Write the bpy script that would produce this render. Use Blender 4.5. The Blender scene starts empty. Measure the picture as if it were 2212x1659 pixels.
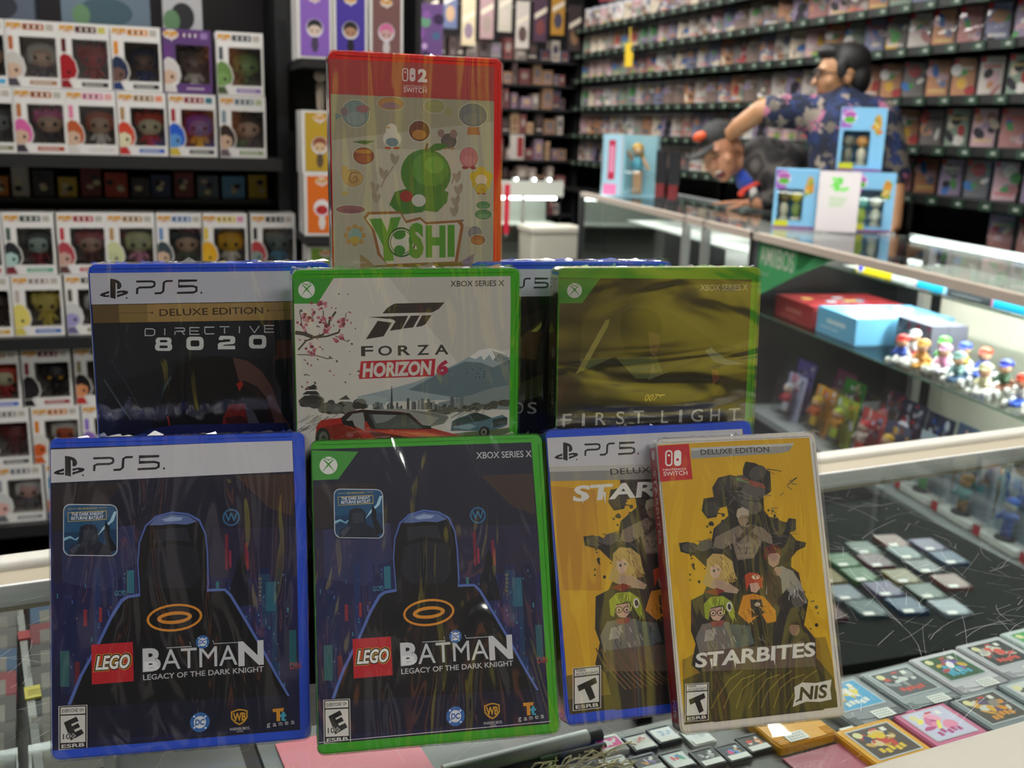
import bpy, math, random
from mathutils import Vector, Matrix
C = bpy.context.scene.collection
SC = bpy.context.scene
rad = math.radians
# ------------------------------------------------------------------ camera
Z0 = 1.0                      # height of the counter tops above the floor
yaw, pitch, roll = rad(18.7), rad(13.8), rad(1.8)
fwd = Vector((math.sin(yaw)*math.cos(pitch), math.cos(yaw)*math.cos(pitch), -math.sin(pitch)))
r0 = Vector((math.cos(yaw), -math.sin(yaw), 0)); u0 = r0.cross(fwd)
rgt = math.cos(roll)*r0 + math.sin(roll)*u0; upv = rgt.cross(fwd)
cd = bpy.data.cameras.new('camera'); cam = bpy.data.objects.new('camera', cd); C.objects.link(cam)
m = Matrix.Identity(4)
for i in range(3): m[i][0], m[i][1], m[i][2] = rgt[i], upv[i], -fwd[i]
m.translation = Vector((0, 0, Z0 + .338)); cam.matrix_world = m
cd.sensor_width = 36; cd.lens = 36*2236/2212; cd.clip_start = .02; cd.clip_end = 60
cd.dof.use_dof = True; cd.dof.focus_distance = .585; cd.dof.aperture_fstop = 12.5; cd.dof.aperture_blades = 0
SC.camera = cam
# ------------------------------------------------------------------ world, exposure
w = bpy.data.worlds.new('world'); SC.world = w; w.use_nodes = True
w.node_tree.nodes['Background'].inputs[0].default_value = (.8, .78, .74, 1)
w.node_tree.nodes['Background'].inputs[1].default_value = .03
SC.view_settings.view_transform = 'Standard'; SC.view_settings.look = 'None'
SC.view_settings.gamma = 1; SC.view_settings.use_curve_mapping = False
SC.view_settings.exposure = 0.0
SC.cycles.transparent_max_bounces = 20; SC.cycles.max_bounces = 8; SC.cycles.sample_clamp_indirect = 6
SC.cycles.caustics_reflective = False; SC.cycles.caustics_refractive = False
LAMP_COL = (1, .98, .95); LAMP_W = 28.5       # ceiling lamps: colour and strength
LED_COL = (.92, 1, .97); LED_W = 16.0        # strips inside the glass counters
# ------------------------------------------------------------------ materials
def lin(h):
    h = h.lstrip('#'); v = [int(h[i:i+2], 16)/255 for i in (0, 2, 4)]
    return tuple((c/12.92 if c <= .04045 else ((c+.055)/1.055)**2.4) for c in v) + (1,)
_m = {}
def M(col, rough=.5, metal=0, spec=.5, emit=0, trans=0):
    k = (col, rough, metal, spec, emit, trans)
    if k in _m: return _m[k]
    mt = bpy.data.materials.new('surface_' + col.lstrip('#')); mt.use_nodes = True
    b = mt.node_tree.nodes['Principled BSDF']; b.inputs['Base Color'].default_value = lin(col)
    b.inputs['Roughness'].default_value = rough; b.inputs['Metallic'].default_value = metal
    b.inputs['Specular IOR Level'].default_value = spec; b.inputs['Transmission Weight'].default_value = trans
    if emit:
        b.inputs['Emission Color'].default_value = lin(col); b.inputs['Emission Strength'].default_value = emit
    _m[k] = mt; return mt
def emitter(name, col, s):
    mt = bpy.data.materials.new(name); mt.use_nodes = True; nt = mt.node_tree; nt.nodes.clear()
    e = nt.nodes.new('ShaderNodeEmission'); o = nt.nodes.new('ShaderNodeOutputMaterial')
    e.inputs[0].default_value = (*col, 1); e.inputs[1].default_value = s; nt.links.new(e.outputs[0], o.inputs[0]); return mt
def sheer(name, tint=(1, 1, 1), k=1.0, c=0.0, rough=.02, bump=0, scale=(1, 1, 1), nscale=30, dist=.001, detail=2, distort=0, rot=(0, 0, 0), gcol=(1, 1, 1)):
    """clear sheet: transparent + fresnel gloss, optionally rippled"""
    mt = bpy.data.materials.new(name); mt.use_nodes = True; nt = mt.node_tree; nt.nodes.clear(); N = nt.nodes.new; L = nt.links.new
    o = N('ShaderNodeOutputMaterial'); mx = N('ShaderNodeMixShader'); tr = N('ShaderNodeBsdfTransparent'); gl = N('ShaderNodeBsdfGlossy'); fr = N('ShaderNodeFresnel'); ma = N('ShaderNodeMath')
    tr.inputs[0].default_value = (*tint, 1); gl.inputs['Color'].default_value = (*gcol, 1); gl.inputs['Roughness'].default_value = rough; fr.inputs[0].default_value = 1.5
    ma.operation = 'MULTIPLY_ADD'; ma.inputs[1].default_value = k; ma.inputs[2].default_value = c; ma.use_clamp = True
    ge = N('ShaderNodeNewGeometry'); io = N('ShaderNodeMath'); io.operation = 'MULTIPLY_ADD'; io.inputs[1].default_value = -.8333; io.inputs[2].default_value = 1.5   # same gloss from either side of a thin sheet
    L(ge.outputs['Backfacing'], io.inputs[0]); L(io.outputs[0], fr.inputs[0]); L(fr.outputs[0], ma.inputs[0]); L(ma.outputs[0], mx.inputs[0]); L(tr.outputs[0], mx.inputs[1]); L(gl.outputs[0], mx.inputs[2]); L(mx.outputs[0], o.inputs[0])
    if bump:
        tc = N('ShaderNodeTexCoord'); mp = N('ShaderNodeMapping'); no = N('ShaderNodeTexNoise'); bp = N('ShaderNodeBump')
        mp.inputs['Scale'].default_value = scale; mp.inputs['Rotation'].default_value = rot
        no.inputs['Scale'].default_value = nscale; no.inputs['Detail'].default_value = detail; no.inputs['Distortion'].default_value = distort
        bp.inputs['Strength'].default_value = bump; bp.inputs['Distance'].default_value = dist
        L(tc.outputs['Object'], mp.inputs[0]); L(mp.outputs[0], no.inputs[0]); L(no.outputs[0], bp.inputs['Height'])
        L(bp.outputs[0], gl.inputs['Normal'])
    return mt
def patterned(name, stops, scale=8, kind='noise', rough=.8, vscale=(1, 1, 1), detail=4, bump=0):
    mt = bpy.data.materials.new(name); mt.use_nodes = True; nt = mt.node_tree; N = nt.nodes.new; L = nt.links.new
    b = nt.nodes['Principled BSDF']; b.inputs['Roughness'].default_value = rough
    tc = N('ShaderNodeTexCoord'); mp = N('ShaderNodeMapping'); mp.inputs['Scale'].default_value = vscale; L(tc.outputs['Object'], mp.inputs[0])
    rp = N('ShaderNodeValToRGB'); rp.color_ramp.interpolation = 'CONSTANT' if kind == 'voronoi' else 'LINEAR'
    while len(rp.color_ramp.elements) > 1: rp.color_ramp.elements.remove(rp.color_ramp.elements[-1])
    for i, (p, c) in enumerate(stops):
        e = rp.color_ramp.elements[0] if i == 0 else rp.color_ramp.elements.new(p); e.position = p; e.color = lin(c)
    if kind == 'noise':
        t = N('ShaderNodeTexNoise'); t.inputs['Scale'].default_value = scale; t.inputs['Detail'].default_value = detail; L(mp.outputs[0], t.inputs[0]); L(t.outputs[0], rp.inputs[0])
        if bump:
            bp = N('ShaderNodeBump'); bp.inputs['Strength'].default_value = bump; L(t.outputs[0], bp.inputs['Height']); L(bp.outputs[0], b.inputs['Normal'])
    elif kind == 'voronoi':
        n0 = N('ShaderNodeTexNoise'); n0.inputs['Scale'].default_value = scale*1.3; L(mp.outputs[0], n0.inputs[0])
        mxx = N('ShaderNodeVectorMath'); mxx.operation = 'MULTIPLY_ADD'; mxx.inputs[1].default_value = (.09, .09, .09); L(n0.outputs['Color'], mxx.inputs[0]); L(mp.outputs[0], mxx.inputs[2])
        t = N('ShaderNodeTexVoronoi'); t.inputs['Scale'].default_value = scale; L(mxx.outputs[0], t.inputs[0])
        sx = N('ShaderNodeSeparateColor'); L(t.outputs['Color'], sx.inputs[0]); L(sx.outputs[0], rp.inputs[0])
    elif kind == 'check':
        sp = N('ShaderNodeSeparateXYZ'); L(mp.outputs[0], sp.inputs[0]); a = None
        for k in (0, 1, 2):
            s1 = N('ShaderNodeMath'); s1.operation = 'SINE'; mu = N('ShaderNodeMath'); mu.operation = 'MULTIPLY'; mu.inputs[1].default_value = scale; L(sp.outputs[k], mu.inputs[0]); L(mu.outputs[0], s1.inputs[0])
            if a is None: a = s1
            else:
                ad = N('ShaderNodeMath'); ad.operation = 'ADD'; L(a.outputs[0], ad.inputs[0]); L(s1.outputs[0], ad.inputs[1]); a = ad
        mr = N('ShaderNodeMapRange'); mr.inputs[1].default_value = -3; mr.inputs[2].default_value = 3; L(a.outputs[0], mr.inputs[0]); L(mr.outputs[0], rp.inputs[0])
    L(rp.outputs[0], b.inputs['Base Color']); return mt
# ------------------------------------------------------------------ mesh builder
def sm(v, n=6): return round(v, n)
class MB:
    def __init__(s): s.v = []; s.f = []; s.mi = []; s.mats = []; s.sm = []
    def mat(s, m):
        if isinstance(m, str): m = M(m)
        if m not in s.mats: s.mats.append(m)
        return s.mats.index(m)
    def add(s, vs, fs, m, smooth=False):
        b = len(s.v); s.v += [tuple(v) for v in vs]; k = s.mat(m)
        for f in fs: s.f.append([b+i for i in f]); s.mi.append(k); s.sm.append(smooth)
    def box(s, x0, x1, y0, y1, z0, z1, m):
        s.add([(x0,y0,z0),(x1,y0,z0),(x1,y1,z0),(x0,y1,z0),(x0,y0,z1),(x1,y0,z1),(x1,y1,z1),(x0,y1,z1)],
              [(3,2,1,0),(4,5,6,7),(0,1,5,4),(1,2,6,5),(2,3,7,6),(3,0,4,7)], m)
    def prism(s, pts, f, a, b, m, smooth=False):       # polygon pts (u,v), f(u,v,w) -> xyz, extruded from w=a to w=b
        n = len(pts); vs = [f(u, v, a) for u, v in pts] + [f(u, v, b) for u, v in pts]
        s.add(vs, [tuple(range(n-1, -1, -1)), tuple(range(n, 2*n))], m)
        s.add(vs, [(i, (i+1) % n, n+(i+1) % n, n+i) for i in range(n)], m, smooth)
    def ell(s, c, r, m, seg=14, rings=9, M3=None):
        if not isinstance(r, (tuple, list)): r = (r, r, r)
        vs = []; fs = []
        P = lambda x, y, z: Vector(c) + (M3 @ Vector((x*r[0], y*r[1], z*r[2])) if M3 else Vector((x*r[0], y*r[1], z*r[2])))
        vs.append(P(0, 0, 1))
        for i in range(1, rings):
            t = math.pi*i/rings
            for j in range(seg):
                p = 2*math.pi*j/seg; vs.append(P(math.sin(t)*math.cos(p), math.sin(t)*math.sin(p), math.cos(t)))
        vs.append(P(0, 0, -1)); e = len(vs)-1
        for j in range(seg): fs.append((0, 1+j, 1+(j+1) % seg)); fs.append((e, e-seg+(j+1) % seg, e-seg+j))
        for i in range(rings-2):
            for j in range(seg):
                a = 1+i*seg; fs.append((a+j, a+seg+j, a+seg+(j+1) % seg, a+(j+1) % seg))
        s.add(vs, fs, m, True)
    def cone(s, a, b, ra, rb, m, seg=12, caps=True):
        a = Vector(a); b = Vector(b); d = b-a
        if d.length < 1e-9: return
        d.normalize(); x = d.orthogonal().normalized(); y = d.cross(x); vs = []
        for p, r in ((a, ra), (b, rb)):
            for j in range(seg):
                t = 2*math.pi*j/seg; vs.append(p + x*(r*math.cos(t)) + y*(r*math.sin(t)))
        s.add(vs, [(j, (j+1) % seg, seg+(j+1) % seg, seg+j) for j in range(seg)], m, True)
        if caps: s.add(vs, [tuple(range(seg-1, -1, -1)), tuple(range(seg, 2*seg))], m)
    def limb(s, pts, m, seg=12):                     # [(p, r)...] tapered rounded chain
        for i, (p, r) in enumerate(pts):
            s.ell(p, r, m, seg, 8)
            if i: s.cone(pts[i-1][0], p, pts[i-1][1], r, m, seg)
    def tube(s, pts, r, m, seg=8):
        for i in range(1, len(pts)): s.cone(pts[i-1], pts[i], r, r, m, seg)
    def build(s, name, parent=None, loc=None, rot=None):
        me = bpy.data.meshes.new(name); me.from_pydata(s.v, [], s.f)
        for mt in s.mats: me.materials.append(mt)
        me.polygons.foreach_set('material_index', s.mi); me.polygons.foreach_set('use_smooth', s.sm); me.update()
        o = bpy.data.objects.new(name, me); C.objects.link(o)
        if parent: o.parent = parent
        if loc: o.location = loc
        if rot: o.rotation_euler = rot
        return o
def tag(o, label, cat, group=None, kind=None):
    o['label'] = label; o['category'] = cat
    if group: o['group'] = group
    if kind: o['kind'] = kind
    return o
def thing(name, label, cat, loc=(0, 0, 0), rot=(0, 0, 0), group=None):
    o = bpy.data.objects.new(name, None); C.objects.link(o); o.empty_display_size = .02
    o.location = loc; o.rotation_euler = rot; return tag(o, label, cat, group)
def struct(o): o['kind'] = 'structure'; return o
def dup(o, loc, rot, label, parent=None):
    c = o.copy(); C.objects.link(c)
    if parent: c.parent = parent
    else:
        c.location = loc; c.rotation_euler = rot
        if label: c['label'] = label
    for ch in list(o.children): dup(ch, None, None, None, c)
    return c
# ------------------------------------------------------------------ flat print
_txt = {}
def glyphs(s, bold=0, shear=0):
    k = (s, bold, shear)
    if k in _txt: return _txt[k]
    cu = bpy.data.curves.new('lettering', 'FONT'); cu.body = s; cu.offset = bold; cu.shear = shear; cu.resolution_u = 3; cu.fill_mode = 'FRONT'
    ob = bpy.data.objects.new('lettering', cu); C.objects.link(ob)
    dg = bpy.context.evaluated_depsgraph_get(); me = bpy.data.meshes.new_from_object(ob.evaluated_get(dg))
    vs = [(v.co.x, v.co.y) for v in me.vertices]; fs = [tuple(p.vertices) for p in me.polygons]
    bpy.data.objects.remove(ob); bpy.data.curves.remove(cu); bpy.data.meshes.remove(me)
    x0 = min(v[0] for v in vs); x1 = max(v[0] for v in vs); y0 = min(v[1] for v in vs); y1 = max(v[1] for v in vs)
    _txt[k] = ([((x-x0)/max(x1-x0, 1e-6), (y1-y)/max(y1-y0, 1e-6)) for x, y in vs], fs); return _txt[k]
def trim(P, win):
    for ax, lim, sg in ((0, win[0], 1), (0, win[2], -1), (1, win[1], 1), (1, win[3], -1)):
        Q = []
        for i, p in enumerate(P):
            q = P[i-1]; dp, dq = sg*(p[ax]-lim), sg*(q[ax]-lim)
            if (dp >= 0) != (dq >= 0): t = dq/(dq-dp); Q.append((q[0]+(p[0]-q[0])*t, q[1]+(p[1]-q[1])*t))
            if dp >= 0: Q.append(p)
        P = Q
        if len(P) < 3: return []
    return P
class Print(MB):
    """flat printing; f(u, v, lift) maps print millimetres (origin top left, v down) to local metres"""
    def __init__(s, f, step=.008, rough=.45): MB.__init__(s); s.g = f; s.l = 0; s.step = step; s.rough = rough; s.tf = (1, 0, 0); s.win = None; s.ink = []
    def over(s, pts):              # lay each print just above what it overlaps
        a, bx, by = s.tf; X = [a*u+bx for u, v in pts]; Y = [a*v+by for u, v in pts]; b = (min(X), min(Y), max(X), max(Y)); n = 0
        for q, k in s.ink:
            if k >= n and q[0] < b[2] and b[0] < q[2] and q[1] < b[3] and b[1] < q[3]: n = k+1
        s.ink.append((b, n)); s.l = (n+1)*s.step
    def pm(s, c): return M(c, s.rough, 0, .3)
    def q(s, u, v): a, b, c = s.tf; return s.g(a*u+b, a*v+c, s.l)
    def poly(s, col, pts):
        s.over(pts)
        if s.win:
            a, bx, by = s.tf; pts = trim([(a*u+bx, a*v+by) for u, v in pts], s.win)
            if len(pts) < 3: return
            vs = [s.g(u, v, s.l) for u, v in pts]
        else: vs = [s.q(*p) for p in pts]
        n = len(pts)
        s.add(vs, [tuple(range(n))], s.pm(col))
    def rect(s, col, x0, y0, x1, y1): s.poly(col, [(x0, y0), (x1, y0), (x1, y1), (x0, y1)])
    def oval(s, col, x, y, rx, ry, rot=0, n=24):
        c, sn = math.cos(rad(rot)), math.sin(rad(rot)); P = []
        for i in range(n):
            t = 2*math.pi*i/n; a, b = rx*math.cos(t), ry*math.sin(t); P.append((x+a*c-b*sn, y+a*sn+b*c))
        s.poly(col, P)
    def line(s, col, wd, pts):
        s.over([(x-wd, y-wd) for x, y in pts]+[(x+wd, y+wd) for x, y in pts]); n = len(pts); L = []; R = []
        for i, (x, y) in enumerate(pts):
            a = pts[max(i-1, 0)]; b = pts[min(i+1, n-1)]; dx, dy = b[0]-a[0], b[1]-a[1]; d = math.hypot(dx, dy) or 1
            k = 1
            if 0 < i < n-1:
                e1 = Vector((x-a[0], y-a[1])).normalized(); e2 = Vector((b[0]-x, b[1]-y)).normalized(); k = min(1/max(math.sqrt(max((1+e1.dot(e2))/2, 0)), .5), 1.6)
            nx, ny = -dy/d*wd/2*k, dx/d*wd/2*k; L.append((x+nx, y+ny)); R.append((x-nx, y-ny))
        vs = [s.q(*p) for p in L] + [s.q(*p) for p in R]
        s.add(vs, [(i, i+1, n+i+1, n+i) for i in range(n-1)], s.pm(col))
    def text(s, t, col, x, y, w_, h_, bold=0, shear=0):
        s.over([(x, y), (x+w_, y+h_)]); vs, fs = glyphs(t, bold, shear); s.add([s.q(x+a*w_, y+b*h_) for a, b in vs], fs, s.pm(col))
    def run(s, key):
        for c in ART[key]:
            if c[0] == 'P': s.poly(c[1], c[2])
            elif c[0] == 'E': s.oval(*c[1:])
            elif c[0] == 'S': s.line(*c[1:])
            elif c[0] == 'T': s.text(*c[1:])
            elif c[0] == 'U':
                o = s.tf; s.tf = (c[2], c[3], c[4]); s.run(c[1]); s.tf = o
def rrect(x0, y0, x1, y1, r, n=4):
    P = []
    for cx, cy, t in ((x1-r, y1-r, 0), (x0+r, y1-r, 90), (x0+r, y0+r, 180), (x1-r, y0+r, 270)):
        for k in range(n+1): a = rad(t+90*k/n); P.append((cx+r*math.cos(a), cy+r*math.sin(a)))
    return P
# printed artwork of the covers, in millimetres from the top left of each cover
ART={
 'caped':[('P','#191a2c',[(0.1,4.7),(128.3,4.6),(131.5,165.5),(0.3,168)]),
('P','#23203a',[(-0.1,50),(129.3,53),(130.3,114.3),(0.2,110.9)]),
('P','#1c1d48',[(0,76.6),(129.7,80.7),(130.9,137.4),(0.3,134.2)]),
('P','#16183c',[(0.2,118.7),(130.3,122.4),(131.2,164),(0.4,165.3)]),
('P','#2a2226',[(0.2,24.6),(37.9,24.8),(19.6,46.7),(0,50)]),
('P','#3a2a26',[(96.9,23.2),(128.1,23.2),(128.2,47.2),(114.7,41.9)]),
('P','#2b2f55',[(5.9,50.4),(43.1,48.1),(44,68.3),(27.9,82.9),(5.7,77)]),
('P','#1a2552',[(29.5,70.4),(34,70.4),(33.8,93),(29.3,92.7)]),
('P','#4b6a9a',[(30,78.4),(30.6,78.4),(30.6,79.4),(30,79.4)]),
('P','#2f5a78',[(32.3,84.8),(32.8,84.8),(32.8,85.8),(32.3,85.8)]),
('P','#5a4a6a',[(31.9,75.7),(32.5,75.7),(32.5,76.8),(31.9,76.7)]),
('P','#3a80a0',[(31.3,76.5),(31.8,76.5),(31.8,77.6),(31.3,77.5)]),
('P','#20305e',[(21.9,70),(25.4,70),(25.1,120.1),(21.6,119.8)]),
('P','#4b6a9a',[(23.9,100),(24.4,100),(24.4,101),(23.9,101)]),
('P','#2f5a78',[(24,78.6),(24.5,78.6),(24.5,79.6),(24,79.6)]),
('P','#5a4a6a',[(22.8,93.6),(23.4,93.6),(23.4,94.7),(22.8,94.6)]),
('P','#3a80a0',[(23.7,101.6),(24.2,101.6),(24.2,102.7),(23.7,102.6)]),
('P','#14204a',[(108.4,75),(114.3,75.1),(114,117.3),(108.1,116.9)]),
('P','#4b6a9a',[(110.6,82.1),(111.1,82.1),(111.1,83.2),(110.6,83.1)]),
('P','#2f5a78',[(110.5,79.5),(111,79.5),(111,80.6),(110.5,80.5)]),
('P','#5a4a6a',[(111.9,102.4),(112.5,102.4),(112.5,103.5),(111.9,103.4)]),
('P','#3a80a0',[(110.7,85.7),(111.2,85.7),(111.2,86.8),(110.7,86.7)]),
('P','#1d3a5c',[(111.9,89.8),(119.4,89.8),(119.1,138.8),(111.6,138.1)]),
('P','#4b6a9a',[(114.5,105.7),(115.1,105.7),(115.1,106.8),(114.5,106.7)]),
('P','#2f5a78',[(114.9,106.3),(115.5,106.3),(115.5,107.4),(114.9,107.3)]),
('P','#5a4a6a',[(113,101.9),(113.6,101.9),(113.6,103),(113,102.9)]),
('P','#3a80a0',[(116,93.2),(116.5,93.2),(116.5,94.3),(116,94.3)]),
('P','#262a58',[(6.9,84),(10.7,84.1),(10.4,120),(6.6,119.7)]),
('P','#4b6a9a',[(8.3,94.4),(8.8,94.4),(8.8,95.4),(8.3,95.4)]),
('P','#2f5a78',[(9.5,90.8),(10.1,90.8),(10.1,91.8),(9.5,91.8)]),
('P','#5a4a6a',[(8.2,90.8),(8.7,90.8),(8.7,91.9),(8.2,91.8)]),
('P','#3a80a0',[(8.7,92.7),(9.2,92.7),(9.2,93.8),(8.7,93.7)]),
('P','#1a2552',[(91.7,80.9),(97.2,80.9),(96.9,131.5),(91.4,131)]),
('P','#4b6a9a',[(92.5,84.8),(93,84.8),(93,85.9),(92.4,85.8)]),
('P','#2f5a78',[(92.7,109.5),(93.3,109.5),(93.3,110.6),(92.7,110.6)]),
('P','#5a4a6a',[(94.1,91.1),(94.7,91.1),(94.7,92.2),(94.1,92.1)]),
('P','#3a80a0',[(93.2,88.9),(93.7,88.9),(93.7,90),(93.2,90)]),
('P','#14204a',[(6.5,86),(13.5,86.1),(13.1,137.2),(6.1,136.6)]),
('P','#4b6a9a',[(9.7,122),(10.3,122),(10.3,123),(9.7,123)]),
('P','#2f5a78',[(6.9,98),(7.4,98),(7.4,99),(6.9,99)]),
('P','#5a4a6a',[(10.8,115.5),(11.3,115.5),(11.3,116.5),(10.7,116.5)]),
('P','#3a80a0',[(8.4,121.3),(8.9,121.3),(8.9,122.3),(8.4,122.3)]),
('P','#262a58',[(100.5,80.7),(104.1,80.7),(103.9,114.4),(100.3,114.1)]),
('P','#4b6a9a',[(101.2,91.4),(101.8,91.4),(101.8,92.4),(101.2,92.4)]),
('P','#2f5a78',[(103,90.3),(103.5,90.3),(103.5,91.4),(103,91.3)]),
('P','#5a4a6a',[(101,83.5),(101.6,83.5),(101.6,84.5),(101,84.5)]),
('P','#3a80a0',[(101.2,100.8),(101.8,100.8),(101.8,101.8),(101.2,101.8)]),
('P','#1a2552',[(36,70.7),(43.6,70.7),(43.4,103.2),(35.8,102.6)]),
('P','#4b6a9a',[(37.3,73.7),(37.9,73.8),(37.9,74.8),(37.3,74.8)]),
('P','#2f5a78',[(36.6,76.2),(37.2,76.2),(37.2,77.2),(36.6,77.2)]),
('P','#5a4a6a',[(39.5,75.9),(40,75.9),(40,77),(39.5,76.9)]),
('P','#3a80a0',[(36.5,83.4),(37.1,83.4),(37,84.4),(36.5,84.4)]),
('P','#20305e',[(30.9,96.5),(33.9,96.5),(33.6,132.5),(30.6,132.2)]),
('P','#4b6a9a',[(32.6,108.6),(33.1,108.6),(33.1,109.6),(32.6,109.6)]),
('P','#2f5a78',[(33,110.3),(33.5,110.3),(33.5,111.3),(33,111.3)]),
('P','#5a4a6a',[(31.6,108.5),(32.2,108.5),(32.2,109.6),(31.6,109.5)]),
('P','#3a80a0',[(31.3,108.8),(31.8,108.8),(31.8,109.8),(31.3,109.8)]),
('P','#14204a',[(30.8,93.4),(37.6,93.4),(37.4,128.5),(30.6,128)]),
('P','#4b6a9a',[(31.3,101.2),(31.9,101.2),(31.9,102.3),(31.3,102.2)]),
('P','#2f5a78',[(32.2,100.2),(32.7,100.2),(32.7,101.2),(32.2,101.2)]),
('P','#5a4a6a',[(32,116.2),(32.6,116.2),(32.6,117.3),(32,117.2)]),
('P','#3a80a0',[(31.8,96.3),(32.3,96.4),(32.3,97.4),(31.8,97.4)]),
('P','#1d3a5c',[(114.3,89.7),(122.4,89.8),(122.2,122.4),(114.1,121.8)]),
('P','#4b6a9a',[(119,106.5),(119.6,106.5),(119.6,107.5),(119,107.5)]),
('P','#2f5a78',[(118.5,108.5),(119.1,108.5),(119,109.5),(118.5,109.5)]),
('P','#5a4a6a',[(117.1,93.7),(117.7,93.7),(117.7,94.8),(117.1,94.8)]),
('P','#3a80a0',[(115.7,111.2),(116.2,111.2),(116.2,112.2),(115.7,112.2)]),
('P','#262a58',[(110.7,100.2),(115.1,100.2),(114.8,141.9),(110.4,141.5)]),
('P','#4b6a9a',[(113.1,120.7),(113.7,120.7),(113.7,121.8),(113.1,121.7)]),
('P','#2f5a78',[(113.2,117.4),(113.7,117.4),(113.7,118.5),(113.2,118.4)]),
('P','#5a4a6a',[(112.7,121.9),(113.3,121.9),(113.3,123),(112.7,123)]),
('P','#3a80a0',[(111.7,128.7),(112.2,128.7),(112.2,129.8),(111.7,129.7)]),
('P','#12183a',[(118,75.3),(126,75.3),(125.6,128.6),(117.7,127.9)]),
('P','#4b6a9a',[(121.6,78.9),(122.2,78.9),(122.2,80),(121.6,79.9)]),
('P','#2f5a78',[(122.7,82),(123.3,82),(123.3,83.1),(122.7,83.1)]),
('P','#5a4a6a',[(122.9,102),(123.5,102),(123.5,103),(122.9,103)]),
('P','#3a80a0',[(118.7,83.2),(119.2,83.2),(119.2,84.3),(118.7,84.3)]),
('P','#14204a',[(91.5,98.9),(95.2,98.9),(95.1,116.4),(91.4,116.1)]),
('P','#4b6a9a',[(94,100.9),(94.5,100.9),(94.5,102),(94,102)]),
('P','#2f5a78',[(93.9,102.2),(94.4,102.2),(94.4,103.2),(93.9,103.2)]),
('P','#5a4a6a',[(93.7,110.2),(94.2,110.2),(94.2,111.3),(93.7,111.2)]),
('P','#3a80a0',[(93.8,107.4),(94.4,107.4),(94.4,108.5),(93.8,108.4)]),
('P','#1d3a5c',[(108.2,78.5),(114.4,78.5),(114.2,108.2),(108,107.8)]),
('P','#4b6a9a',[(111.9,96.3),(112.4,96.3),(112.4,97.4),(111.9,97.4)]),
('P','#2f5a78',[(110.3,91.1),(110.9,91.1),(110.9,92.2),(110.3,92.2)]),
('P','#5a4a6a',[(108.7,80.9),(109.3,80.9),(109.3,82),(108.7,81.9)]),
('P','#3a80a0',[(110.8,90.4),(111.3,90.4),(111.3,91.5),(110.8,91.4)]),
('P','#262a58',[(106.4,90.4),(109.6,90.5),(109.4,121.2),(106.2,120.9)]),
('P','#4b6a9a',[(108.2,103.5),(108.8,103.5),(108.8,104.5),(108.2,104.5)]),
('P','#2f5a78',[(106.7,110.1),(107.3,110.1),(107.3,111.1),(106.7,111.1)]),
('P','#5a4a6a',[(108.4,94.1),(109,94.1),(108.9,95.2),(108.4,95.2)]),
('P','#3a80a0',[(107.8,100.4),(108.4,100.4),(108.4,101.5),(107.8,101.4)]),
('P','#12183a',[(96.7,81),(100.5,81),(100.3,116.2),(96.5,115.9)]),
('P','#4b6a9a',[(99.3,85.2),(99.9,85.2),(99.9,86.2),(99.3,86.2)]),
('P','#2f5a78',[(97.3,97.9),(97.9,97.9),(97.9,99),(97.3,98.9)]),
('P','#5a4a6a',[(99.1,95.4),(99.6,95.4),(99.6,96.4),(99.1,96.4)]),
('P','#3a80a0',[(98,103.7),(98.6,103.7),(98.6,104.8),(98,104.8)]),
('P','#1a2552',[(95.4,73.6),(102.8,73.6),(102.6,98.4),(95.3,97.9)]),
('P','#4b6a9a',[(97.1,89.7),(97.7,89.7),(97.7,90.7),(97.1,90.7)]),
('P','#2f5a78',[(97.6,89.1),(98.2,89.1),(98.2,90.1),(97.6,90.1)]),
('P','#5a4a6a',[(96.5,90.3),(97.1,90.3),(97.1,91.3),(96.5,91.3)]),
('P','#3a80a0',[(96.6,77.9),(97.2,77.9),(97.2,79),(96.6,79)]),
('P','#5a3a6a',[(112.1,122),(112.5,122),(112.5,123.5),(112.1,123.5)]),
('P','#4a5a9a',[(10.4,87),(11.1,87),(11.1,88.7),(10.4,88.6)]),
('P','#3a6a8a',[(94.7,137),(95.3,137),(95.2,139.6),(94.6,139.6)]),
('P','#2f7a8a',[(113.3,107.6),(114.1,107.6),(114.1,109.1),(113.3,109)]),
('P','#7a4a3a',[(107.5,126.2),(108.1,126.2),(108.1,128.1),(107.4,128.1)]),
('P','#4a5a9a',[(18,118),(18.4,118),(18.4,120.5),(17.9,120.5)]),
('P','#3a6a8a',[(17.3,78.1),(17.7,78.1),(17.7,81),(17.3,81)]),
('P','#5a3a6a',[(22.3,126),(22.8,126),(22.8,128.2),(22.3,128.2)]),
('P','#7a4a3a',[(12.5,96.3),(13.2,96.3),(13.2,97.4),(12.5,97.3)]),
('P','#3a6a8a',[(37.5,76),(37.8,76),(37.8,79.3),(37.5,79.3)]),
('P','#5a3a6a',[(102.7,126.6),(103.4,126.7),(103.3,130.1),(102.7,130.1)]),
('P','#2f7a8a',[(20.2,107.4),(20.7,107.4),(20.7,109.6),(20.1,109.6)]),
('P','#7a4a3a',[(116.4,125.3),(117.2,125.3),(117.2,126.3),(116.4,126.2)]),
('P','#5a3a6a',[(103,97),(103.8,97),(103.8,98.8),(103,98.8)]),
('P','#4a5a9a',[(28.9,93.1),(29.5,93.1),(29.5,96.6),(28.9,96.5)]),
('P','#3a6a8a',[(111.6,103.4),(112.1,103.4),(112.1,106.5),(111.6,106.4)]),
('P','#2f7a8a',[(3,83),(3.6,83),(3.5,85.5),(3,85.5)]),
('P','#4a5a9a',[(118.1,117.3),(118.5,117.3),(118.5,118.1),(118.1,118)]),
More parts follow.
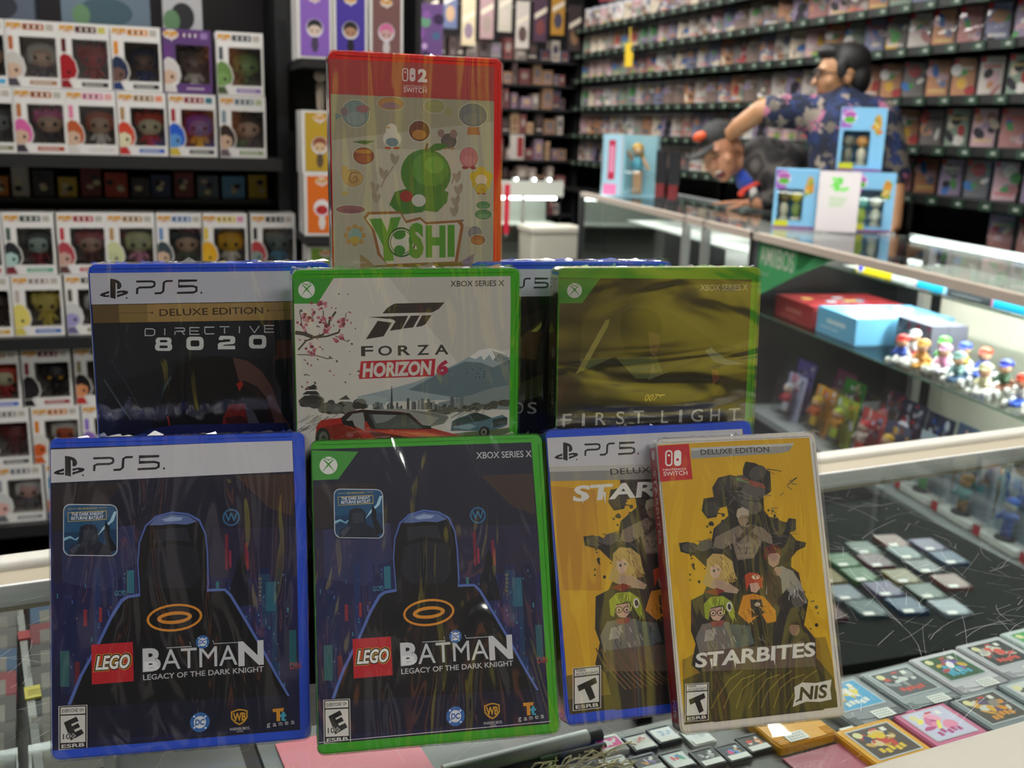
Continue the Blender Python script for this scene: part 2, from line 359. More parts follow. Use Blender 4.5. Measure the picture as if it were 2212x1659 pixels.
('P','#3a6a8a',[(120.9,139.3),(121.7,139.3),(121.6,141.8),(120.9,141.7)]),
('P','#5a3a6a',[(38.9,80.1),(39.3,80.1),(39.3,81.3),(38.9,81.3)]),
('P','#2f7a8a',[(115.1,133.1),(115.8,133.1),(115.8,134.2),(115.1,134.2)]),
('P','#7a4a3a',[(29.9,91.5),(30.6,91.5),(30.6,92.6),(29.9,92.6)]),
('P','#4a5a9a',[(97.8,119.1),(98.3,119.1),(98.3,122.6),(97.7,122.5)]),
('P','#3a6a8a',[(32.7,104.8),(33.1,104.8),(33.1,105.7),(32.7,105.7)]),
('P','#5a3a6a',[(5.2,90.8),(5.5,90.8),(5.5,91.5),(5.2,91.5)]),
('P','#2f7a8a',[(123.6,97.7),(124.3,97.7),(124.3,100.4),(123.5,100.3)]),
('P','#4a5a9a',[(118.2,132.5),(118.9,132.6),(118.9,134.9),(118.2,134.8)]),
('P','#2f7a8a',[(19.5,122.4),(20.1,122.4),(20.1,123.2),(19.5,123.1)]),
('P','#7a4a3a',[(21.2,124.3),(21.6,124.3),(21.6,126),(21.2,126)]),
('P','#6a2036',[(90.6,55.4),(92.3,55.4),(92.2,74.8),(90.4,74.7)]),
('P','#8a2a40',[(92.7,64.6),(93.8,64.6),(93.8,73.8),(92.7,73.7)]),
('P','#6a2036',[(101.1,60.6),(102.7,60.6),(102.6,75.5),(101,75.4)]),
('P','#7c2438',[(102.2,65.2),(103.2,65.2),(103.1,75.6),(102.1,75.5)]),
('P','#7a2838',[(16.3,92.2),(18.2,92.2),(18.2,101.2),(16.3,101.1)]),
('P','#8a3038',[(24.3,91.6),(25.8,91.6),(25.7,99.5),(24.2,99.4)]),
('P','#1f6a70',[(85.4,81.2),(87,81.2),(86.8,101.8),(85.3,101.7)]),
('P','#235a70',[(112.2,83),(117.8,83.1),(117.7,99.5),(112.1,99.1)]),
('P','#2a6a80',[(38.8,72.5),(42.5,72.5),(42.4,85.1),(38.8,84.8)]),
('P','#2c5a5e',[(4.4,113.5),(9,113.6),(8.9,132.7),(4.3,132.3)]),
('P','#1d5560',[(124.4,110.4),(128.3,110.4),(128.2,130.3),(124.3,130)]),
('P','#5c2030',[(11.7,119.6),(14.2,119.7),(14.1,136.5),(11.6,136.3)]),
('P','#28305e',[(29,67.4),(32.2,67.4),(32.2,81),(28.9,80.8)]),
('P','#14131c',[(96.6,71.7),(100,65.1),(101.6,72),(103.2,88.1),(93.1,88.6)]),
('P','#0f1020',[(93.2,82.9),(95.4,77.9),(102.1,78.9),(105.4,95.2),(92,95.4)]),
('P','#4c63a8',[(44.1,68.3),(45.2,57.2),(48.5,48.4),(53.9,43.6),(62.6,41.5),(71.4,42.9),(77.4,46.6),(80.6,54.8),(81.5,65.1),(81.7,82.1),(80.7,87.7),(45,87.5)]),
('P','#5168ac',[(46.1,85.1),(38.5,86.1),(35.3,87.9),(29.9,96.5),(22.9,111.1),(13.8,127.6),(7.9,142.1),(24.3,143.6),(100.6,144),(124.2,146.7),(117.5,134),(109.7,118.4),(100.9,101.7),(93.7,88.6),(90.4,85.2),(79.3,84.8)]),
('P','#0e0e14',[(44.8,68.9),(45.8,57.8),(49.1,49.1),(54.5,44.7),(62.6,42.6),(71.1,44),(76.6,47.5),(79.9,55),(80.7,65),(80.8,82.1),(80.3,87.7),(45.6,87.5)]),
('P','#0c0c12',[(46.6,86.7),(39.2,87.5),(36.4,89.4),(31.2,97.5),(24.5,111.2),(15.5,127.7),(9.4,142.8),(11.4,161.9),(121.9,159.7),(122.9,146.6),(116.1,134.1),(108.4,118.6),(99.5,102.1),(92.7,89.9),(89.8,86.5),(79.3,86.3)]),
('P','#12142a',[(11.5,144.1),(120.8,145.8),(126.4,163.6),(6.2,161.4)]),
('P','#56699a',[(50.6,48.5),(54.5,44.7),(62.6,42.9),(71.1,44.3),(75.7,47.7),(70.2,49.1),(62.6,48.3),(56.1,48.8)]),
('P','#8ea0c4',[(57.2,45.7),(62.6,44.2),(68.6,45.2),(67,46.7),(59.3,47)]),
('P','#1a1b26',[(50.6,62),(62.5,59.4),(75.6,61.9),(77.7,77.3),(72.2,83.7),(53.7,83),(48.3,76.5)]),
('P','#22232e',[(52.8,50.9),(70.2,50.8),(72.4,58.8),(62.5,57.1),(52.7,58.8)]),
('E','#d0862a',63.3,99.5,14.65,7.46,-2),
('E','#0c0c12',63.3,99.5,13.34,6.22,-2),
('E','#d0862a',63.3,99.5,9.18,3.39,-2),
('E','#0c0c12',63.3,99.5,7,1.58,-2),
('E','#2f5f86',94.1,46.2,4.67,4.79,0),
('E','#1b1c30',94.1,46.2,3.78,3.88,0),
('T','W','#2f6f96',90.63,43.71,6.89,4.79,0.01,0),
('T','GCPD','#3f7f95',32.45,83.13,5.89,2.69,0.01,0),
('T','M','#8a7a3a',108.37,80.25,1.57,1.6,0,0),
('T','O','#8a7a3a',108.36,82.54,1.57,1.6,0,0),
('T','N','#8a7a3a',108.35,84.83,1.57,1.6,0,0),
('T','A','#8a7a3a',108.33,87.13,1.57,1.6,0,0),
('T','R','#8a7a3a',108.32,89.42,1.57,1.61,0,0),
('T','C','#8a7a3a',108.3,91.71,1.57,1.61,0,0),
('T','DIN','#a03a34',124.66,128.43,5.8,3.46,0.01,0),
('P','#b5202b',[(20.2,111.2),(41.4,111.2),(41.7,132.2),(20.3,132.4)]),
('T','LEGO','#d9b02a',21.02,116.5,19.87,9.4,0.12,0.25),
('T','LEGO','#151010',21.33,116.72,19.23,8.95,0.09,0.25),
('T','LEGO','#e4e2de',22.08,117.45,17.84,7.61,0.03,0.25),
('T','B','#c4c6ca',46.38,115.12,9.42,12.61,0.04,0),
('T','ATMA','#bfc2c7',56.23,116.42,40.04,10.9,0,0),
('T','N','#c4c6ca',96.72,114.8,13.65,13.51,0.04,0),
('T','B','#dcdde0',47.11,122.27,7.9,4.95,0.035,0),
('T','LEGACY OF THE DARK KNIGHT','#b9babd',46.53,129.18,63.67,2.95,0.012,0),
('S','#9aa0a6',0.44,[(58.88,115.57),(71.98,115.7),(71.12,113.36)]),
('S','#9aa0a6',0.45,[(96.87,115.14),(83.88,115.04),(83.23,113.17)]),
('E','#2f66a8',77.8,113.7,3.53,3.63,0),
('E','#cfd6dc',77.8,113.7,2.19,2.25,0),
('T','DC','#2458a0',76.06,112.53,3.53,2.25,0.04,0.15),
('E','#dfe3e8',79.8,115.9,0.35,0.36,0),
('E','#dfe3e8',75.8,115.6,0.35,0.36,0),
('E','#dfe3e8',75.8,111.4,0.35,0.36,0),
('E','#dfe3e8',79.8,111.7,0.35,0.36,0),
('E','#2f66a8',75.8,157,5.19,5.34,0),
('E','#cfd6dc',75.8,157,3.22,3.31,0),
('T','DC','#2458a0',73.2,155.34,5.18,3.31,0.04,0.15),
('E','#dfe3e8',78.7,160.3,0.52,0.53,0),
('E','#dfe3e8',72.8,159.7,0.52,0.53,0),
('E','#dfe3e8',72.9,153.7,0.52,0.53,0),
('E','#dfe3e8',78.7,154.2,0.52,0.53,0),
('P','#b98a2c',[(92.2,152.7),(95,151.8),(96.9,151.5),(98.9,151.9),(101.2,152.7),(101.2,156.7),(99.4,159),(96.8,160.4),(94.3,159),(92.3,156.6)]),
('P','#16141c',[(93,153.3),(95.2,152.5),(96.9,152.3),(98.8,152.6),(100.4,153.3),(100.4,156.4),(98.9,158.3),(96.8,159.5),(94.7,158.3),(93,156.2)]),
('T','WB','#c8962e',93.38,153.55,6.8,4.57,0.03,0),
('T','WARNER BROS.','#b5b5b8',91.45,161.45,10.81,1.6,0.01,0),
('T','GAMES','#b5b5b8',95.11,163.28,3.57,0.91,0,0),
('P','#c98a2c',[(114.7,153),(120.8,152.9),(120.5,154.8),(118.7,154.7),(118.7,159.9),(116.7,159.9),(116.7,154.8),(114.8,154.7)]),
('P','#3f95b0',[(119.6,155.1),(121.2,155.1),(121.2,156.4),(122.1,156.4),(121.9,157.7),(121,157.7),(121,159),(122,159.3),(121.6,160.3),(119.4,159.7),(119.4,157.9),(118.5,157.6),(118.7,156.4),(119.6,156.4)]),
('T','g','#c0c0c2',111.36,160.64,1.91,2.53,0,0),
('T','a','#c0c0c2',114.63,160.82,1.92,1.84,0,0),
('T','m','#c0c0c2',117.9,160.66,1.92,1.84,0,0),
('T','e','#c0c0c2',121.18,160.5,1.93,1.84,0,0),
('T','s','#c0c0c2',124.47,160.34,1.93,1.85,0,0),
('P','#c9c6c0',[(3.4,142.5),(17.9,142.9),(17.7,166.1),(3.3,165.6)]),
('P','#141414',[(3.9,142.8),(17.5,143.2),(17.3,165.7),(3.7,165.2)]),
('P','#d2cfc9',[(4.5,143.3),(16.9,143.7),(16.8,147.4),(4.4,147)]),
('P','#d2cfc9',[(4.4,147.7),(16.8,148.1),(16.7,162.4),(4.3,162)]),
('T','EVERYONE 10+','#222222',5.16,144.35,10.98,1.97,0.012,0),
('P','#1a1a1a',[(6,151.3),(12.3,148.7),(13.5,151.1),(9.7,152.6),(10.1,153.5),(13.2,152.2),(14.2,154.4),(11.1,155.6),(11.7,156.8),(14.9,155.5),(16.1,157.9),(9.4,161.1)]),
('T','10+','#d2cfc9',5.21,157.07,6.78,3.47,0.05,0),
('T','10+','#1a1a1a',5.5,157.36,6.2,2.89,0.012,0),
('T','ESRB','#d2cfc9',4.74,162.85,11.56,1.97,0.02,0)],
 'caped_blue':[('U','caped',1,0,0),
('P','#c3c2c9',[(0.1,5.6),(128,4.3),(128.4,21.9),(0,23.5)]),
('P','#1c1b1e',[(7.6,9.2),(10.2,9.6),(12.4,10.5),(13.6,11.9),(13.9,13.7),(13,15),(11.4,15),(11.4,12),(10.6,11.4),(10.6,20.5),(7.6,19.7)]),
('P','#1c1b1e',[(7.1,15.9),(7.1,17.3),(4.6,18),(5.4,18.4),(7.1,18.1),(7.1,19.3),(4.4,19.3),(2.2,18.7),(1.9,18),(3.2,17.1)]),
('P','#1c1b1e',[(11.3,19.6),(11.4,18.2),(14.8,17.3),(14.2,16.8),(11.4,17.5),(11.4,16.2),(14.5,15.7),(17.1,16.2),(17.7,17.1),(16.7,18)]),
('S','#1c1b1e',1.19,[(22.03,11.04),(30.49,11.02),(32.09,11.47),(32.4,12.49),(32.07,13.63),(30.47,14.32),(24.08,14.33),(22.64,15.02),(22.46,17.97)]),
('S','#1c1b1e',1.21,[(42.54,10.98),(38.99,10.99),(37.54,11.79),(37.19,16.59),(35.89,17.61),(32.36,17.73)]),
('S','#1c1b1e',1.22,[(56.3,10.93),(45.93,10.97),(45.91,14.06),(53.85,14.04),(55.95,14.72),(55.94,16.79),(54.31,17.6),(44.91,17.72)]),
('E','#1c1b1e',16.7,20,0.48,0.5,0),
('E','#1c1b1e',58.7,17.8,0.57,0.59,0)],
 'badge':[('P','#b9c2cc',[(30.9,36.3),(32,36.6),(33,37.1),(33.8,38),(34.3,39.1),(34.5,40.3),(34.3,60.7),(34.1,61.8),(33.6,62.9),(32.8,63.6),(31.8,64.1),(30.7,64.2),(10.1,62.9),(9,62.7),(8,62.1),(7.2,61.2),(6.7,60.1),(6.5,59),(6.7,38.8),(6.9,37.6),(7.4,36.6),(8.2,35.8),(9.2,35.3),(10.3,35.2)]),
('P','#1d4f74',[(30.7,36.8),(31.8,37),(32.7,37.5),(33.4,38.3),(33.9,39.3),(34,40.4),(33.9,60.5),(33.7,61.6),(33.2,62.5),(32.5,63.2),(31.6,63.7),(30.6,63.8),(10.2,62.5),(9.2,62.3),(8.3,61.7),(7.6,60.9),(7.1,59.9),(7,58.9),(7.1,38.9),(7.3,37.9),(7.7,36.9),(8.5,36.2),(9.4,35.8),(10.4,35.7)]),
('P','#163a5c',[(7,50.4),(34,49.8),(33.9,60.5),(30.6,63.8),(10.2,62.5),(7,58.9)]),
('P','#9fc6da',[(34,40.3),(32.4,45.2),(28.1,48.9),(23.8,53.1),(27,48.3),(30.5,45.1),(32.6,40.2)]),
('P','#7fb0c8',[(7,53.2),(10.1,52.3),(12.7,54.1),(15.9,52.1),(13.2,55),(10.1,53.5),(7,54.9)]),
('T','PRE-ORDER BONUS','#b9a35a',14.17,37.4,9.74,1.11,0.01,0),
('S','#b9a35a',0.21,[(9.11,37.91),(13.54,37.82)]),
('S','#b9a35a',0.21,[(24.77,37.88),(29.03,37.89)]),
('P','#b9a35a',[(9,39.7),(28.8,39.4),(28.9,44.4),(9.1,44.8)]),
('P','#1d4a6c',[(9.3,40),(28.5,39.8),(28.6,44),(9.4,44.5)]),
('T','THE DARK KNIGHT','#d5dbe2',10.88,40.01,16.31,1.78,0.02,0.1),
('T','RETURNS BATSUIT','#d5dbe2',10.66,42.12,16.63,1.78,0.02,0.1),
('P','#1a2030',[(14.8,50.3),(15.4,47.6),(18.6,46.4),(22.3,46.9),(24.1,49.2),(24.3,54.8),(24.9,56),(29.6,59),(31.4,63.8),(8.9,62.4),(10,58.4),(14.3,55.9)]),
('P','#3a4250',[(10,59.5),(13.2,56.9),(15.8,56.7),(13.2,60.8),(11.1,62.5)]),
('P','#2a3242',[(16.6,49.3),(22.8,49.1),(23.2,54.7),(17.4,55.1)]),
('P','#0f141c',[(28.1,45),(30.4,48.5),(30.2,52.9),(32.5,57.5),(33.9,61),(30.1,62.1),(28.6,57.3),(27.5,51.6)])],
 'caped_green':[('U','caped',1,0,0),
('P','#3f8f35',[(0.1,5.2),(26.4,6.9),(14.8,22.2),(-0.1,22.3)]),
('E','#d8d8d4',9.5,14.2,5.03,5.03,0),
('P','#3f8f35',[(6.5,10),(8.3,10.5),(9.6,11.6),(10.8,10.6),(12.7,10.2),(11.6,9.9),(9.6,10.8),(7.6,9.7)]),
('P','#3f8f35',[(6.2,10.9),(7.6,11),(10,13.4),(12.2,16.8),(12.9,18.6),(11.5,16.3),(9.5,14.3),(7.3,11.7)]),
('P','#3f8f35',[(13,11.2),(11.6,11.1),(9,13.4),(6.7,16.6),(6,18.3),(7.5,16.1),(9.5,14.3),(11.8,11.8)]),
('T','XBOX SERIES X','#b4b4b6',94.9,9.49,33.26,3.89,0.012,0),
('S','#c8c8cc',0.33,[(0.39,164.64),(130.51,164.3)])],
 'yellow_red':[('P','#c79a1c',[(1,3.4),(100.7,2.7),(100.5,164.5),(2.8,164.9)]),
('P','#8a6a1e',[(4.6,128.9),(17.2,124.2),(97.5,123.2),(100.1,137.2),(100.5,164.5),(2.8,164.9)]),
('P','#4a4022',[(4.1,139.9),(25,133.8),(90.3,135.3),(99.8,147.5),(100.5,164.5),(2.8,164.9)]),
('U','cluster',1,0,0),
('P','#3b351f',[(15.8,136.4),(89.6,139.9),(100.6,155.5),(100.5,164.5),(2.8,164.9),(3,156.3)]),
('S','#7a6a34',0.63,[(19.8,157.68),(24.3,151.48),(33.03,142.23),(41.21,138.4)]),
('S','#7a6a34',0.63,[(27.56,158.33),(32.37,149.94),(40.92,142.85),(48.88,141.24)]),
('S','#7a6a34',0.63,[(35.37,158.99),(40.5,148.38),(48.86,143.48),(57.16,139.63)]),
('S','#7a6a34',0.64,[(43.21,159.65),(47.85,153.42),(56.83,144.11),(64.89,142.49)]),
('S','#7a6a34',0.64,[(51.09,160.31),(56.07,151.87),(64.85,144.74),(73.27,140.88)]),
('S','#7a6a34',0.64,[(59.01,160.98),(64.35,150.31),(72.91,145.37),(81.07,143.76)]),
('S','#7a6a34',0.65,[(66.97,161.65),(71.77,155.38),(81.01,146.01),(89.55,142.14)]),
('P','#8d8c8a',[(21.7,6.2),(89.9,6),(86.2,10.6),(81.1,11.7),(21.2,12.7)]),
('P','#b4b2ae',[(21.7,6.2),(89.9,6),(88.7,7.5),(21.7,7.9)]),
('T','DELUXE EDITION','#3a3632',27.7,7.42,44.97,3.32,0.008,0),
('T','STARBITES','#d6d3cc',12.32,125.67,77.76,8.39,0.03,0.12),
('P','#d6d3cc',[(21.7,129.6),(23.5,129.7),(22.5,135.7)]),
('P','#d6d3cc',[(36.4,130.4),(38.2,130.5),(37.2,136.5)]),
('P','#d6d3cc',[(61.7,130.9),(63.5,131.1),(62.5,137.1)]),
('P','#b8202c',[(-1.7,4.1),(20.6,3.6),(21,24.9),(-1.1,25.5)]),
('P','#e4dfda',[(7.7,6.9),(8.4,7.1),(8.9,7.3),(9.3,7.8),(9.5,8.3),(9.6,8.9),(9,14.6),(8.9,15.2),(8.5,15.7),(8,16.1),(7.5,16.3),(6.8,16.4),(6.3,16.4),(5.7,16.3),(5.2,16),(4.8,15.5),(4.5,15),(4.5,14.4),(5,8.7),(5.2,8.2),(5.5,7.6),(6,7.2),(6.6,7),(7.2,6.9)]),
('P','#b8202c',[(7.5,7.7),(7.9,7.8),(8.3,8),(8.6,8.3),(8.7,8.7),(8.8,9.1),(8.2,14.4),(8.1,14.8),(7.9,15.1),(7.5,15.4),(7.1,15.6),(6.7,15.6),(6.6,15.6),(6.2,15.6),(5.8,15.3),(5.5,15),(5.3,14.7),(5.3,14.3),(5.8,9),(5.9,8.6),(6.2,8.2),(6.5,7.9),(6.9,7.7),(7.4,7.7)]),
('E','#e4dfda',7.2,10,0.71,0.67,0),
('P','#e4dfda',[(13.3,7.1),(13.9,7.2),(14.5,7.5),(14.9,8),(15.1,8.5),(15.2,9.1),(14.6,14.8),(14.4,15.4),(14.1,15.9),(13.6,16.3),(13,16.5),(12.4,16.6),(11.9,16.6),(11.2,16.5),(10.7,16.2),(10.3,15.8),(10.1,15.2),(10,14.6),(10.6,8.9),(10.8,8.4),(11.1,7.8),(11.6,7.4),(12.2,7.2),(12.8,7.1)]),
('E','#b8202c',12.5,12.8,0.91,0.86,0),
('T','NINTENDO','#e4dfda',2.77,17.89,14.65,1.24,0.004,0),
('T','SWITCH','#e4dfda',2.79,19.64,15.19,2.48,0.004,0),
('P','#c9c6c2',[(73.5,150.5),(79.1,148.3),(88.2,149.4),(98.4,148.3),(96.8,154.1),(97,159.7),(89.2,160.4),(80.1,159.4),(71.3,161.6),(73.5,155.5)]),
('T','NIS','#1b1a18',75.78,150.73,19.38,7.85,0.03,0.2),
('S','#1b1a18',0.91,[(73.63,158.88),(77.84,157)]),
('P','#c9c6c0',[(5.1,142.4),(19.9,142.9),(17.6,163.8),(2.9,163.3)]),
('P','#141414',[(5.5,142.8),(19.5,143.2),(17.2,163.5),(3.4,163)]),
('P','#d2cfc9',[(6,143.2),(18.8,143.6),(18.4,146.9),(5.7,146.6)]),
('P','#d2cfc9',[(5.6,147.2),(18.4,147.6),(16.9,160.5),(4.3,160.1)]),
('T','TEEN','#222222',6.55,143.51,5.04,1.27,0.01,0),
('T','ADOLESCENTS','#222222',6.37,145.29,11.72,1.27,0.01,0),
('P','#1a1a1a',[(6.5,151.3),(16.3,148.5),(16.9,151.2),(13.5,152.4),(15.2,158.3),(12.2,159.4),(10.2,153.3),(7.1,154.3)]),
('T','ESRB','#d2cfc9',4.57,160.9,11.76,1.77,0.02,0)],
 'yellow_blue':[('P','#c99a26',[(0.5,1.7),(128.7,3.8),(132,164.2),(2.6,165.1)]),
('P','#b8842a',[(1.1,33.3),(28.7,37.3),(27.8,96.4),(4.1,94.5)]),
('P','#6a5a2a',[(1.8,143.2),(71.2,140.9),(132.3,140.9),(131.8,164),(2.6,165.1)]),
('P','#3f3820',[(2,156.6),(131.8,156.2),(131.8,164),(2.6,165.1)]),
('U','cluster',1.06,9.54,-1.49),
('S','#6a5632',0.87,[(21.38,129.28),(24.46,137.54),(31.25,146.15),(38.04,154.77)]),
('S','#745036',0.87,[(24.56,130.04),(27.68,137.85),(34.48,146.48),(41.32,154.66)]),
('S','#5a4c2c',0.87,[(27.75,130.8),(30.91,138.17),(37.71,146.8),(44.61,154.54)]),
('S','#6a5632',0.88,[(30.95,131.56),(34.14,138.48),(40.96,147.13),(47.91,154.43)]),
('S','#745036',0.88,[(34.16,132.32),(37.39,138.8),(44.22,147.45),(51.21,154.31)]),
('S','#5a4c2c',0.88,[(37.37,133.08),(40.64,139.11),(47.48,147.78),(54.53,154.2)]),
('S','#6a5632',0.88,[(40.59,133.84),(43.91,139.43),(50.75,148.11),(57.86,154.08)]),
('S','#745036',0.88,[(43.82,134.61),(47.18,139.75),(54.03,148.44),(61.19,153.96)]),
('S','#5a4c2c',0.89,[(47.05,135.38),(50.45,140.07),(57.32,148.77),(64.54,153.85)]),
('S','#6a5632',0.89,[(50.29,136.15),(53.74,140.39),(60.62,149.1),(67.89,153.73)]),
('P','#bebdc2',[(0.7,2.6),(128.4,4.1),(127.4,25.6),(0.4,21.9)]),
('P','#85837f',[(0.6,22.1),(127.7,25.6),(127.8,34.9),(1,30.4)]),
('P','#b2afaa',[(0.6,22.1),(127.7,25.6),(127.6,28.5),(0.7,24.9)]),
('P','#1c1b1e',[(10.5,7.7),(12.8,8.1),(14.8,9),(15.9,10.4),(16.1,12.2),(15.1,13.5),(13.6,13.5),(13.8,10.5),(13.1,9.9),(12.5,18.8),(9.7,18)]),
('P','#1c1b1e',[(9.5,14.3),(9.4,15.7),(7,16.3),(7.7,16.8),(9.4,16.4),(9.3,17.7),(6.8,17.6),(4.8,17),(4.5,16.3),(5.8,15.4)]),
('P','#1c1b1e',[(13.3,17.9),(13.4,16.6),(16.7,15.7),(16.1,15.3),(13.4,15.9),(13.5,14.6),(16.5,14.2),(18.8,14.6),(19.4,15.5),(18.4,16.4)]),
('S','#1c1b1e',1.12,[(23.84,9.65),(31.77,9.69),(33.24,10.15),(33.46,11.17),(33.07,12.29),(31.51,12.95),(25.53,12.9),(24.13,13.56),(23.76,16.46)]),
('S','#1c1b1e',1.13,[(43.09,9.76),(39.76,9.74),(38.34,10.52),(37.65,15.24),(36.36,16.24),(33.05,16.32)]),
('S','#1c1b1e',1.15,[(56.04,9.84),(46.28,9.78),(46.02,12.83),(53.48,12.89),(55.41,13.58),(55.23,15.61),(53.64,16.39),(44.81,16.43)]),
('E','#1c1b1e',18.3,18.4,0.44,0.42,0),
('E','#1c1b1e',57.7,16.7,0.53,0.5,0),
('T','DELUXE EDITION','#3a3632',38.87,25.03,64.9,3.7,0.008,0),
('T','STARBITES','#d6d3cc',13.96,33.92,107.8,9.53,0.03,0.12),
('P','#d6d3cc',[(33.1,38.7),(35.1,38.9),(34.1,45.8)]),
('P','#d6d3cc',[(19,38.2),(21.1,38.3),(20,45.2)]),
('P','#c9c6c0',[(6.3,139.4),(23.7,139.3),(21.7,163.4),(4.5,163.3)]),
('P','#141414',[(6.7,139.7),(23.1,139.6),(21.3,163),(5,163)]),
('P','#d2cfc9',[(7.4,140.2),(22.4,140.1),(22.1,144),(7.1,144.1)]),
('P','#d2cfc9',[(7.1,144.8),(22,144.7),(20.8,159.7),(5.9,159.6)]),
('T','TEEN','#222222',8.02,140.44,5.91,1.45,0.01,0),
('T','ADOLESCENTS','#222222',7.87,142.35,13.76,1.45,0.01,0),
('P','#1a1a1a',[(8.3,149.5),(19.7,145.8),(20.5,149),(16.5,150.4),(18.8,157.2),(15.2,158.6),(12.6,151.6),(9,152.8)]),
('T','ESRB','#d2cfc9',6.33,160.31,13.84,2.03,0.02,0)],
 'cluster':[('E','#2d2a28',80.3,110.2,0.67,0.65,0),
('E','#2d2a28',13.8,83.8,0.62,0.61,0),
('E','#2d2a28',71,46.5,0.83,0.83,0),
('E','#2d2a28',30.3,51.2,0.81,0.82,0),
('E','#2d2a28',90.8,102,0.54,0.52,0),
('E','#2d2a28',68.6,52.2,0.82,0.82,0),
('E','#2d2a28',72,49.5,0.91,0.91,0),
('E','#2d2a28',21.5,92.9,0.68,0.67,0),
('E','#2d2a28',15.6,69.7,0.67,0.67,0),
('E','#2d2a28',33.5,45.1,0.41,0.41,0),
('E','#2d2a28',16.6,76.6,0.77,0.77,0),
('E','#2d2a28',69.7,53.3,1.03,1.03,0),
('E','#2d2a28',90.6,96.4,0.32,0.31,0),
('E','#2d2a28',15.9,71.4,0.58,0.58,0),
('E','#2d2a28',94.1,109,0.52,0.5,0),
('E','#2d2a28',61.9,49.5,1.2,1.2,0),
('E','#2d2a28',70.4,48,0.49,0.49,0),
('E','#2d2a28',67.5,48.1,0.3,0.3,0),
('E','#2d2a28',17.1,77.6,0.59,0.59,0),
('E','#2d2a28',16.6,75.2,0.99,0.99,0),
('E','#2d2a28',19.8,102.8,0.98,0.96,0),
('E','#2d2a28',62.8,53.3,1.04,1.03,0),
('E','#2d2a28',21.9,105.6,0.84,0.83,0),
('E','#2d2a28',31.3,42.9,0.81,0.82,0),
('E','#2d2a28',93.4,105.5,1.14,1.1,0),
('E','#2d2a28',31.5,38,0.71,0.72,0),
('E','#2d2a28',38.5,40.4,0.53,0.53,0),
('E','#2d2a28',67.1,49.6,0.93,0.93,0),
('E','#2d2a28',92.3,116,1.15,1.11,0),
('E','#2d2a28',68.6,52.4,1.13,1.12,0),
('E','#2d2a28',21.7,93.4,0.7,0.69,0),
('E','#2d2a28',64.8,51.6,0.29,0.29,0),
('E','#2d2a28',35.3,39.4,1.18,1.19,0),
('E','#2d2a28',17.8,69.1,0.5,0.5,0),
('E','#2d2a28',24.9,90.1,1.11,1.1,0),
('E','#2d2a28',38.6,47.2,1.13,1.14,0),
('E','#2d2a28',84.5,97.4,0.56,0.54,0),
('E','#2d2a28',61.6,51.5,0.79,0.79,0),
('E','#2d2a28',17.1,103.6,0.71,0.7,0),
('E','#2d2a28',36,46.1,0.39,0.39,0),
('E','#2d2a28',23.7,77.9,0.48,0.48,0),
('E','#2d2a28',86.9,102.3,1.18,1.14,0),
('E','#2d2a28',85.1,108.7,0.52,0.5,0),
('E','#2d2a28',19.7,69.3,0.86,0.86,0),
('E','#2d2a28',29.5,52,1.04,1.05,0),
('E','#2d2a28',70.3,52.7,1.06,1.06,0),
('E','#2d2a28',29.4,40.5,1.05,1.06,0),
('E','#2d2a28',27.6,53.4,0.76,0.77,0),
('E','#2d2a28',30.9,52.2,1.17,1.18,0),
('E','#2d2a28',88.2,117.8,0.51,0.48,0),
('E','#2d2a28',31,51.1,0.54,0.54,0),
('E','#2d2a28',29.5,56.9,0.69,0.69,0),
('E','#2d2a28',68.4,46,0.77,0.77,0),
('E','#2d2a28',71.4,49.6,0.3,0.3,0),
('E','#2d2a28',19.4,85.2,0.94,0.93,0),
('E','#2d2a28',65.3,54.3,0.83,0.83,0),
('E','#2d2a28',81.8,97,0.52,0.5,0),
('E','#2d2a28',37.6,50.6,0.78,0.78,0),
('E','#2d2a28',36.4,43.8,0.39,0.39,0),
('E','#2d2a28',88.1,124.1,0.63,0.61,0),
('E','#2d2a28',15.7,75.5,0.39,0.39,0),
('E','#2d2a28',14.1,80.7,0.63,0.63,0),
('E','#2d2a28',86.2,96.1,0.86,0.84,0),
('E','#2d2a28',70.4,53.3,0.29,0.29,0),
('E','#2d2a28',20.6,102.3,1.03,1.01,0),
('E','#2d2a28',69.3,51.1,1,1,0),
('E','#2d2a28',92,101.7,0.51,0.49,0),
('E','#2d2a28',35.4,45.8,0.28,0.28,0),
('E','#2d2a28',87.1,121.2,0.92,0.89,0),
('E','#2d2a28',89.6,107.3,0.3,0.29,0),
('P','#2d2a28',[(56.3,15.9),(62.3,17),(66.9,19.5),(72,22.9),(71.5,34.8),(68.1,36.6),(65.9,35.8),(65.5,45.7),(67.7,49.8),(73.8,50.8),(75.5,53),(79.6,53.8),(81.3,51.4),(86,52.3),(85.3,58.8),(80.8,60),(84.9,65.1),(91.1,66.7),(90.2,69.3),(84.7,71.2),(80.3,75.2),(79.5,80.6),(84.2,84.5),(85.3,94.1),(88.5,101.4),(86,109.5),(84.1,115.2),(90.7,123.8),(89.3,142.1),(92.6,146.9),(91,170.4),(21.2,167.4),(15.7,137.5),(10,132.1),(13.7,120.6),(11.5,113.1),(13.3,95.4),(21.3,92.4),(25,85.7),(24.9,77.4),(17.8,69.9),(9.3,67.1),(8.7,62),(14.5,61.6),(22.2,65.6),(29.5,62.4),(31.6,54.8),(41.8,47.7),(41.5,42.1),(36.1,43.1),(34.3,48.1),(28.1,48.8),(24.9,43.8),(27,36.8),(33.5,36.1),(33,30.6),(37.5,24.8),(45.8,23.4),(53.7,26),(54.1,20.3)]),
('E','#3d3a38',42.5,28.5,6.21,4.24,-30),
('E','#4a4643',52.1,27.7,5.44,3.76,7),
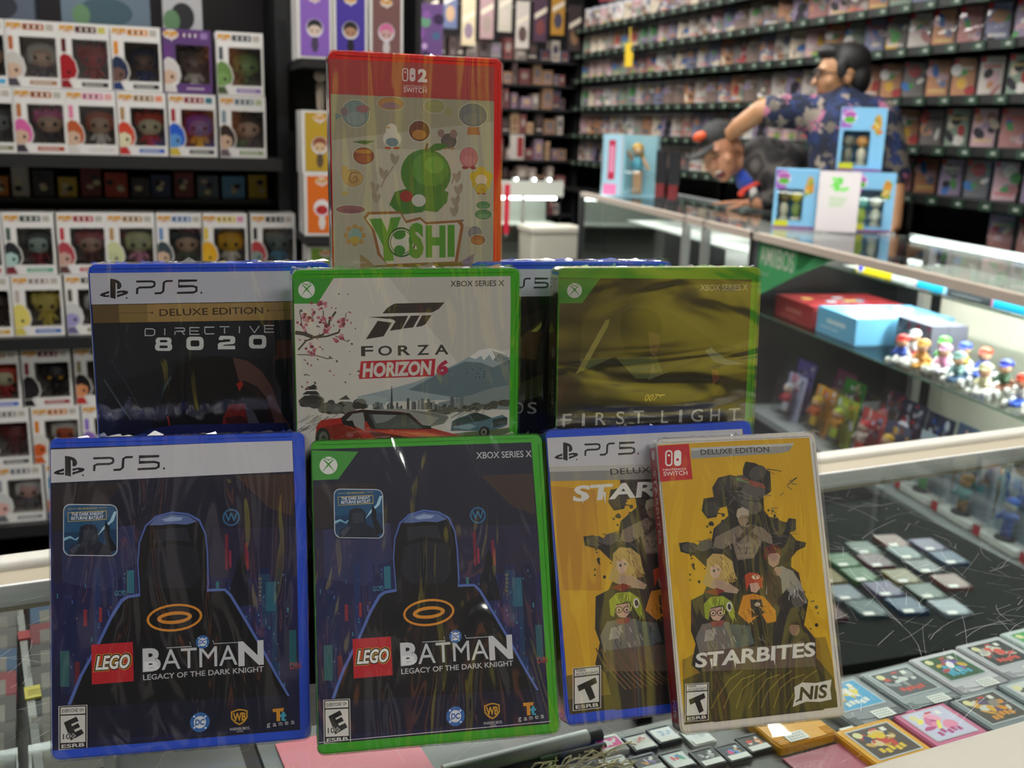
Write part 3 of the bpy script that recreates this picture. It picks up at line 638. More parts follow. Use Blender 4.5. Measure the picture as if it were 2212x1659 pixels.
('E','#57524e',59.5,34.3,8.18,6.25,-16),
('E','#343130',47,36.2,6.75,3.72,21),
('E','#3d3a38',31.4,42.9,4.8,4.17,-2),
('E','#4a4643',63.6,23.2,6.04,4.3,-25),
('E','#57524e',57,42.8,6.78,4.95,12),
('E','#343130',74,59.7,6.8,7.36,-11),
('E','#3d3a38',83.1,55.2,2.19,2.72,26),
('E','#4a4643',15.7,65,5.22,2.86,3),
('E','#57524e',25,64.3,5.25,3.11,-20),
('E','#343130',78.6,66,7.62,2.93,17),
('E','#3d3a38',37.7,57.8,5.32,6.05,-6),
('P','#8c4a3c',[(52.4,25.2),(66.9,30.2),(67.9,32.8),(62.5,31.9),(50.8,27)]),
('P','#5d7a4a',[(49,25.1),(56.2,27.3),(58.7,29.5),(49.4,27)]),
('S','#4a4643',0.4,[(49.98,43.34),(52.22,41.2),(52.96,45.24)]),
('S','#57524e',0.41,[(59.94,32.56),(65.25,31.38),(63.69,30.71)]),
('S','#343130',0.4,[(41.97,60.36),(39.41,63.5),(42.19,58.1)]),
('S','#4a4643',0.4,[(44.14,42.88),(45.52,46.25),(40.43,41.92)]),
('S','#57524e',0.4,[(40.27,71.06),(36.87,67.65),(35.72,70.04)]),
('S','#343130',0.41,[(75.68,68.43),(77.71,72.17),(80.53,67.45)]),
('S','#4a4643',0.4,[(39.12,69.08),(42.13,65.87),(40.96,68.3)]),
('S','#57524e',0.41,[(52.37,38.84),(49.24,35),(50.12,37.63)]),
('S','#343130',0.42,[(84.04,29.29),(89.51,27.3),(82.12,31.64)]),
('S','#4a4643',0.41,[(74.86,45.12),(69.96,44.69),(73.06,48.16)]),
('S','#57524e',0.4,[(42.91,40.09),(47.6,36.82),(41.68,42.34)]),
('S','#343130',0.41,[(74.71,24.49),(70.01,20.98),(79.6,22.84)]),
('S','#4a4643',0.4,[(67.83,68.77),(66.32,67.03),(72.66,69.88)]),
('S','#57524e',0.4,[(44.29,58.26),(42.53,56.53),(38.8,59.83)]),
('S','#343130',0.41,[(78.36,55.75),(83.69,52.5),(75.48,55.43)]),
('S','#4a4643',0.41,[(78.21,72.16),(77.22,70.29),(77.45,72.07)]),
('S','#57524e',0.42,[(82.17,32.35),(85.28,34.28),(85.46,34.55)]),
('S','#343130',0.41,[(64.43,39.18),(62.6,38.07),(67.92,36.19)]),
('S','#4a4643',0.4,[(40.8,59.92),(38.48,56.64),(35.81,60.04)]),
('S','#57524e',0.4,[(45.91,71.69),(49.55,75.4),(43.77,68.58)]),
('S','#343130',0.4,[(37.2,46.74),(39.48,46.47),(34.43,46)]),
('S','#4a4643',0.41,[(62.81,57.03),(65.16,59.7),(64.95,54.36)]),
('S','#57524e',0.41,[(76.82,37.96),(77.68,37.04),(79.74,35.83)]),
('S','#343130',0.41,[(46.42,34.07),(42.35,36.75),(47.42,32.82)]),
('S','#4a4643',0.4,[(49.38,72.49),(49.69,70.58),(52.52,73.77)]),
('S','#57524e',0.42,[(86.07,28.24),(85.46,30.63),(89.42,31.52)]),
('P','#77695c',[(41.9,56.2),(47.5,54),(55.7,53.8),(63.5,56.1),(68.9,61.8),(68.9,66.7),(62.5,63.9),(58.4,69.8),(55.8,73.8),(45.1,74.4),(43.7,69),(43,64.1),(35.9,67.3),(30.1,65.8),(32.1,59.9)]),
('P','#55483f',[(47.5,54),(50.3,53.6),(60.1,61.4),(57.8,63.7)]),
('P','#4a3f38',[(55.7,53.8),(58.9,55.2),(46.3,64.3),(44.4,63)]),
('E','#8a7b6c',47.4,66.2,2.27,1.33,0),
('E','#8a7b6c',52.8,65.8,2.27,1.33,0),
('E','#8a7b6c',47.3,69.2,2.26,1.32,0),
('E','#8a7b6c',52.4,69.2,2.27,1.33,0),
('E','#8a7b6c',47.2,72,2.26,1.32,0),
('E','#8a7b6c',51.8,72.1,2.27,1.32,0),
('P','#8b7565',[(48.3,47.4),(54.5,47),(54.3,51.9),(51.5,54.9),(48.9,53.7),(47.6,51)]),
('P','#a89c88',[(46.9,47.9),(48,44.3),(51.6,43.2),(55.1,45.2),(55.2,48.9),(54,47.9),(49.6,48),(48,50.4)]),
('S','#3a2c26',0.4,[(48.48,49.57),(50.06,49.9)]),
('S','#3a2c26',0.4,[(51.57,49.72),(53.5,49.45)]),
('P','#8b8781',[(64.2,82.1),(73.3,79.6),(80.3,83.1),(84.7,90.5),(87.7,102.6),(81.5,103.3),(74.8,93.5),(65.5,102.3),(61.2,95)]),
('P','#3d3230',[(62.9,82),(68.4,80.6),(72.2,87.4),(71.7,106.2),(61.7,100.9)]),
('P','#a58272',[(64.8,71.9),(71.1,71.1),(73.2,73.6),(71.4,78.3),(67.8,80.2),(65,78)]),
('P','#5a2a28',[(61.5,73.6),(63.3,67.9),(69,66.1),(73.9,68.4),(73.7,73.6),(71.7,71.7),(65.5,72),(63.6,76.7)]),
('E','#57504c',82,99.8,4.56,5.21,20),
('E','#a58272',70.2,82.5,2.42,2.64,0),
('P','#b4965a',[(24.6,79.8),(25.4,72.7),(29.7,69.4),(36.3,70.3),(41.7,74.8),(42.3,80.8),(43.7,85.6),(38.6,84.1),(32.8,88.5),(26.2,89.3),(21.3,86.6)]),
('P','#8c6f3c',[(32.8,88.5),(38.9,81.8),(42.9,86.8),(35.6,87.5)]),
('P','#c2a190',[(27.3,77),(32.3,76.1),(34.2,79.1),(31.8,83.7),(28.7,84.1),(26.9,81.1)]),
('E','#2c4a50',29.4,79.5,0.79,0.83,0),
('E','#2c4a50',32.3,79,0.66,0.71,0),
('P','#a88c7a',[(28,84.7),(35.8,85.7),(44.3,91.6),(42.7,93.8),(33.7,92.1),(26.2,89.3)]),
('P','#7c2a24',[(22.1,91.3),(30.1,89.5),(35.1,91.6),(29.6,94.1)]),
('P','#b0442c',[(48.7,88.3),(48.6,83.6),(52.1,82),(57.4,82.9),(59.8,86.6),(59.5,92.5),(56.5,90),(51.3,88.5),(48.8,93)]),
('P','#c49a88',[(51.3,88.5),(56.7,88.2),(57.8,91.8),(54.9,94.3),(51.8,93.2)]),
('E','#d5c8a8',55.8,84.9,2.66,1.43,0),
('P','#c27e26',[(46.5,95.2),(53.2,94.5),(59.6,96.6),(66.5,105.3),(66.3,111.7),(60.2,112.4),(57,106.4),(48.4,111.6),(42,105.4)]),
('P','#3a332e',[(50.8,97.8),(58.1,98.3),(59,106.5),(50.8,108.3)]),
('E','#b9b2a4',55.1,101,1.85,1.17,0),
('P','#8d9a2e',[(21.1,106.3),(21,98.2),(25.6,94.5),(33.5,94.4),(38.9,98.2),(40.2,104.1),(38.3,109.2),(35.6,103.8),(32.9,99.6),(24.9,100.8),(23.1,107.6)]),
('P','#6d7a24',[(26.8,95.1),(30.2,94.6),(28.3,99.9),(26.3,100.3)]),
('P','#a6b43c',[(32.1,94.8),(34.7,95.4),(32.8,99.9),(31.3,99.6)]),
('P','#bd988a',[(24.6,101.4),(32.8,100.4),(33.6,104.8),(29.9,108.6),(26.1,107.8),(24.2,104.8)]),
('E','#38281f',26.4,103.8,2.2,1.84,0),
('E','#c9a497',26.4,103.8,1.68,1.38,0),
('E','#2a3a2a',26.4,104,0.65,0.69,0),
('E','#38281f',31,104.1,2.2,1.85,0),
('E','#c9a497',31,104.1,1.68,1.38,0),
('E','#2a3a2a',31,104.3,0.65,0.69,0),
('E','#d6d2cc',37,101,1.82,2.78,0),
('E','#3a3a38',37,101,1.04,1.86,0),
('P','#6c6864',[(18.8,109.6),(27.9,109.1),(35.6,109.6),(40.1,115.6),(38.9,125.8),(15.7,126.4),(14.1,117.2)]),
('P','#8a4a42',[(24,108.8),(33.2,108.3),(31.5,111.6),(25,111.7)]),
('P','#9a948c',[(20.9,113.2),(27.5,112.5),(25.4,119.2),(18.9,119.8)]),
('P','#4e5a5c',[(35.5,110.7),(48.3,112.8),(50.9,123.3),(38.9,125.8)]),
('E','#8a6a5c',77.6,116.9,3.45,4.18,0),
('P','#2a2624',[(72.9,116.8),(75,111.7),(81.7,111.6),(82.7,118.6),(80.5,115),(75.9,114.4)]),
('S','#8c6f3c',0.4,[(35.44,75.71),(35.81,77.35),(37.27,78.15)]),
('S','#d0b478',0.45,[(35.82,73.85),(35.94,75.56),(35.5,77.7)]),
('S','#6e5428',0.34,[(34.29,74.48),(35.01,76.4),(35.08,78.81)]),
('S','#8c6f3c',0.29,[(33.91,76.64),(34.81,78.69),(36.06,80.46)]),
('S','#d0b478',0.29,[(35.77,75.28),(36.13,76.59),(36.07,78.23)]),
('S','#6e5428',0.39,[(34.02,71.6),(35.03,72.57),(35.79,73.73)]),
('S','#8c6f3c',0.31,[(31.4,73.74),(32.84,75.61),(34.07,77.64)]),
('S','#d0b478',0.35,[(29.9,79.08),(31,80.86),(31.78,82.88)]),
('S','#6e5428',0.29,[(36.7,71.55),(37.04,73.14),(37.9,74.33)]),
('S','#8c6f3c',0.48,[(38.01,75.38),(38.99,77.69),(39.75,80.15)]),
('S','#d0b478',0.49,[(30.06,75.23),(31.35,76.94),(32.96,78.41)]),
('S','#6e5428',0.32,[(36.14,77.1),(37.34,78.64),(37.72,80.81)]),
('S','#8c6f3c',0.5,[(26.87,73.98),(27.75,75.86),(29.33,77.2)]),
('S','#d0b478',0.25,[(32.92,76.52),(32.51,79.28),(32.05,82.07)]),
('S','#8c6f3c',0.28,[(41.89,80.64),(41.03,83.1),(40.92,84.99)]),
('S','#d0b478',0.29,[(40.21,79.69),(40.51,82.46),(41.58,84.64)]),
('S','#8c6f3c',0.3,[(39.69,84.77),(40.41,86.22),(40.26,88.32)]),
('S','#d0b478',0.25,[(39.47,77.39),(40.42,79.37),(41.96,80.88)]),
('S','#8c6f3c',0.32,[(40.41,80.5),(40.43,82.68),(40.74,84.64)]),
('S','#d0b478',0.36,[(36.71,83.4),(37.33,85.54),(37.82,87.76)]),
('S','#8c6f3c',0.45,[(42.55,82.56),(42.53,84.32),(43.12,85.62)]),
('S','#d0b478',0.36,[(37.87,82.26),(38.57,83.25),(38.41,84.89)]),
('S','#5a661c',0.26,[(34.32,98.99),(34.24,100.2),(34.48,101.18)]),
('S','#b8c850',0.34,[(30.09,95.11),(30.16,96.23),(30.25,97.35)]),
('S','#5a661c',0.46,[(33.01,97.52),(32.08,100.16),(31.68,102.39)]),
('S','#b8c850',0.28,[(32.61,100.52),(32.35,103.29),(33.04,105.34)]),
('S','#5a661c',0.28,[(32.4,95.08),(32.87,96.68),(33.93,97.84)]),
('S','#b8c850',0.49,[(33.54,96.96),(33.26,98.19),(32.97,99.42)]),
('S','#5a661c',0.28,[(31.25,99.17),(31.89,100.28),(31.48,102.16)]),
('S','#b8c850',0.45,[(33.85,100.29),(34,102.34),(33.4,104.95)]),
('S','#5a661c',0.39,[(34.2,99.33),(33.69,101.21),(34.03,102.45)]),
('S','#b8c850',0.34,[(24.75,96.01),(25.74,98.36),(27.03,100.48)]),
('S','#5a661c',0.44,[(31.7,96.34),(31.12,98),(30.23,99.9)]),
('S','#b8c850',0.3,[(27.62,97.94),(27.08,99.31),(27.28,100.14)]),
('S','#5a661c',0.24,[(38.13,100.46),(38.11,102.53),(37.67,104.9)]),
('S','#a8b840',0.48,[(39.52,104.46),(39.25,106.31),(39.02,108.14)]),
('S','#5a661c',0.33,[(39.27,105.69),(39.63,106.45),(38.86,108.04)]),
('S','#a8b840',0.29,[(39.52,105.8),(39.94,107.89),(40.57,109.84)]),
('S','#5a661c',0.28,[(38.24,101.76),(39.43,104.06),(40.03,106.79)]),
('S','#a8b840',0.31,[(39.82,106.19),(39.02,108.4),(37.99,110.77)]),
('S','#8a5418',0.36,[(62.48,105.33),(62.89,106.81),(63.65,108.04)]),
('S','#e0a850',0.39,[(62.64,103.29),(64.68,104.66),(65.64,106.8)]),
('S','#5a3414',0.39,[(50.46,105.65),(52.7,106.62),(53.81,108.41)]),
('S','#8a5418',0.42,[(58.17,104.02),(59.46,105.4),(60.76,106.78)]),
('S','#e0a850',0.48,[(56.46,102.6),(57.86,103.36),(58.2,104.89)]),
('S','#5a3414',0.37,[(56.86,100.3),(58.41,101.88),(60.53,103.05)]),
('S','#8a5418',0.25,[(54.7,100.98),(55.8,101.63),(56.27,102.73)]),
('S','#e0a850',0.31,[(49.78,108.07),(50.12,110.31),(50.96,112.18)]),
('S','#5a3414',0.41,[(48.63,102.97),(49.22,104.44),(49.26,106.3)]),
('S','#8a5418',0.3,[(59.16,104.27),(59.54,105.06),(59.34,106.27)]),
('S','#e0a850',0.33,[(54.87,99.42),(54.75,101.14),(55.51,102.22)]),
('S','#5a3414',0.51,[(54.63,109.47),(55.08,111.44),(55.92,113.12)]),
('S','#8a5418',0.43,[(45.67,104.83),(46.34,106.85),(46.85,108.98)]),
('S','#e0a850',0.49,[(49.84,102.95),(51.62,104),(52.42,105.76)]),
('S','#5e5a55',0.28,[(80.03,93.67),(81.81,96.11),(83.2,98.81)]),
('S','#b0aca4',0.45,[(80.68,92.94),(80.36,95.57),(80.51,97.84)]),
('S','#4a4642',0.49,[(83.06,95.35),(83.49,98.28),(84.69,100.65)]),
('S','#5e5a55',0.3,[(83.79,95.95),(83.49,98.57),(82.26,101.87)]),
('S','#b0aca4',0.48,[(80.26,93.61),(79.58,96.48),(79.23,99.11)]),
('S','#4a4642',0.3,[(78.14,89.2),(78.63,90.7),(79.73,91.74)]),
('S','#5e5a55',0.44,[(77.5,97.34),(78.83,98.6),(79.63,100.23)]),
('S','#b0aca4',0.42,[(77.11,95.89),(76.03,98.35),(75.79,100.19)]),
('S','#4a4642',0.44,[(82.88,93.81),(83.67,96.3),(84.08,99.05)]),
('S','#5e5a55',0.29,[(77.34,91.52),(76.66,93.26),(76.75,94.43)]),
('S','#b0aca4',0.38,[(82.05,92.75),(82.33,95.4),(81.42,98.89)]),
('S','#4a4642',0.48,[(74.81,92.68),(76.01,94.51),(76.84,96.6)]),
('S','#5e5a55',0.38,[(78.19,100.52),(78.57,102.25),(79.43,103.64)]),
('S','#b0aca4',0.46,[(82.35,96.97),(83.63,99.45),(85.37,101.59)]),
('S','#4a4642',0.27,[(77.91,88.89),(77.96,91.18),(78.94,92.78)]),
('S','#5e5a55',0.38,[(80.41,91.77),(80.71,93.72),(81.98,94.97)]),
('S','#2a2220',0.45,[(63.47,97.27),(64.22,99.56),(65.05,101.81)]),
('S','#5a4c46',0.48,[(68.29,82.06),(69.16,83.86),(69.21,86.27)]),
('S','#2a2220',0.4,[(66.32,82.72),(66.91,85.17),(68.16,87.13)]),
('S','#5a4c46',0.32,[(68.32,95.84),(68.07,97.47),(67.09,99.63)]),
('S','#2a2220',0.33,[(67.27,81.2),(68.29,82.64),(68.71,84.52)]),
('S','#5a4c46',0.44,[(65.59,89.93),(65.46,92.15),(66.46,93.53)]),
('S','#2a2220',0.46,[(69.41,96.99),(69.85,99.43),(71.44,101.04)]),
('S','#5a4c46',0.3,[(67.74,83.63),(69.22,85.89),(69.76,88.85)]),
('S','#2a2220',0.38,[(66.37,91.83),(66.65,95.04),(67.39,97.91)]),
('S','#5a4c46',0.45,[(65.97,85.17),(67.2,87.58),(68.21,90.15)]),
('S','#4c4038',0.31,[(58.94,60.35),(59.03,62.76),(58.92,65.3)]),
('S','#9a8c80',0.43,[(48.84,56.4),(47.97,59.1),(47.92,61.15)]),
('S','#3a302a',0.36,[(44.73,58.63),(45.78,60.44),(45.87,62.98)]),
('S','#4c4038',0.37,[(53.69,57.24),(53.69,58.8),(53.51,60.5)]),
('S','#9a8c80',0.42,[(44.12,59.09),(44.23,61.57),(43.59,64.62)]),
('S','#3a302a',0.39,[(52.64,58.48),(53.42,60.9),(53.1,64.15)]),
('S','#4c4038',0.4,[(56.94,66.97),(56.68,68.61),(55.47,70.96)]),
('S','#9a8c80',0.38,[(38.75,60.18),(38.51,62.74),(39.04,64.7)]),
('S','#3a302a',0.45,[(38.19,64.58),(39.14,66.67),(39.84,68.95)]),
('S','#4c4038',0.35,[(60.57,66.81),(61.11,67.87),(61.11,69.33)]),
('S','#9a8c80',0.32,[(60.05,62.93),(60.57,65.14),(60.74,67.62)]),
('S','#3a302a',0.47,[(51.99,67.31),(51.59,69.06),(50.53,71.32)]),
('S','#4c4038',0.42,[(45.13,63.56),(45.83,66.11),(47.25,68.09)]),
('S','#9a8c80',0.42,[(39.72,62.4),(40.84,64.91),(41.61,67.68)]),
('S','#3a302a',0.28,[(56.75,57.43),(56.86,59.17),(57.09,60.82)]),
('S','#4c4038',0.31,[(55.36,59.22),(55.06,60.74),(54.47,62.48)]),
('S','#9a8c80',0.31,[(44.8,62.96),(46.35,64.83),(47.38,67.08)]),
('S','#3a302a',0.34,[(46.87,65.87),(47.01,68.24),(47.52,70.32)]),
('S','#3e3a37',0.45,[(37.09,115.19),(38.48,117.34),(40.78,118.81)]),
('S','#928e88',0.49,[(33.68,121.88),(34.52,122.6),(34.25,124.13)]),
('S','#b0a8a0',0.44,[(25.67,114.31),(26.95,115.13),(27.62,116.39)]),
('S','#3e3a37',0.47,[(25.74,118.92),(26.07,121.03),(25.65,123.68)]),
('S','#928e88',0.46,[(21.59,113.14),(21.81,115.88),(22.68,118.13)]),
('S','#b0a8a0',0.47,[(30.45,122.17),(31.32,124.3),(32.04,126.52)]),
('S','#3e3a37',0.25,[(23.41,115.66),(24.24,116.78),(25.06,117.91)]),
('S','#928e88',0.46,[(24.38,117.31),(25.07,119.14),(25.85,120.9)]),
('S','#b0a8a0',0.46,[(37.63,118),(38.26,120.02),(39.26,121.76)]),
('S','#3e3a37',0.4,[(23.24,119.6),(23,120.96),(23.06,122.09)]),
('S','#928e88',0.5,[(36.04,118.52),(36.74,120.94),(37.06,123.64)]),
('S','#b0a8a0',0.4,[(21.17,116.31),(20.91,117.67),(21.14,118.67)]),
('S','#3e3a37',0.44,[(22.68,121.62),(23.59,123.31),(24.55,124.95)]),
('S','#928e88',0.31,[(29.44,121.18),(29.97,123.28),(31.23,124.83)]),
('S','#b0a8a0',0.5,[(31.69,113.81),(32.27,115.29),(32.85,116.75)]),
('S','#3e3a37',0.39,[(23.59,112.16),(24.69,113.43),(25.33,115.03)]),
('S','#2e2a28',0.38,[(43.25,114.36),(44.38,116.48),(46.4,117.96)]),
('S','#7a6a60',0.4,[(54.19,119.9),(54.73,121.36),(56.25,122.11)]),
('S','#2e2a28',0.41,[(44.35,113.97),(43.94,116.18),(43.79,118.19)]),
('S','#7a6a60',0.36,[(46.73,114.22),(46.68,115.84),(47.01,117.17)]),
('S','#2e2a28',0.48,[(49.37,116.77),(49.73,118.02),(50.73,118.82)]),
('S','#7a6a60',0.3,[(45.71,115.45),(45.52,117.89),(45.49,120.23)]),
('S','#2e2a28',0.49,[(46.29,121.89),(46.94,123.67),(47.91,125.2)]),
('S','#7a6a60',0.39,[(56.09,120.52),(56.64,121.82),(57.91,122.61)]),
('S','#2e2a28',0.49,[(55.18,117.11),(56.32,118.55),(57.67,119.83)]),
('S','#7a6a60',0.29,[(56.07,118.58),(56.37,119.93),(57,121.03)]),
('S','#2e2a28',0.5,[(49.56,119.19),(51.59,120.58),(52.74,122.6)]),
('S','#7a6a60',0.3,[(56.79,121.93),(57.24,123.08),(58.21,123.87)]),
('S','#7c2a1c',0.48,[(55.17,82.74),(56.12,83.91),(57.58,84.69)]),
('S','#d06a48',0.5,[(55.19,82.95),(55.7,84.24),(56.13,85.61)]),
('S','#7c2a1c',0.42,[(55.02,84.75),(55.77,85.01),(55.38,86.13)]),
('S','#d06a48',0.48,[(55.89,83.03),(57.17,83.9),(57.65,85.36)]),
('S','#7c2a1c',0.43,[(54.18,83.33),(54.97,84.35),(55.63,85.48)]),
('S','#d06a48',0.36,[(57.73,84.51),(58.35,85.76),(59.27,86.78)]),
('S','#7c2a1c',0.32,[(52.11,84.01),(52.07,85.55),(52.19,86.97)]),
('S','#d06a48',0.41,[(59.5,84.14),(60.1,85.46),(60.3,87.08)]),
('S','#341614',0.5,[(72.78,69.1),(73.04,70.13),(73.13,71.3)]),
('S','#7c403c',0.32,[(65.75,70.09),(65.67,72.09),(66.32,73.54)]),
('S','#341614',0.5,[(70.95,69.26),(71.04,70.89),(71.9,71.94)]),
('S','#7c403c',0.32,[(72.58,69.81),(72.41,71.61),(72.42,73.27)]),
('S','#341614',0.27,[(71.23,67.86),(71.55,69.5),(71.5,71.41)]),
('S','#7c403c',0.31,[(64.82,68.35),(65.16,70.11),(66.53,71.08)]),
('S','#341614',0.46,[(65.78,67.98),(66.37,68.72),(66.37,69.9)]),
('S','#7c403c',0.31,[(69.57,67.91),(70.29,69.48),(71.66,70.57)]),
('S','#1e1c1b',0.41,[(36.97,29.35),(38.65,30.76),(40.27,32.21)]),
('S','#6a645e',0.4,[(52.21,37.49),(55.03,37.65),(57.52,38.07)]),
('S','#56504c',0.35,[(40.05,37),(40.87,37.59),(42.89,37.24)]),
('S','#1e1c1b',0.34,[(59.62,38.56),(60.77,39.56),(62.14,40.38)]),
('S','#6a645e',0.38,[(47.68,33.6),(50.49,33.92),(54.18,33.54)]),
('S','#56504c',0.46,[(42.62,31.72),(43.75,33.31),(45.94,34.07)]),
('S','#1e1c1b',0.3,[(57.6,26.37),(59.36,26.32),(60.4,26.84)]),
('S','#6a645e',0.51,[(53.03,34.97),(55.72,36.12),(58.31,37.35)]),
('S','#56504c',0.52,[(53.59,32.82),(55.87,33.36),(57.22,34.61)]),
('S','#1e1c1b',0.35,[(48.65,40.3),(51.1,41.89),(53.96,43.17)]),
('S','#6a645e',0.25,[(43.71,34.69),(46.15,36.55),(47.92,38.93)]),
('S','#56504c',0.26,[(49.01,38.95),(50.73,41.17),(53.25,42.76)]),
('S','#1e1c1b',0.29,[(53.92,26.85),(57.17,27.91),(59.34,29.81)]),
('S','#6a645e',0.46,[(51.45,25.45),(52.92,26.46),(54.62,27.29)]),
('S','#56504c',0.29,[(56.9,37.2),(58.48,37.45),(60.01,37.74)]),
('S','#1e1c1b',0.3,[(50.03,37.13),(50.9,38),(52.29,38.45)]),
('S','#6a645e',0.5,[(65.05,36.4),(67.7,37.18),(71.25,37.28)]),
('S','#56504c',0.42,[(56.37,38.61),(59.08,39.06),(62.63,38.88)]),
('S','#1e1c1b',0.28,[(40.79,34.95),(42.31,36.36),(44.13,37.53)]),
('S','#6a645e',0.49,[(50.42,35.91),(52.77,36.78),(54.28,38.33)]),
('S','#56504c',0.34,[(48.25,39.31),(49.69,39.8),(51.95,39.65)]),
('S','#1e1c1b',0.52,[(54.96,39.37),(58.37,39.67),(60.86,40.7)]),
('S','#6a645e',0.33,[(64.07,37.36),(65.55,38.17),(66.98,39.02)]),
('S','#56504c',0.51,[(49.16,37.71),(51.62,38.99),(55.28,39.34)]),
('S','#1e1c1b',0.33,[(56.8,36.85),(57.55,37.96),(58.84,38.66)]),
('S','#6a645e',0.24,[(52.03,33.79),(53.97,34.58),(55.04,36.05)]),
('S','#1e1c1b',0.31,[(80.59,59.82),(82.3,60.11),(85.02,59.65)]),
('S','#5e5852',0.3,[(72.67,62.29),(75.25,62.37),(78.36,62.06)]),
('S','#1e1c1b',0.3,[(78.88,64.46),(81.31,64.92),(83.18,65.79)]),
('S','#5e5852',0.26,[(69.67,59.78),(72.12,60.58),(73.85,61.92)]),
('S','#1e1c1b',0.34,[(75.93,59.56),(76.86,60.38),(78.54,60.64)]),
('S','#5e5852',0.38,[(82.34,59),(83.18,59.65),(85.03,59.55)]),
('S','#1e1c1b',0.29,[(80.37,61.39),(83.51,61.16),(86.33,61.18)]),
('S','#5e5852',0.39,[(69.97,66.52),(72.36,66.07),(74.63,65.7)]),
('S','#1e1c1b',0.45,[(82.36,67.33),(85.13,68.48),(87.46,69.96)]),
('S','#5e5852',0.38,[(68.81,66.64),(71.27,66.66),(74.84,65.85)]),
('S','#1e1c1b',0.31,[(68.36,62.68),(69.12,63.43),(71.02,63.33)]),
('S','#5e5852',0.27,[(77.37,65.3),(80.87,64.91),(83.23,65.38)]),
('S','#1e1c1b',0.39,[(75,60.83),(77.41,60.48),(80,59.99)]),
('S','#5e5852',0.28,[(75.4,61.54),(78.19,62.41),(79.87,64.11)]),
('S','#1e1c1b',0.28,[(68.49,63.23),(70.19,63.2),(71.67,63.34)]),
('S','#5e5852',0.29,[(68.14,59.95),(70.3,60.01),(73.06,59.62)]),
('S','#1e1c1b',0.38,[(28.25,60.22),(29.64,61.05),(31.81,61.26)]),
('S','#5e5852',0.33,[(16.58,64.82),(18.22,65.54),(19.27,66.73)]),
('S','#1e1c1b',0.47,[(15.36,64.03),(17.04,65.83),(19.43,67.07)]),
('S','#5e5852',0.35,[(29.99,64.27),(32.1,65.84),(33.62,67.85)]),
('S','#1e1c1b',0.38,[(20.28,61.29),(21.52,61.73),(22.6,62.28)]),
('S','#5e5852',0.41,[(27.22,63.44),(28.34,65.47),(30.46,66.71)]),
('S','#1e1c1b',0.31,[(27.31,60.11),(28.03,61),(29.08,61.64)]),
('S','#5e5852',0.31,[(21.93,61.29),(24.2,62.46),(26.75,63.41)]),
('S','#1e1c1b',0.41,[(17.89,62.47),(19.22,63.37),(20.1,64.63)]),
('S','#5e5852',0.37,[(28.79,65.25),(30.41,66.38),(31.49,67.92)]),
('P','#5c4e46',[(17,125.3),(39,124.7),(65.1,125.5),(82.5,124.4),(89.5,131.8),(89.1,143.2),(15.8,136.4)])],
 'helmet':[('P','#16181d',[(0.1,3.7),(128.6,3.6),(129,167),(0.4,166.5)]),
('P','#1d2026',[(0.9,33.4),(127.3,34.7),(127.5,59),(51,53.2),(10.8,68.5),(1,82.1)]),
('P','#101226',[(2.5,89.3),(128.9,95.2),(128.3,167),(0.4,165.8)]),
('P','#b5b6c0',[(-0.1,3.6),(128.6,3.6),(128.7,22.7),(0.2,22.3)]),
('P','#1c1b1e',[(11.2,7.8),(13.6,8.2),(15.7,9.2),(16.8,10.5),(17,12.4),(16,13.8),(14.5,13.8),(14.7,10.7),(13.9,10.1),(13.4,19.4),(10.6,18.6)]),
('P','#1c1b1e',[(10.3,14.7),(10.2,16.1),(7.8,16.8),(8.5,17.3),(10.2,17),(10.1,18.2),(7.6,18.2),(5.5,17.5),(5.2,16.8),(6.5,15.9)]),
('P','#1c1b1e',[(14.2,18.5),(14.3,17.1),(17.7,16.1),(17.1,15.7),(14.3,16.4),(14.4,15),(17.5,14.5),(19.9,15),(20.4,15.9),(19.5,16.8)]),
('S','#1c1b1e',1.15,[(24.93,9.69),(33.09,9.66),(34.62,10.12),(34.87,11.18),(34.5,12.36),(32.91,13.07),(26.74,13.08),(25.32,13.79),(24.99,16.84)]),
('S','#1c1b1e',1.17,[(44.77,9.61),(41.33,9.62),(39.89,10.45),(39.32,15.41),(38.02,16.48),(34.59,16.6)]),
('S','#1c1b1e',1.19,[(58.2,9.55),(48.07,9.59),(47.92,12.79),(55.67,12.77),(57.71,13.48),(57.61,15.63),(55.98,16.47),(46.79,16.59)]),
('E','#1c1b1e',19.4,18.9,0.46,0.49,0),
('E','#1c1b1e',60.3,16.7,0.56,0.59,0),
('P','#5c4a2c',[(0.9,22.6),(128.5,23.1),(128.6,34),(0.9,32.9)]),
('P','#7d673c',[(14.8,22.7),(128.5,23.1),(128.6,34),(14.8,33)]),
('P','#94794a',[(30.1,22.8),(106.9,23.1),(106.9,33.9),(30,33.1)]),
('T','DELUXE EDITION','#2a2218',36.63,25.71,58.4,4.08,0.006,0),
('S','#4a3a24',0.25,[(15.13,27.52),(32.47,27.72)]),
('E','#4a3a24',32.7,27.7,0.58,0.55,0),
('S','#4a3a24',0.28,[(98.02,27.97),(112.42,28.08)]),
('E','#4a3a24',97.8,28,0.63,0.57,0),
('S','#b9bdc0',0.52,[(28.39,37.36),(28.2,40.86),(32.36,40.99),(33.44,40.24),(33.56,37.9),(32.56,37.09),(28.41,36.97)]),
('S','#b9bdc0',0.52,[(39.16,37.03),(38.97,40.95)]),
('S','#b9bdc0',0.53,[(44.57,40.87),(44.67,38.91)]),
('S','#b9bdc0',0.53,[(44.76,36.95),(49.52,37.08),(50.03,37.49),(49.97,38.87),(45.19,38.93)]),
('S','#b9bdc0',0.53,[(48.37,39.02),(49.87,41.04)]),
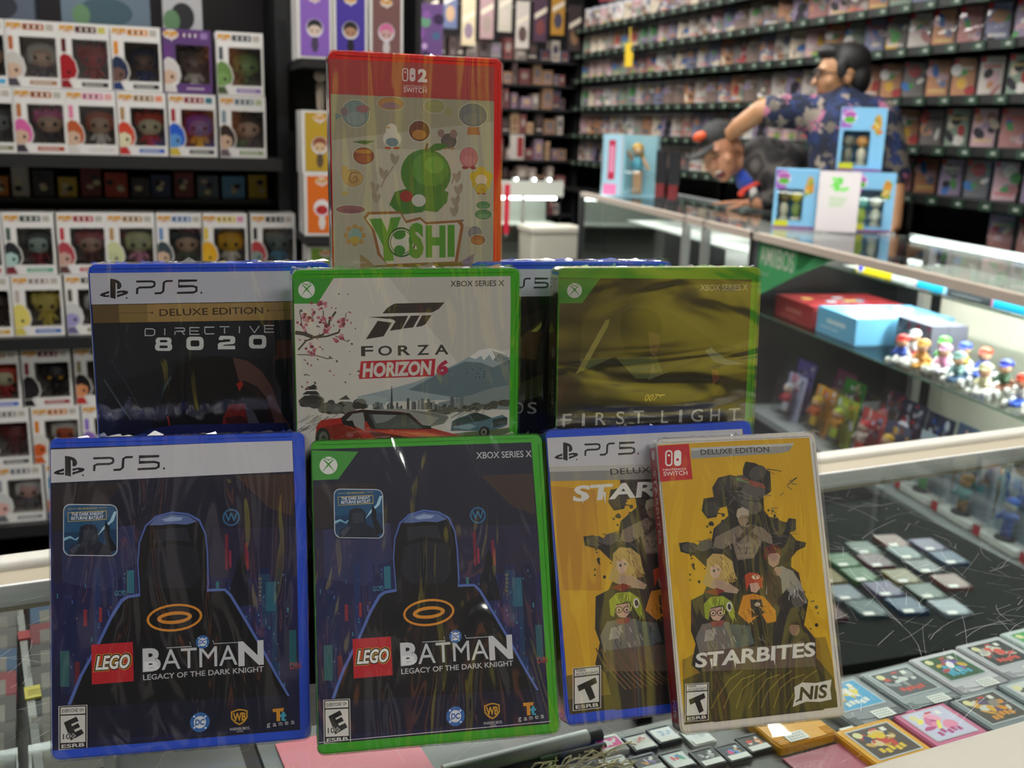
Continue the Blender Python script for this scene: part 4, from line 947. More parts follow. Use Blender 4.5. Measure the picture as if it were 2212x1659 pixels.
('S','#b9bdc0',0.54,[(58.39,37.09),(53.05,36.94),(52.87,40.88),(58.21,41.05)]),
('S','#b9bdc0',0.53,[(53.49,38.92),(57.76,39.05)]),
('S','#b9bdc0',0.54,[(66.8,37.08),(61.41,36.93),(61.29,39.9),(61.78,40.91),(66.64,41.05)]),
('S','#b9bdc0',0.54,[(69.85,36.92),(75.29,37.07)]),
('S','#b9bdc0',0.54,[(72.54,37.59),(72.41,40.98)]),
('S','#b9bdc0',0.55,[(81.11,36.98),(80.97,40.99)]),
('S','#b9bdc0',0.55,[(86.97,36.9),(89.6,41),(92.51,37.05)]),
('S','#b9bdc0',0.56,[(101.24,37.04),(95.65,36.89),(95.52,40.92),(101.12,41.09)]),
('S','#b9bdc0',0.56,[(96.14,38.92),(100.62,39.05)]),
('P','#c3c5c4',[(40.9,42.4),(41.4,42.5),(41.9,42.8),(42.2,43.2),(42.5,43.7),(42.5,44.3),(42.5,44.9),(42.4,45.5),(42.1,46),(41.7,46.4),(41.2,46.6),(40.7,46.7),(35.4,46.5),(34.9,46.4),(34.4,46.1),(34.1,45.7),(33.8,45.2),(33.8,44.6),(33.8,44),(33.9,43.4),(34.2,42.9),(34.6,42.5),(35.1,42.3),(35.6,42.2)]),
('P','#c3c5c4',[(41,45.7),(41.5,45.8),(42,46.1),(42.4,46.5),(42.7,47.1),(42.7,47.7),(42.7,48.3),(42.6,49),(42.3,49.5),(41.8,49.9),(41.3,50.2),(40.7,50.3),(35,50),(34.4,49.9),(33.9,49.6),(33.5,49.2),(33.3,48.6),(33.2,48),(33.3,47.4),(33.4,46.8),(33.7,46.2),(34.1,45.8),(34.6,45.6),(35.2,45.5)]),
('P','#15171c',[(39.7,43.8),(39.8,43.9),(40,44),(40.1,44.1),(40.2,44.3),(40.2,44.5),(40.2,44.6),(40.2,44.8),(40.1,45),(39.9,45.1),(39.8,45.2),(39.6,45.2),(36.6,45.1),(36.4,45.1),(36.3,45),(36.1,44.9),(36.1,44.7),(36.1,44.5),(36.1,44.3),(36.1,44.2),(36.2,44),(36.3,43.8),(36.5,43.8),(36.7,43.7)]),
('P','#15171c',[(39.7,47.1),(39.9,47.1),(40,47.2),(40.2,47.3),(40.2,47.5),(40.2,47.7),(40.2,48),(40.2,48.2),(40.1,48.4),(40,48.5),(39.8,48.6),(39.6,48.6),(36.3,48.5),(36.1,48.5),(35.9,48.4),(35.8,48.2),(35.7,48.1),(35.7,47.9),(35.7,47.6),(35.7,47.4),(35.8,47.2),(36,47.1),(36.1,47),(36.3,46.9)]),
('P','#c3c5c4',[(58.2,42.5),(58.9,42.6),(59.5,43),(60,43.5),(60.3,44.2),(60.4,44.9),(60.3,48.1),(60.1,48.8),(59.8,49.5),(59.2,50),(58.6,50.3),(57.9,50.4),(52.8,50.2),(52.1,50.1),(51.5,49.7),(51,49.2),(50.7,48.5),(50.6,47.7),(50.8,44.6),(50.9,43.9),(51.3,43.2),(51.8,42.7),(52.4,42.4),(53.1,42.3)]),
('P','#15171c',[(57,44.6),(57.3,44.6),(57.6,44.8),(57.9,45.1),(58,45.4),(58,45.7),(58,47.1),(57.9,47.5),(57.7,47.8),(57.5,48),(57.2,48.2),(56.9,48.2),(54,48.1),(53.7,48),(53.4,47.9),(53.1,47.6),(53,47.3),(53,46.9),(53,45.6),(53.1,45.2),(53.3,44.9),(53.5,44.7),(53.8,44.5),(54.1,44.5)]),
('P','#c3c5c4',[(69,44.7),(69.1,43.5),(70.1,42.3),(77,42.6),(78.4,43.6),(78.3,46.5),(77.3,47.4),(71.8,47.7),(71.1,48.3),(78.2,48.5),(78.1,50.6),(68.3,50.3),(68.4,47.3),(69.4,46.3),(75.5,45.9),(75.6,44.5),(71.5,44.4),(71.3,44.9)]),
('P','#c3c5c4',[(94.1,42.6),(94.8,42.8),(95.5,43.1),(96,43.7),(96.3,44.4),(96.4,45.1),(96.3,48.3),(96.1,49.1),(95.8,49.8),(95.2,50.3),(94.6,50.6),(93.8,50.7),(88.5,50.5),(87.8,50.4),(87.1,50),(86.6,49.4),(86.3,48.8),(86.2,48),(86.4,44.8),(86.5,44.1),(86.9,43.4),(87.4,42.9),(88.1,42.5),(88.8,42.4)]),
('P','#15171c',[(92.8,44.8),(93.2,44.8),(93.5,45),(93.7,45.3),(93.9,45.6),(93.9,46),(93.9,47.4),(93.8,47.7),(93.6,48),(93.4,48.3),(93.1,48.4),(92.7,48.5),(89.7,48.4),(89.4,48.3),(89.1,48.1),(88.9,47.9),(88.7,47.5),(88.7,47.2),(88.7,45.8),(88.8,45.4),(89,45.1),(89.2,44.9),(89.5,44.7),(89.9,44.7)]),
('P','#0a0a0c',[(25.9,102.2),(29,93.7),(32.5,89.6),(36.7,73.3),(44,60),(54.2,55.4),(67.8,54.2),(78,55.6),(88.2,61.9),(97,72.5),(100.9,86.1),(104,102.8),(105.5,125.8),(27.2,127.3)]),
('P','#4e3530',[(76.6,55.6),(84.9,57.7),(93,64.3),(99.1,74.8),(101.6,84.6),(105,93.1),(109.1,98.6),(108.2,107.6),(101.7,107.2),(98.6,91.2),(95.3,80.6),(89.9,73.7),(83,70),(79.6,69.5)]),
('P','#191012',[(83,71.1),(89.9,74.8),(95.3,82.1),(98.5,91.9),(100.2,107.1),(96.7,106.9),(95.7,93.3),(92.4,84.1),(87,77.2),(82.2,73.3)]),
('P','#5a1614',[(73.5,83.9),(82.6,83.6),(85.7,94.2),(86,106.2),(67.8,105),(69.7,91.8)]),
('P','#2c0c0e',[(71.1,91.8),(79.5,90.9),(85.7,94.2),(84.8,100.1),(72.3,97.8)]),
('P','#3a3a46',[(82.5,85.8),(87.3,88.3),(90.6,96),(90.3,106.5),(86,106.2)]),
('P','#8a2018',[(78.1,71.6),(81,69.6),(82.3,71.8),(79.7,76.1)]),
('S','#6a1c1c',0.93,[(38.22,89.2),(39.01,93.6),(39.83,97.29),(39.88,103.14)]),
('P','#2a3a40',[(36.8,71.1),(41.1,64.9),(41.7,66.3),(38.1,71.9),(35.1,78.9)]),
('P','#4a2e26',[(102,46.3),(112,45.9),(112.4,57),(103.1,57.3),(99.5,60.1),(102.5,52.9)]),
('S','#2a3038',0.64,[(9.08,54.39),(18.35,72.36),(24.12,86.22)]),
('S','#39424a',1.02,[(4.59,65.37),(12.08,79.84),(18,90.17)]),
('P','#161c4a',[(25.5,102.9),(26.2,96.4),(42.3,94.5),(107,97),(110.3,107.8)])],
 'racing':[('P','#c6c2bb',[(0.3,3.2),(129,3.8),(131.2,168.9),(0.1,166.9)]),
('P','#b7b3ac',[(54.4,3.9),(129,3.8),(130,48.8),(96.5,56.3)]),
('P','#aeb0ae',[(1.7,108.3),(130.4,109.2),(131.2,168.9),(0.1,165.5)]),
('P','#3f8f35',[(0.1,3.1),(24.1,3.2),(13.6,19),(0.2,18.8)]),
('E','#d8d8d4',7.7,11.1,4.69,4.77,0),
('P','#3f8f35',[(4.9,7.3),(6.6,7.7),(7.8,8.8),(9,7.7),(10.7,7.4),(9.7,7.1),(7.8,8),(6,7)]),
('P','#3f8f35',[(4.6,8.2),(5.9,8.2),(8.2,10.4),(10.3,13.6),(10.8,15.3),(9.6,13.1),(7.7,11.2),(5.7,8.8)]),
('P','#3f8f35',[(11,8.2),(9.7,8.2),(7.3,10.4),(5.1,13.5),(4.4,15.2),(5.8,13),(7.7,11.2),(9.9,8.9)]),
('T','XBOX SERIES X','#3a3834',91.84,7.01,33.35,3.49,0.012,0),
('P','#8d9ba0',[(35.6,74.3),(53.7,70.9),(71.3,66.7),(89.2,59.6),(100.8,54.3),(109.6,49.6),(116.9,48.2),(123.7,50),(130.1,53.9),(130.8,79.5),(39.7,78)]),
('P','#5f7076',[(66.3,71.5),(89.2,60.3),(100.8,55.7),(111.1,56.8),(118.5,60),(130.1,55.3),(130.5,72.1),(96.5,77.9)]),
('P','#d3d3cf',[(103.7,53),(109.6,49.2),(116.9,48),(124.4,50.4),(129.7,53.9),(125.9,53.7),(122.2,51.4),(118.5,55.6),(116.2,52),(112.6,55.4),(111.1,52.5),(107.4,54.5)]),
('S','#3f4648',0.37,[(118.44,49.87),(120.34,53.54),(119.24,55.67)]),
('S','#3f4648',0.37,[(119.49,50.19),(121.38,54.01),(120.29,56.07)]),
('S','#3f4648',0.37,[(120.53,50.52),(122.43,54.48),(121.33,56.47)]),
('S','#3f4648',0.37,[(121.57,50.84),(123.48,54.95),(122.38,56.87)]),
('S','#3f4648',0.37,[(122.62,51.16),(124.53,55.42),(123.43,57.27)]),
('S','#3f4648',0.37,[(123.67,51.48),(125.59,55.89),(124.48,57.67)]),
('S','#3f4648',0.37,[(124.72,51.81),(126.64,56.36),(125.54,58.07)]),
('S','#3f4648',0.37,[(125.77,52.13),(127.7,56.84),(126.59,58.47)]),
('S','#3f4648',0.37,[(126.82,52.45),(128.75,57.31),(127.64,58.87)]),
('P','#9aa4a5',[(35.6,75),(41.1,74),(46.7,74.3),(53.6,75.9),(52.2,80.1),(35.5,79.2)]),
('P','#7c8788',[(84.9,80.2),(103.8,76.8),(117.2,73),(126.1,71.6),(130.5,71.4),(130.7,86.9),(82,83.7)]),
('P','#6a706f',[(67.9,78.7),(70.4,78.7),(70.4,83.8),(67.9,83.7)]),
('P','#555b5b',[(68.7,79),(70.6,79.1),(70.5,83.8),(68.6,83.7)]),
('P','#7d8281',[(53.6,79.9),(55.5,79.9),(55.5,83.1),(53.5,83)]),
('P','#464c4c',[(86.5,82.6),(88,82.6),(88,84.7),(86.5,84.7)]),
('P','#6a706f',[(48.6,78.7),(50.6,78.8),(50.6,82.8),(48.6,82.7)]),
('P','#555b5b',[(46,78.1),(48.5,78.1),(48.4,82.7),(46,82.6)]),
('P','#7d8281',[(78.9,78.8),(80.1,78.8),(80.1,84.3),(78.9,84.3)]),
('P','#464c4c',[(44.6,79.4),(45.7,79.4),(45.6,82.6),(44.6,82.5)]),
('P','#6a706f',[(53.9,80.8),(54.9,80.8),(54.9,83),(53.8,83)]),
('P','#555b5b',[(68.6,79.5),(70.9,79.5),(70.9,83.9),(68.5,83.7)]),
('P','#7d8281',[(71.6,78.3),(73.3,78.3),(73.3,84),(71.5,83.9)]),
('P','#464c4c',[(79.3,79.9),(80.8,79.9),(80.8,84.4),(79.3,84.3)]),
('P','#6a706f',[(97.8,77.3),(100.2,77.3),(100.2,85.3),(97.9,85.2)]),
('P','#555b5b',[(81.8,80.9),(83.2,80.9),(83.2,84.5),(81.8,84.4)]),
('P','#7d8281',[(59.1,81.6),(61.3,81.6),(61.3,83.4),(59.1,83.3)]),
('P','#464c4c',[(65.2,76.7),(66.7,76.7),(66.7,83.6),(65.1,83.6)]),
('P','#6a706f',[(95.6,78.1),(96.7,78.1),(96.7,85.2),(95.7,85.1)]),
('P','#555b5b',[(54.9,78.7),(56.6,78.7),(56.6,83.1),(54.9,83)]),
('P','#7d8281',[(96.9,81.1),(98,81.1),(98,85.2),(96.9,85.2)]),
('P','#464c4c',[(77.6,77.7),(79,77.7),(79,84.3),(77.5,84.2)]),
('P','#6a706f',[(48.4,80.2),(50.9,80.3),(50.8,82.8),(48.4,82.7)]),
('P','#555b5b',[(84.6,82.3),(86,82.3),(86,84.6),(84.6,84.6)]),
('P','#7d8281',[(49.1,81.1),(51.3,81.2),(51.3,82.9),(49.1,82.8)]),
('P','#464c4c',[(53.2,79.8),(54.9,79.8),(54.8,83),(53.2,83)]),
('P','#6a706f',[(53.9,79.2),(55.1,79.2),(55,83.1),(53.9,83)]),
('P','#555b5b',[(78.3,82),(80,82),(80,84.3),(78.3,84.2)]),
('P','#7d8281',[(55.1,80.8),(57.6,80.8),(57.5,83.2),(55,83.1)]),
('P','#464c4c',[(87.1,81.3),(89.5,81.3),(89.5,84.8),(87.1,84.7)]),
('P','#6a706f',[(55,80.4),(57.3,80.4),(57.2,83.2),(54.9,83)]),
('P','#555b5b',[(78.2,82.1),(80.8,82.2),(80.8,84.4),(78.2,84.2)]),
('P','#7d8281',[(55.1,80.8),(57.3,80.8),(57.2,83.2),(55.1,83.1)]),
('P','#464c4c',[(61.3,81),(62.4,81),(62.4,83.4),(61.3,83.4)]),
('P','#6a706f',[(48.6,79.4),(49.9,79.4),(49.9,82.8),(48.5,82.7)]),
('P','#555b5b',[(76,80.3),(77.7,80.3),(77.7,84.2),(76,84.1)]),
('P','#7d8281',[(95.7,80.5),(97.7,80.5),(97.7,85.2),(95.7,85.1)]),
('P','#464c4c',[(90.6,82.2),(91.8,82.2),(91.8,84.9),(90.6,84.9)]),
('P','#6a706f',[(92.9,78.2),(94.3,78.2),(94.3,85),(92.9,85)]),
('P','#555b5b',[(53.9,79.2),(56.3,79.3),(56.3,83.1),(53.8,83)]),
('P','#7d8281',[(54.2,78.6),(56.6,78.6),(56.5,83.1),(54.2,83)]),
('P','#464c4c',[(76.1,80),(77.3,79.9),(77.3,84.2),(76.1,84.1)]),
('P','#6a706f',[(45.9,78.1),(47.2,78.1),(47.1,82.7),(45.8,82.6)]),
('P','#555b5b',[(81.7,81.3),(84,81.3),(84,84.5),(81.6,84.4)]),
('P','#7d8281',[(75.7,80.8),(77,80.8),(77,84.2),(75.7,84.1)]),
('P','#464c4c',[(82.5,82.6),(83.9,82.6),(83.9,84.5),(82.5,84.4)]),
('P','#6a706f',[(73.7,77.1),(75.7,77.1),(75.7,84.1),(73.7,84)]),
('P','#555b5b',[(58.7,78.9),(60,78.9),(59.9,83.3),(58.6,83.2)]),
('P','#7d8281',[(44.7,80.3),(46.3,80.3),(46.3,82.6),(44.6,82.5)]),
('P','#464c4c',[(47,80.7),(48.5,80.7),(48.5,82.7),(47,82.6)]),
('P','#6a706f',[(74.4,81.7),(76,81.8),(76,84.1),(74.4,84)]),
('P','#555b5b',[(91.9,77.1),(94,77.1),(94,85),(91.9,84.9)]),
('P','#7d8281',[(80.9,79.1),(82.2,79.1),(82.1,84.4),(80.9,84.4)]),
('P','#464c4c',[(45.6,81.1),(48,81.2),(48,82.7),(45.6,82.6)]),
('P','#3f4545',[(55.3,80.9),(55.9,68.9),(56.3,68.9),(56.8,81),(57.4,82.8),(54.8,82.7)]),
('E','#454642',29.5,82.3,3.3,2.6,0),
('E','#5b5c57',21.2,80.7,4.22,3.35,0),
('E','#35362f',6,76,3.89,3.11,0),
('E','#6c6d66',30.9,81.1,4.04,3.19,0),
('E','#454642',16.3,80.2,3.86,3.07,0),
('E','#5b5c57',18.7,80.9,3.09,2.45,0),
('E','#35362f',26.6,79.3,3.21,2.54,0),
('E','#6c6d66',6.2,75.4,3.84,3.06,0),
('E','#454642',30.6,79.5,3.15,2.48,0),
('E','#5b5c57',19.6,81.2,3.56,2.83,0),
('E','#35362f',4.3,77.2,2.15,1.72,0),
('E','#6c6d66',29.4,80,4.05,3.2,0),
('E','#454642',12.8,75.5,3.34,2.66,0),
('E','#5b5c57',10.8,73.7,3.28,2.61,0),
('E','#35362f',19.6,81.4,3.34,2.65,0),
('E','#6c6d66',10.6,75.4,3.95,3.14,0),
('E','#454642',36.4,79.8,2.46,1.93,0),
('E','#5b5c57',8.3,75.5,3.77,3,0),
('E','#35362f',29.9,82.2,2.05,1.62,0),
('E','#6c6d66',20,78.4,2.67,2.12,0),
('E','#454642',26.7,79.8,3.82,3.02,0),
('E','#5b5c57',40.3,80.3,1.7,1.34,0),
('E','#35362f',36.2,78.1,3.14,2.47,0),
('E','#6c6d66',14.6,80.7,1.93,1.54,0),
('E','#454642',20.2,77.2,2.21,1.75,0),
('E','#5b5c57',8.5,74.2,2.72,2.17,0),
('E','#35362f',26.8,80.6,4.14,3.27,0),
('E','#6c6d66',28.9,78.5,2.07,1.63,0),
('E','#454642',3.6,75.6,2.01,1.61,0),
('E','#5b5c57',13.4,75.5,2.93,2.33,0),
('E','#35362f',26.2,81.1,3.7,2.92,0),
('E','#6c6d66',37.4,78.4,3.55,2.79,0),
('E','#454642',8,76.1,3.92,3.13,0),
('E','#5b5c57',17.2,79.7,3.67,2.92,0),
('E','#35362f',38.9,80.3,2.17,1.7,0),
('E','#6c6d66',30.3,81.6,3.51,2.77,0),
('E','#454642',11.1,77,4.11,3.28,0),
('E','#5b5c57',23.3,81.1,4,3.17,0),
('E','#35362f',35.5,79.6,2.79,2.19,0),
('E','#6c6d66',23.8,81,1.66,1.32,0),
('E','#4c4d45',119.3,82.5,2.93,1.79,0),
('E','#5d5e54',84.1,85.8,2.81,1.75,0),
('E','#3d3e36',82.4,85.6,2.23,1.39,0),
('E','#4c4d45',114.5,84.6,2.68,1.65,0),
('E','#5d5e54',127,82.8,3.28,2,0),
('E','#3d3e36',79.4,86,2.25,1.41,0),
('E','#4c4d45',90.5,86.2,2.51,1.56,0),
('E','#5d5e54',103.3,85.5,2.38,1.47,0),
('E','#3d3e36',91.7,85.4,2.95,1.83,0),
('E','#4c4d45',124.4,82.4,3.06,1.87,0),
('E','#5d5e54',128.3,82.8,2.46,1.5,0),
('E','#3d3e36',85.6,86.2,2.21,1.38,0),
('E','#4c4d45',107.9,83.3,3.26,2.01,0),
('E','#5d5e54',102.9,84.5,2.89,1.78,0),
('E','#3d3e36',105.5,84.5,2.66,1.64,0),
('E','#4c4d45',78.3,86.7,2.01,1.26,0),
('E','#5d5e54',127.6,83.7,1.8,1.1,0),
('E','#3d3e36',100.6,84.1,2.1,1.3,0),
('E','#4c4d45',119.6,84.3,2.23,1.37,0),
('E','#5d5e54',92,84.9,2.47,1.53,0),
('E','#3d3e36',125.8,82.1,2.91,1.77,0),
('E','#4c4d45',76,86.2,1.62,1.02,0),
('E','#5d5e54',112.4,83.6,1.96,1.2,0),
('E','#3d3e36',108.7,83.4,2.75,1.69,0),
('E','#4c4d45',81.4,86.4,1.68,1.05,0),
('E','#5d5e54',85.5,86.2,2.08,1.29,0),
('E','#3d3e36',95.2,85.1,2.29,1.42,0),
('E','#4c4d45',83.4,85.6,2.48,1.54,0),
('E','#5d5e54',109.7,84.3,3.01,1.85,0),
('E','#3d3e36',108.2,85.1,1.69,1.04,0),
('E','#4c4d45',115.4,84.4,3.14,1.93,0),
('E','#5d5e54',91.9,85.2,3.11,1.93,0),
('E','#3d3e36',86.6,87.1,3.02,1.88,0),
('E','#4c4d45',82,85.8,2.67,1.67,0),
('E','#5d5e54',88.8,85,2.91,1.81,0),
('E','#3d3e36',97.7,85.8,1.44,0.89,0),
('E','#4c4d45',96.7,85.6,1.21,0.75,0),
('E','#5d5e54',85.6,86.5,3.07,1.91,0),
('E','#3d3e36',128.2,81.9,2.32,1.41,0),
('E','#4c4d45',116.4,83.7,2.68,1.64,0),
('E','#5d5e54',85,85.2,1.38,0.86,0),
('E','#3d3e36',76.8,86.9,2.22,1.39,0),
('E','#4c4d45',105.8,83.7,1.58,0.97,0),
('E','#5d5e54',85.8,86.8,3.23,2.02,0),
('E','#3d3e36',125.9,82,1.34,0.82,0),
('E','#4c4d45',127.3,82.7,2.88,1.75,0),
('E','#5d5e54',92.5,85.5,2.26,1.4,0),
('E','#3d3e36',98.2,85.3,1.2,0.75,0),
('E','#4c4d45',113.2,84.7,1.58,0.97,0),
('E','#5d5e54',99.5,85.5,2.04,1.26,0),
('P','#3a3b38',[(4.6,72.2),(11.9,72.5),(12.5,77.4),(4.2,77)]),
('P','#2f302d',[(5.1,68.9),(6.9,66.9),(10.9,67),(12.6,69)]),
('P','#2f302d',[(3.7,71.6),(6.2,69.7),(11.7,69.8),(13.9,71.8)]),
('P','#2f302d',[(2.3,74.6),(5.4,72.7),(12.4,72.9),(15.2,75)]),
('P','#2f302d',[(7.1,67.5),(10.8,65.7),(12.7,67.9)]),
('P','#4a4b47',[(24.7,75.6),(29.1,73),(31.5,75.9)]),
('S','#4c4440',2.22,[(0.7,35.35),(5.58,36.15),(10.78,38.45)]),
('S','#4c4440',1.19,[(10.78,38.45),(16.11,37.11),(19.5,33.81),(20.27,29.09),(24.04,23.77)]),
('S','#4c4440',1.06,[(10.78,38.65),(18.75,37.99),(25.47,35.99),(26.18,33.97)]),
('S','#4c4440',0.92,[(2.05,45.5),(6.79,40.23),(10.77,38.99)]),
('S','#4c4440',0.52,[(1.32,48.18),(6.58,48.35),(13.17,49.25),(18.46,51.14),(21.81,50.91)]),
('S','#4c4440',0.53,[(19.52,33.13),(17.02,26.33),(16.76,22.96)]),
('S','#4c4440',0.46,[(4.68,32.77),(3.9,25.39),(3.32,22.71)]),
('S','#4c4440',0.47,[(23.42,37.98),(30.74,41.6)]),
('S','#4c4440',0.4,[(30.04,24.56),(28.95,29.28)]),
('S','#4c4440',0.39,[(10.46,24.85),(10.91,27.88)]),
('E','#9a4a5a',15.8,21.8,1,0.68,0),
('E','#b46a76',17.8,19.2,1.1,1.07,0),
('E','#7c3848',14.4,19.7,1.04,0.91,0),
('E','#c08890',18.3,20.7,0.86,1.1,0),
('E','#9a4a5a',15.5,18.1,1.15,0.86,0),
('E','#b46a76',18.1,19,1.09,1.03,0),
('E','#7c3848',15.7,19.3,1.11,0.7,0),
('E','#c08890',14.5,22.4,0.73,0.84,0),
('E','#9a4a5a',14.1,19.2,0.85,1.11,0),
('E','#9a4a5a',6.4,26.2,1.06,0.94,0),
('E','#b46a76',5.6,27.1,1.24,0.97,0),
('E','#7c3848',6.4,24.9,1.23,0.68,0),
('E','#c08890',5.2,25.7,0.85,0.86,0),
('E','#9a4a5a',8.1,27.8,0.92,0.72,0),
('E','#b46a76',7,31,1.01,0.91,0),
('E','#7c3848',9.1,27.1,1.24,0.97,0),
('E','#c08890',7.4,26.9,1.03,1.03,0),
('E','#9a4a5a',10.6,28.6,0.81,0.89,0),
('E','#b46a76',8,29.1,1.04,0.7,0),
('E','#7c3848',8.7,26.9,1,0.95,0),
('E','#c08890',6.2,28.4,1.06,0.93,0),
('E','#9a4a5a',17.1,30.2,0.89,0.68,0),
('E','#b46a76',17.7,28.2,0.81,1.03,0),
('E','#7c3848',15,29.8,1.12,0.7,0),
('E','#c08890',21.5,27.5,0.77,1.1,0),
('E','#9a4a5a',16,28.4,1.24,0.79,0),
('E','#b46a76',14,27.1,1.11,0.89,0),
('E','#7c3848',20.6,27.4,1.05,0.73,0),
('E','#c08890',16.4,26.4,0.83,0.7,0),
('E','#9a4a5a',16.8,27.5,0.96,0.99,0),
('E','#b46a76',16.4,28,1.04,0.87,0),
('E','#9a4a5a',28,28.6,1.27,1.13,0),
('E','#b46a76',27.5,29.4,0.8,1.1,0),
('E','#7c3848',28.1,28.4,0.93,0.81,0),
('E','#c08890',26.8,28.7,1.05,0.98,0),
('E','#9a4a5a',27.6,29.6,0.87,1.14,0),
('E','#b46a76',30.5,29,0.76,0.71,0),
('E','#7c3848',27.3,32.3,1.07,0.73,0),
('E','#c08890',27,30.4,0.78,1,0),
('E','#9a4a5a',25.4,29.8,0.93,0.9,0),
('E','#b46a76',27.9,32.1,1.14,1.08,0),
('E','#7c3848',28.3,31,1.17,0.98,0),
('E','#c08890',27.7,29.5,0.96,0.8,0),
('E','#9a4a5a',28.2,29.2,1.09,1.15,0),
('E','#b46a76',26.6,32.4,1.14,1.12,0),
('E','#9a4a5a',17.4,34.4,0.78,1.09,0),
('E','#b46a76',19.4,34.1,1.03,0.91,0),
('E','#7c3848',18.3,32.5,1.14,0.71,0),
('E','#c08890',19.3,36.1,0.78,0.82,0),
('E','#9a4a5a',18.5,31.3,0.88,0.74,0),
('E','#b46a76',17.2,35.8,0.92,0.73,0),
('E','#7c3848',18.4,31.7,1.22,1.12,0),
('E','#c08890',20.3,32.9,1.16,0.82,0),
('E','#9a4a5a',18.1,35.3,1.23,1.1,0),
('E','#9a4a5a',9.3,47.3,0.92,0.85,0),
('E','#b46a76',8,46.7,0.83,0.95,0),
('E','#7c3848',9.9,43.8,1.17,0.94,0),
('E','#c08890',10.4,48.2,1.19,0.81,0),
('E','#9a4a5a',11.2,46.1,1.02,0.95,0),
('E','#b46a76',11.5,45.3,1.15,0.71,0),
('E','#7c3848',6.6,44.8,0.77,0.72,0),
('E','#c08890',9.1,42.2,0.77,0.98,0),
('E','#9a4a5a',10.9,47.9,1.07,0.8,0),
('E','#b46a76',9.7,48.5,1,1.04,0),
('E','#9a4a5a',24.2,41,1.26,1,0),
('E','#b46a76',23.4,40.1,1.12,1.02,0),
('E','#7c3848',26.8,39.3,1.18,1,0),
('E','#c08890',27.2,37.8,1.19,1.11,0),
('E','#9a4a5a',27.6,39.5,1.02,1.02,0),
('E','#b46a76',26,38.5,0.96,0.75,0),
('E','#9a4a5a',10.3,18.6,0.92,0.75,0),
('E','#b46a76',10.9,25.1,0.88,1.12,0),
('E','#7c3848',11.7,24,0.78,0.97,0),
('E','#c08890',10.7,22.5,0.75,0.88,0),
('E','#9a4a5a',2.1,29.6,0.74,0.72,0),
('E','#b46a76',5.5,32.5,0.84,1.01,0),
('E','#7c3848',4.1,30.8,0.82,0.8,0),
('E','#c08890',6.2,33.9,0.88,0.93,0),
('E','#6a5a56',31.1,40.8,0.5,0.58,82.283),
('E','#a0606a',14.5,44.2,0.9,0.44,19.89),
('E','#4f4642',3.8,67,0.81,0.41,47.483),
('E','#6a5a56',20.8,28.7,0.92,0.49,21.385),
('E','#a0606a',3.2,39.6,0.55,0.54,64.196),
('E','#4f4642',24.1,22,0.43,0.38,23.348),
('E','#6a5a56',32.9,42.9,0.73,0.61,23.986),
('E','#a0606a',21.6,21.6,0.79,0.27,73.928),
('E','#4f4642',31.7,60.8,0.39,0.37,64.487),
('E','#6a5a56',6.2,40.1,0.61,0.59,52.797),
('E','#a0606a',32.7,30.6,0.82,0.41,82.508),
('E','#4f4642',5.4,60.1,0.45,0.46,47.311),
('E','#6a5a56',7.7,60.5,0.52,0.38,6.842),
('E','#a0606a',13.3,39.5,0.76,0.39,61.838),
('E','#4f4642',6.6,35.2,0.6,0.59,74.677),
('E','#6a5a56',25.9,13.7,0.56,0.51,21.373),
('E','#a0606a',22.3,39.3,0.34,0.61,71.951),
('E','#4f4642',9.7,48,0.5,0.4,48.579),
('E','#6a5a56',13.3,32.1,0.56,0.49,23.08),
('E','#a0606a',9.3,54.7,0.53,0.6,50.653),
('E','#4f4642',28,32.1,0.83,0.3,12.674),
('E','#6a5a56',5.8,51.5,0.75,0.33,36.205),
('E','#a0606a',31.7,47.4,0.39,0.35,14.138),
('E','#4f4642',7.2,35.9,0.37,0.58,38.431),
('E','#6a5a56',20.2,50.2,0.8,0.55,34.735),
('E','#a0606a',14.3,36.4,0.34,0.41,62.989),
('E','#4f4642',36.6,59.1,0.75,0.49,1.669),
('E','#6a5a56',14.4,32.4,0.72,0.31,33.985),
('E','#a0606a',20,58.4,0.83,0.49,14.251),
('E','#4f4642',28.8,65.5,0.67,0.4,45.037),
('E','#6a5a56',7.3,53.6,0.92,0.45,64.385),
('E','#a0606a',32,24.4,0.91,0.48,17.811),
('E','#4f4642',6,26.6,0.67,0.5,29.627),
('E','#6a5a56',35.1,34,0.62,0.32,87.622),
('E','#a0606a',6.9,64.6,0.66,0.47,50.431),
('E','#4f4642',11.3,65.1,0.93,0.56,54.136),
('E','#6a5a56',6.5,60,0.5,0.58,21.678),
('E','#a0606a',22.2,61,0.45,0.46,6.864),
('E','#4f4642',4.4,22.9,0.9,0.58,59.254),
('E','#6a5a56',13.1,51.3,0.77,0.4,53.271),
('E','#a0606a',31.1,14,0.45,0.43,12.869),
('E','#4f4642',16,45.5,0.44,0.45,23.729),
('E','#6a5a56',22.6,32,0.72,0.28,60.39),
('E','#a0606a',7.1,67.9,0.69,0.44,37.028),
('E','#4f4642',24.1,52.8,0.8,0.53,43.721),
('E','#6a5a56',37,62,0.87,0.42,39.056),
('P','#3b3532',[(51.1,25.5),(54.2,22),(58.3,19.8),(88.3,19.7),(84.9,23.5),(80.7,25.6)]),
('P','#3b3532',[(42.5,27.4),(66.3,27.2),(62.4,35),(55.3,35.8),(58.8,30.3),(56.9,29.1)]),
('P','#3b3532',[(48.3,29.7),(56.5,31),(51.6,39),(41.1,40.4)]),
('P','#3b3532',[(67.9,27.2),(73.3,27.2),(69.2,34.2),(63.1,34.7)]),
('P','#3b3532',[(74.6,27.2),(80.5,27.1),(76.8,32.4),(74.3,33.6),(70.8,34)]),
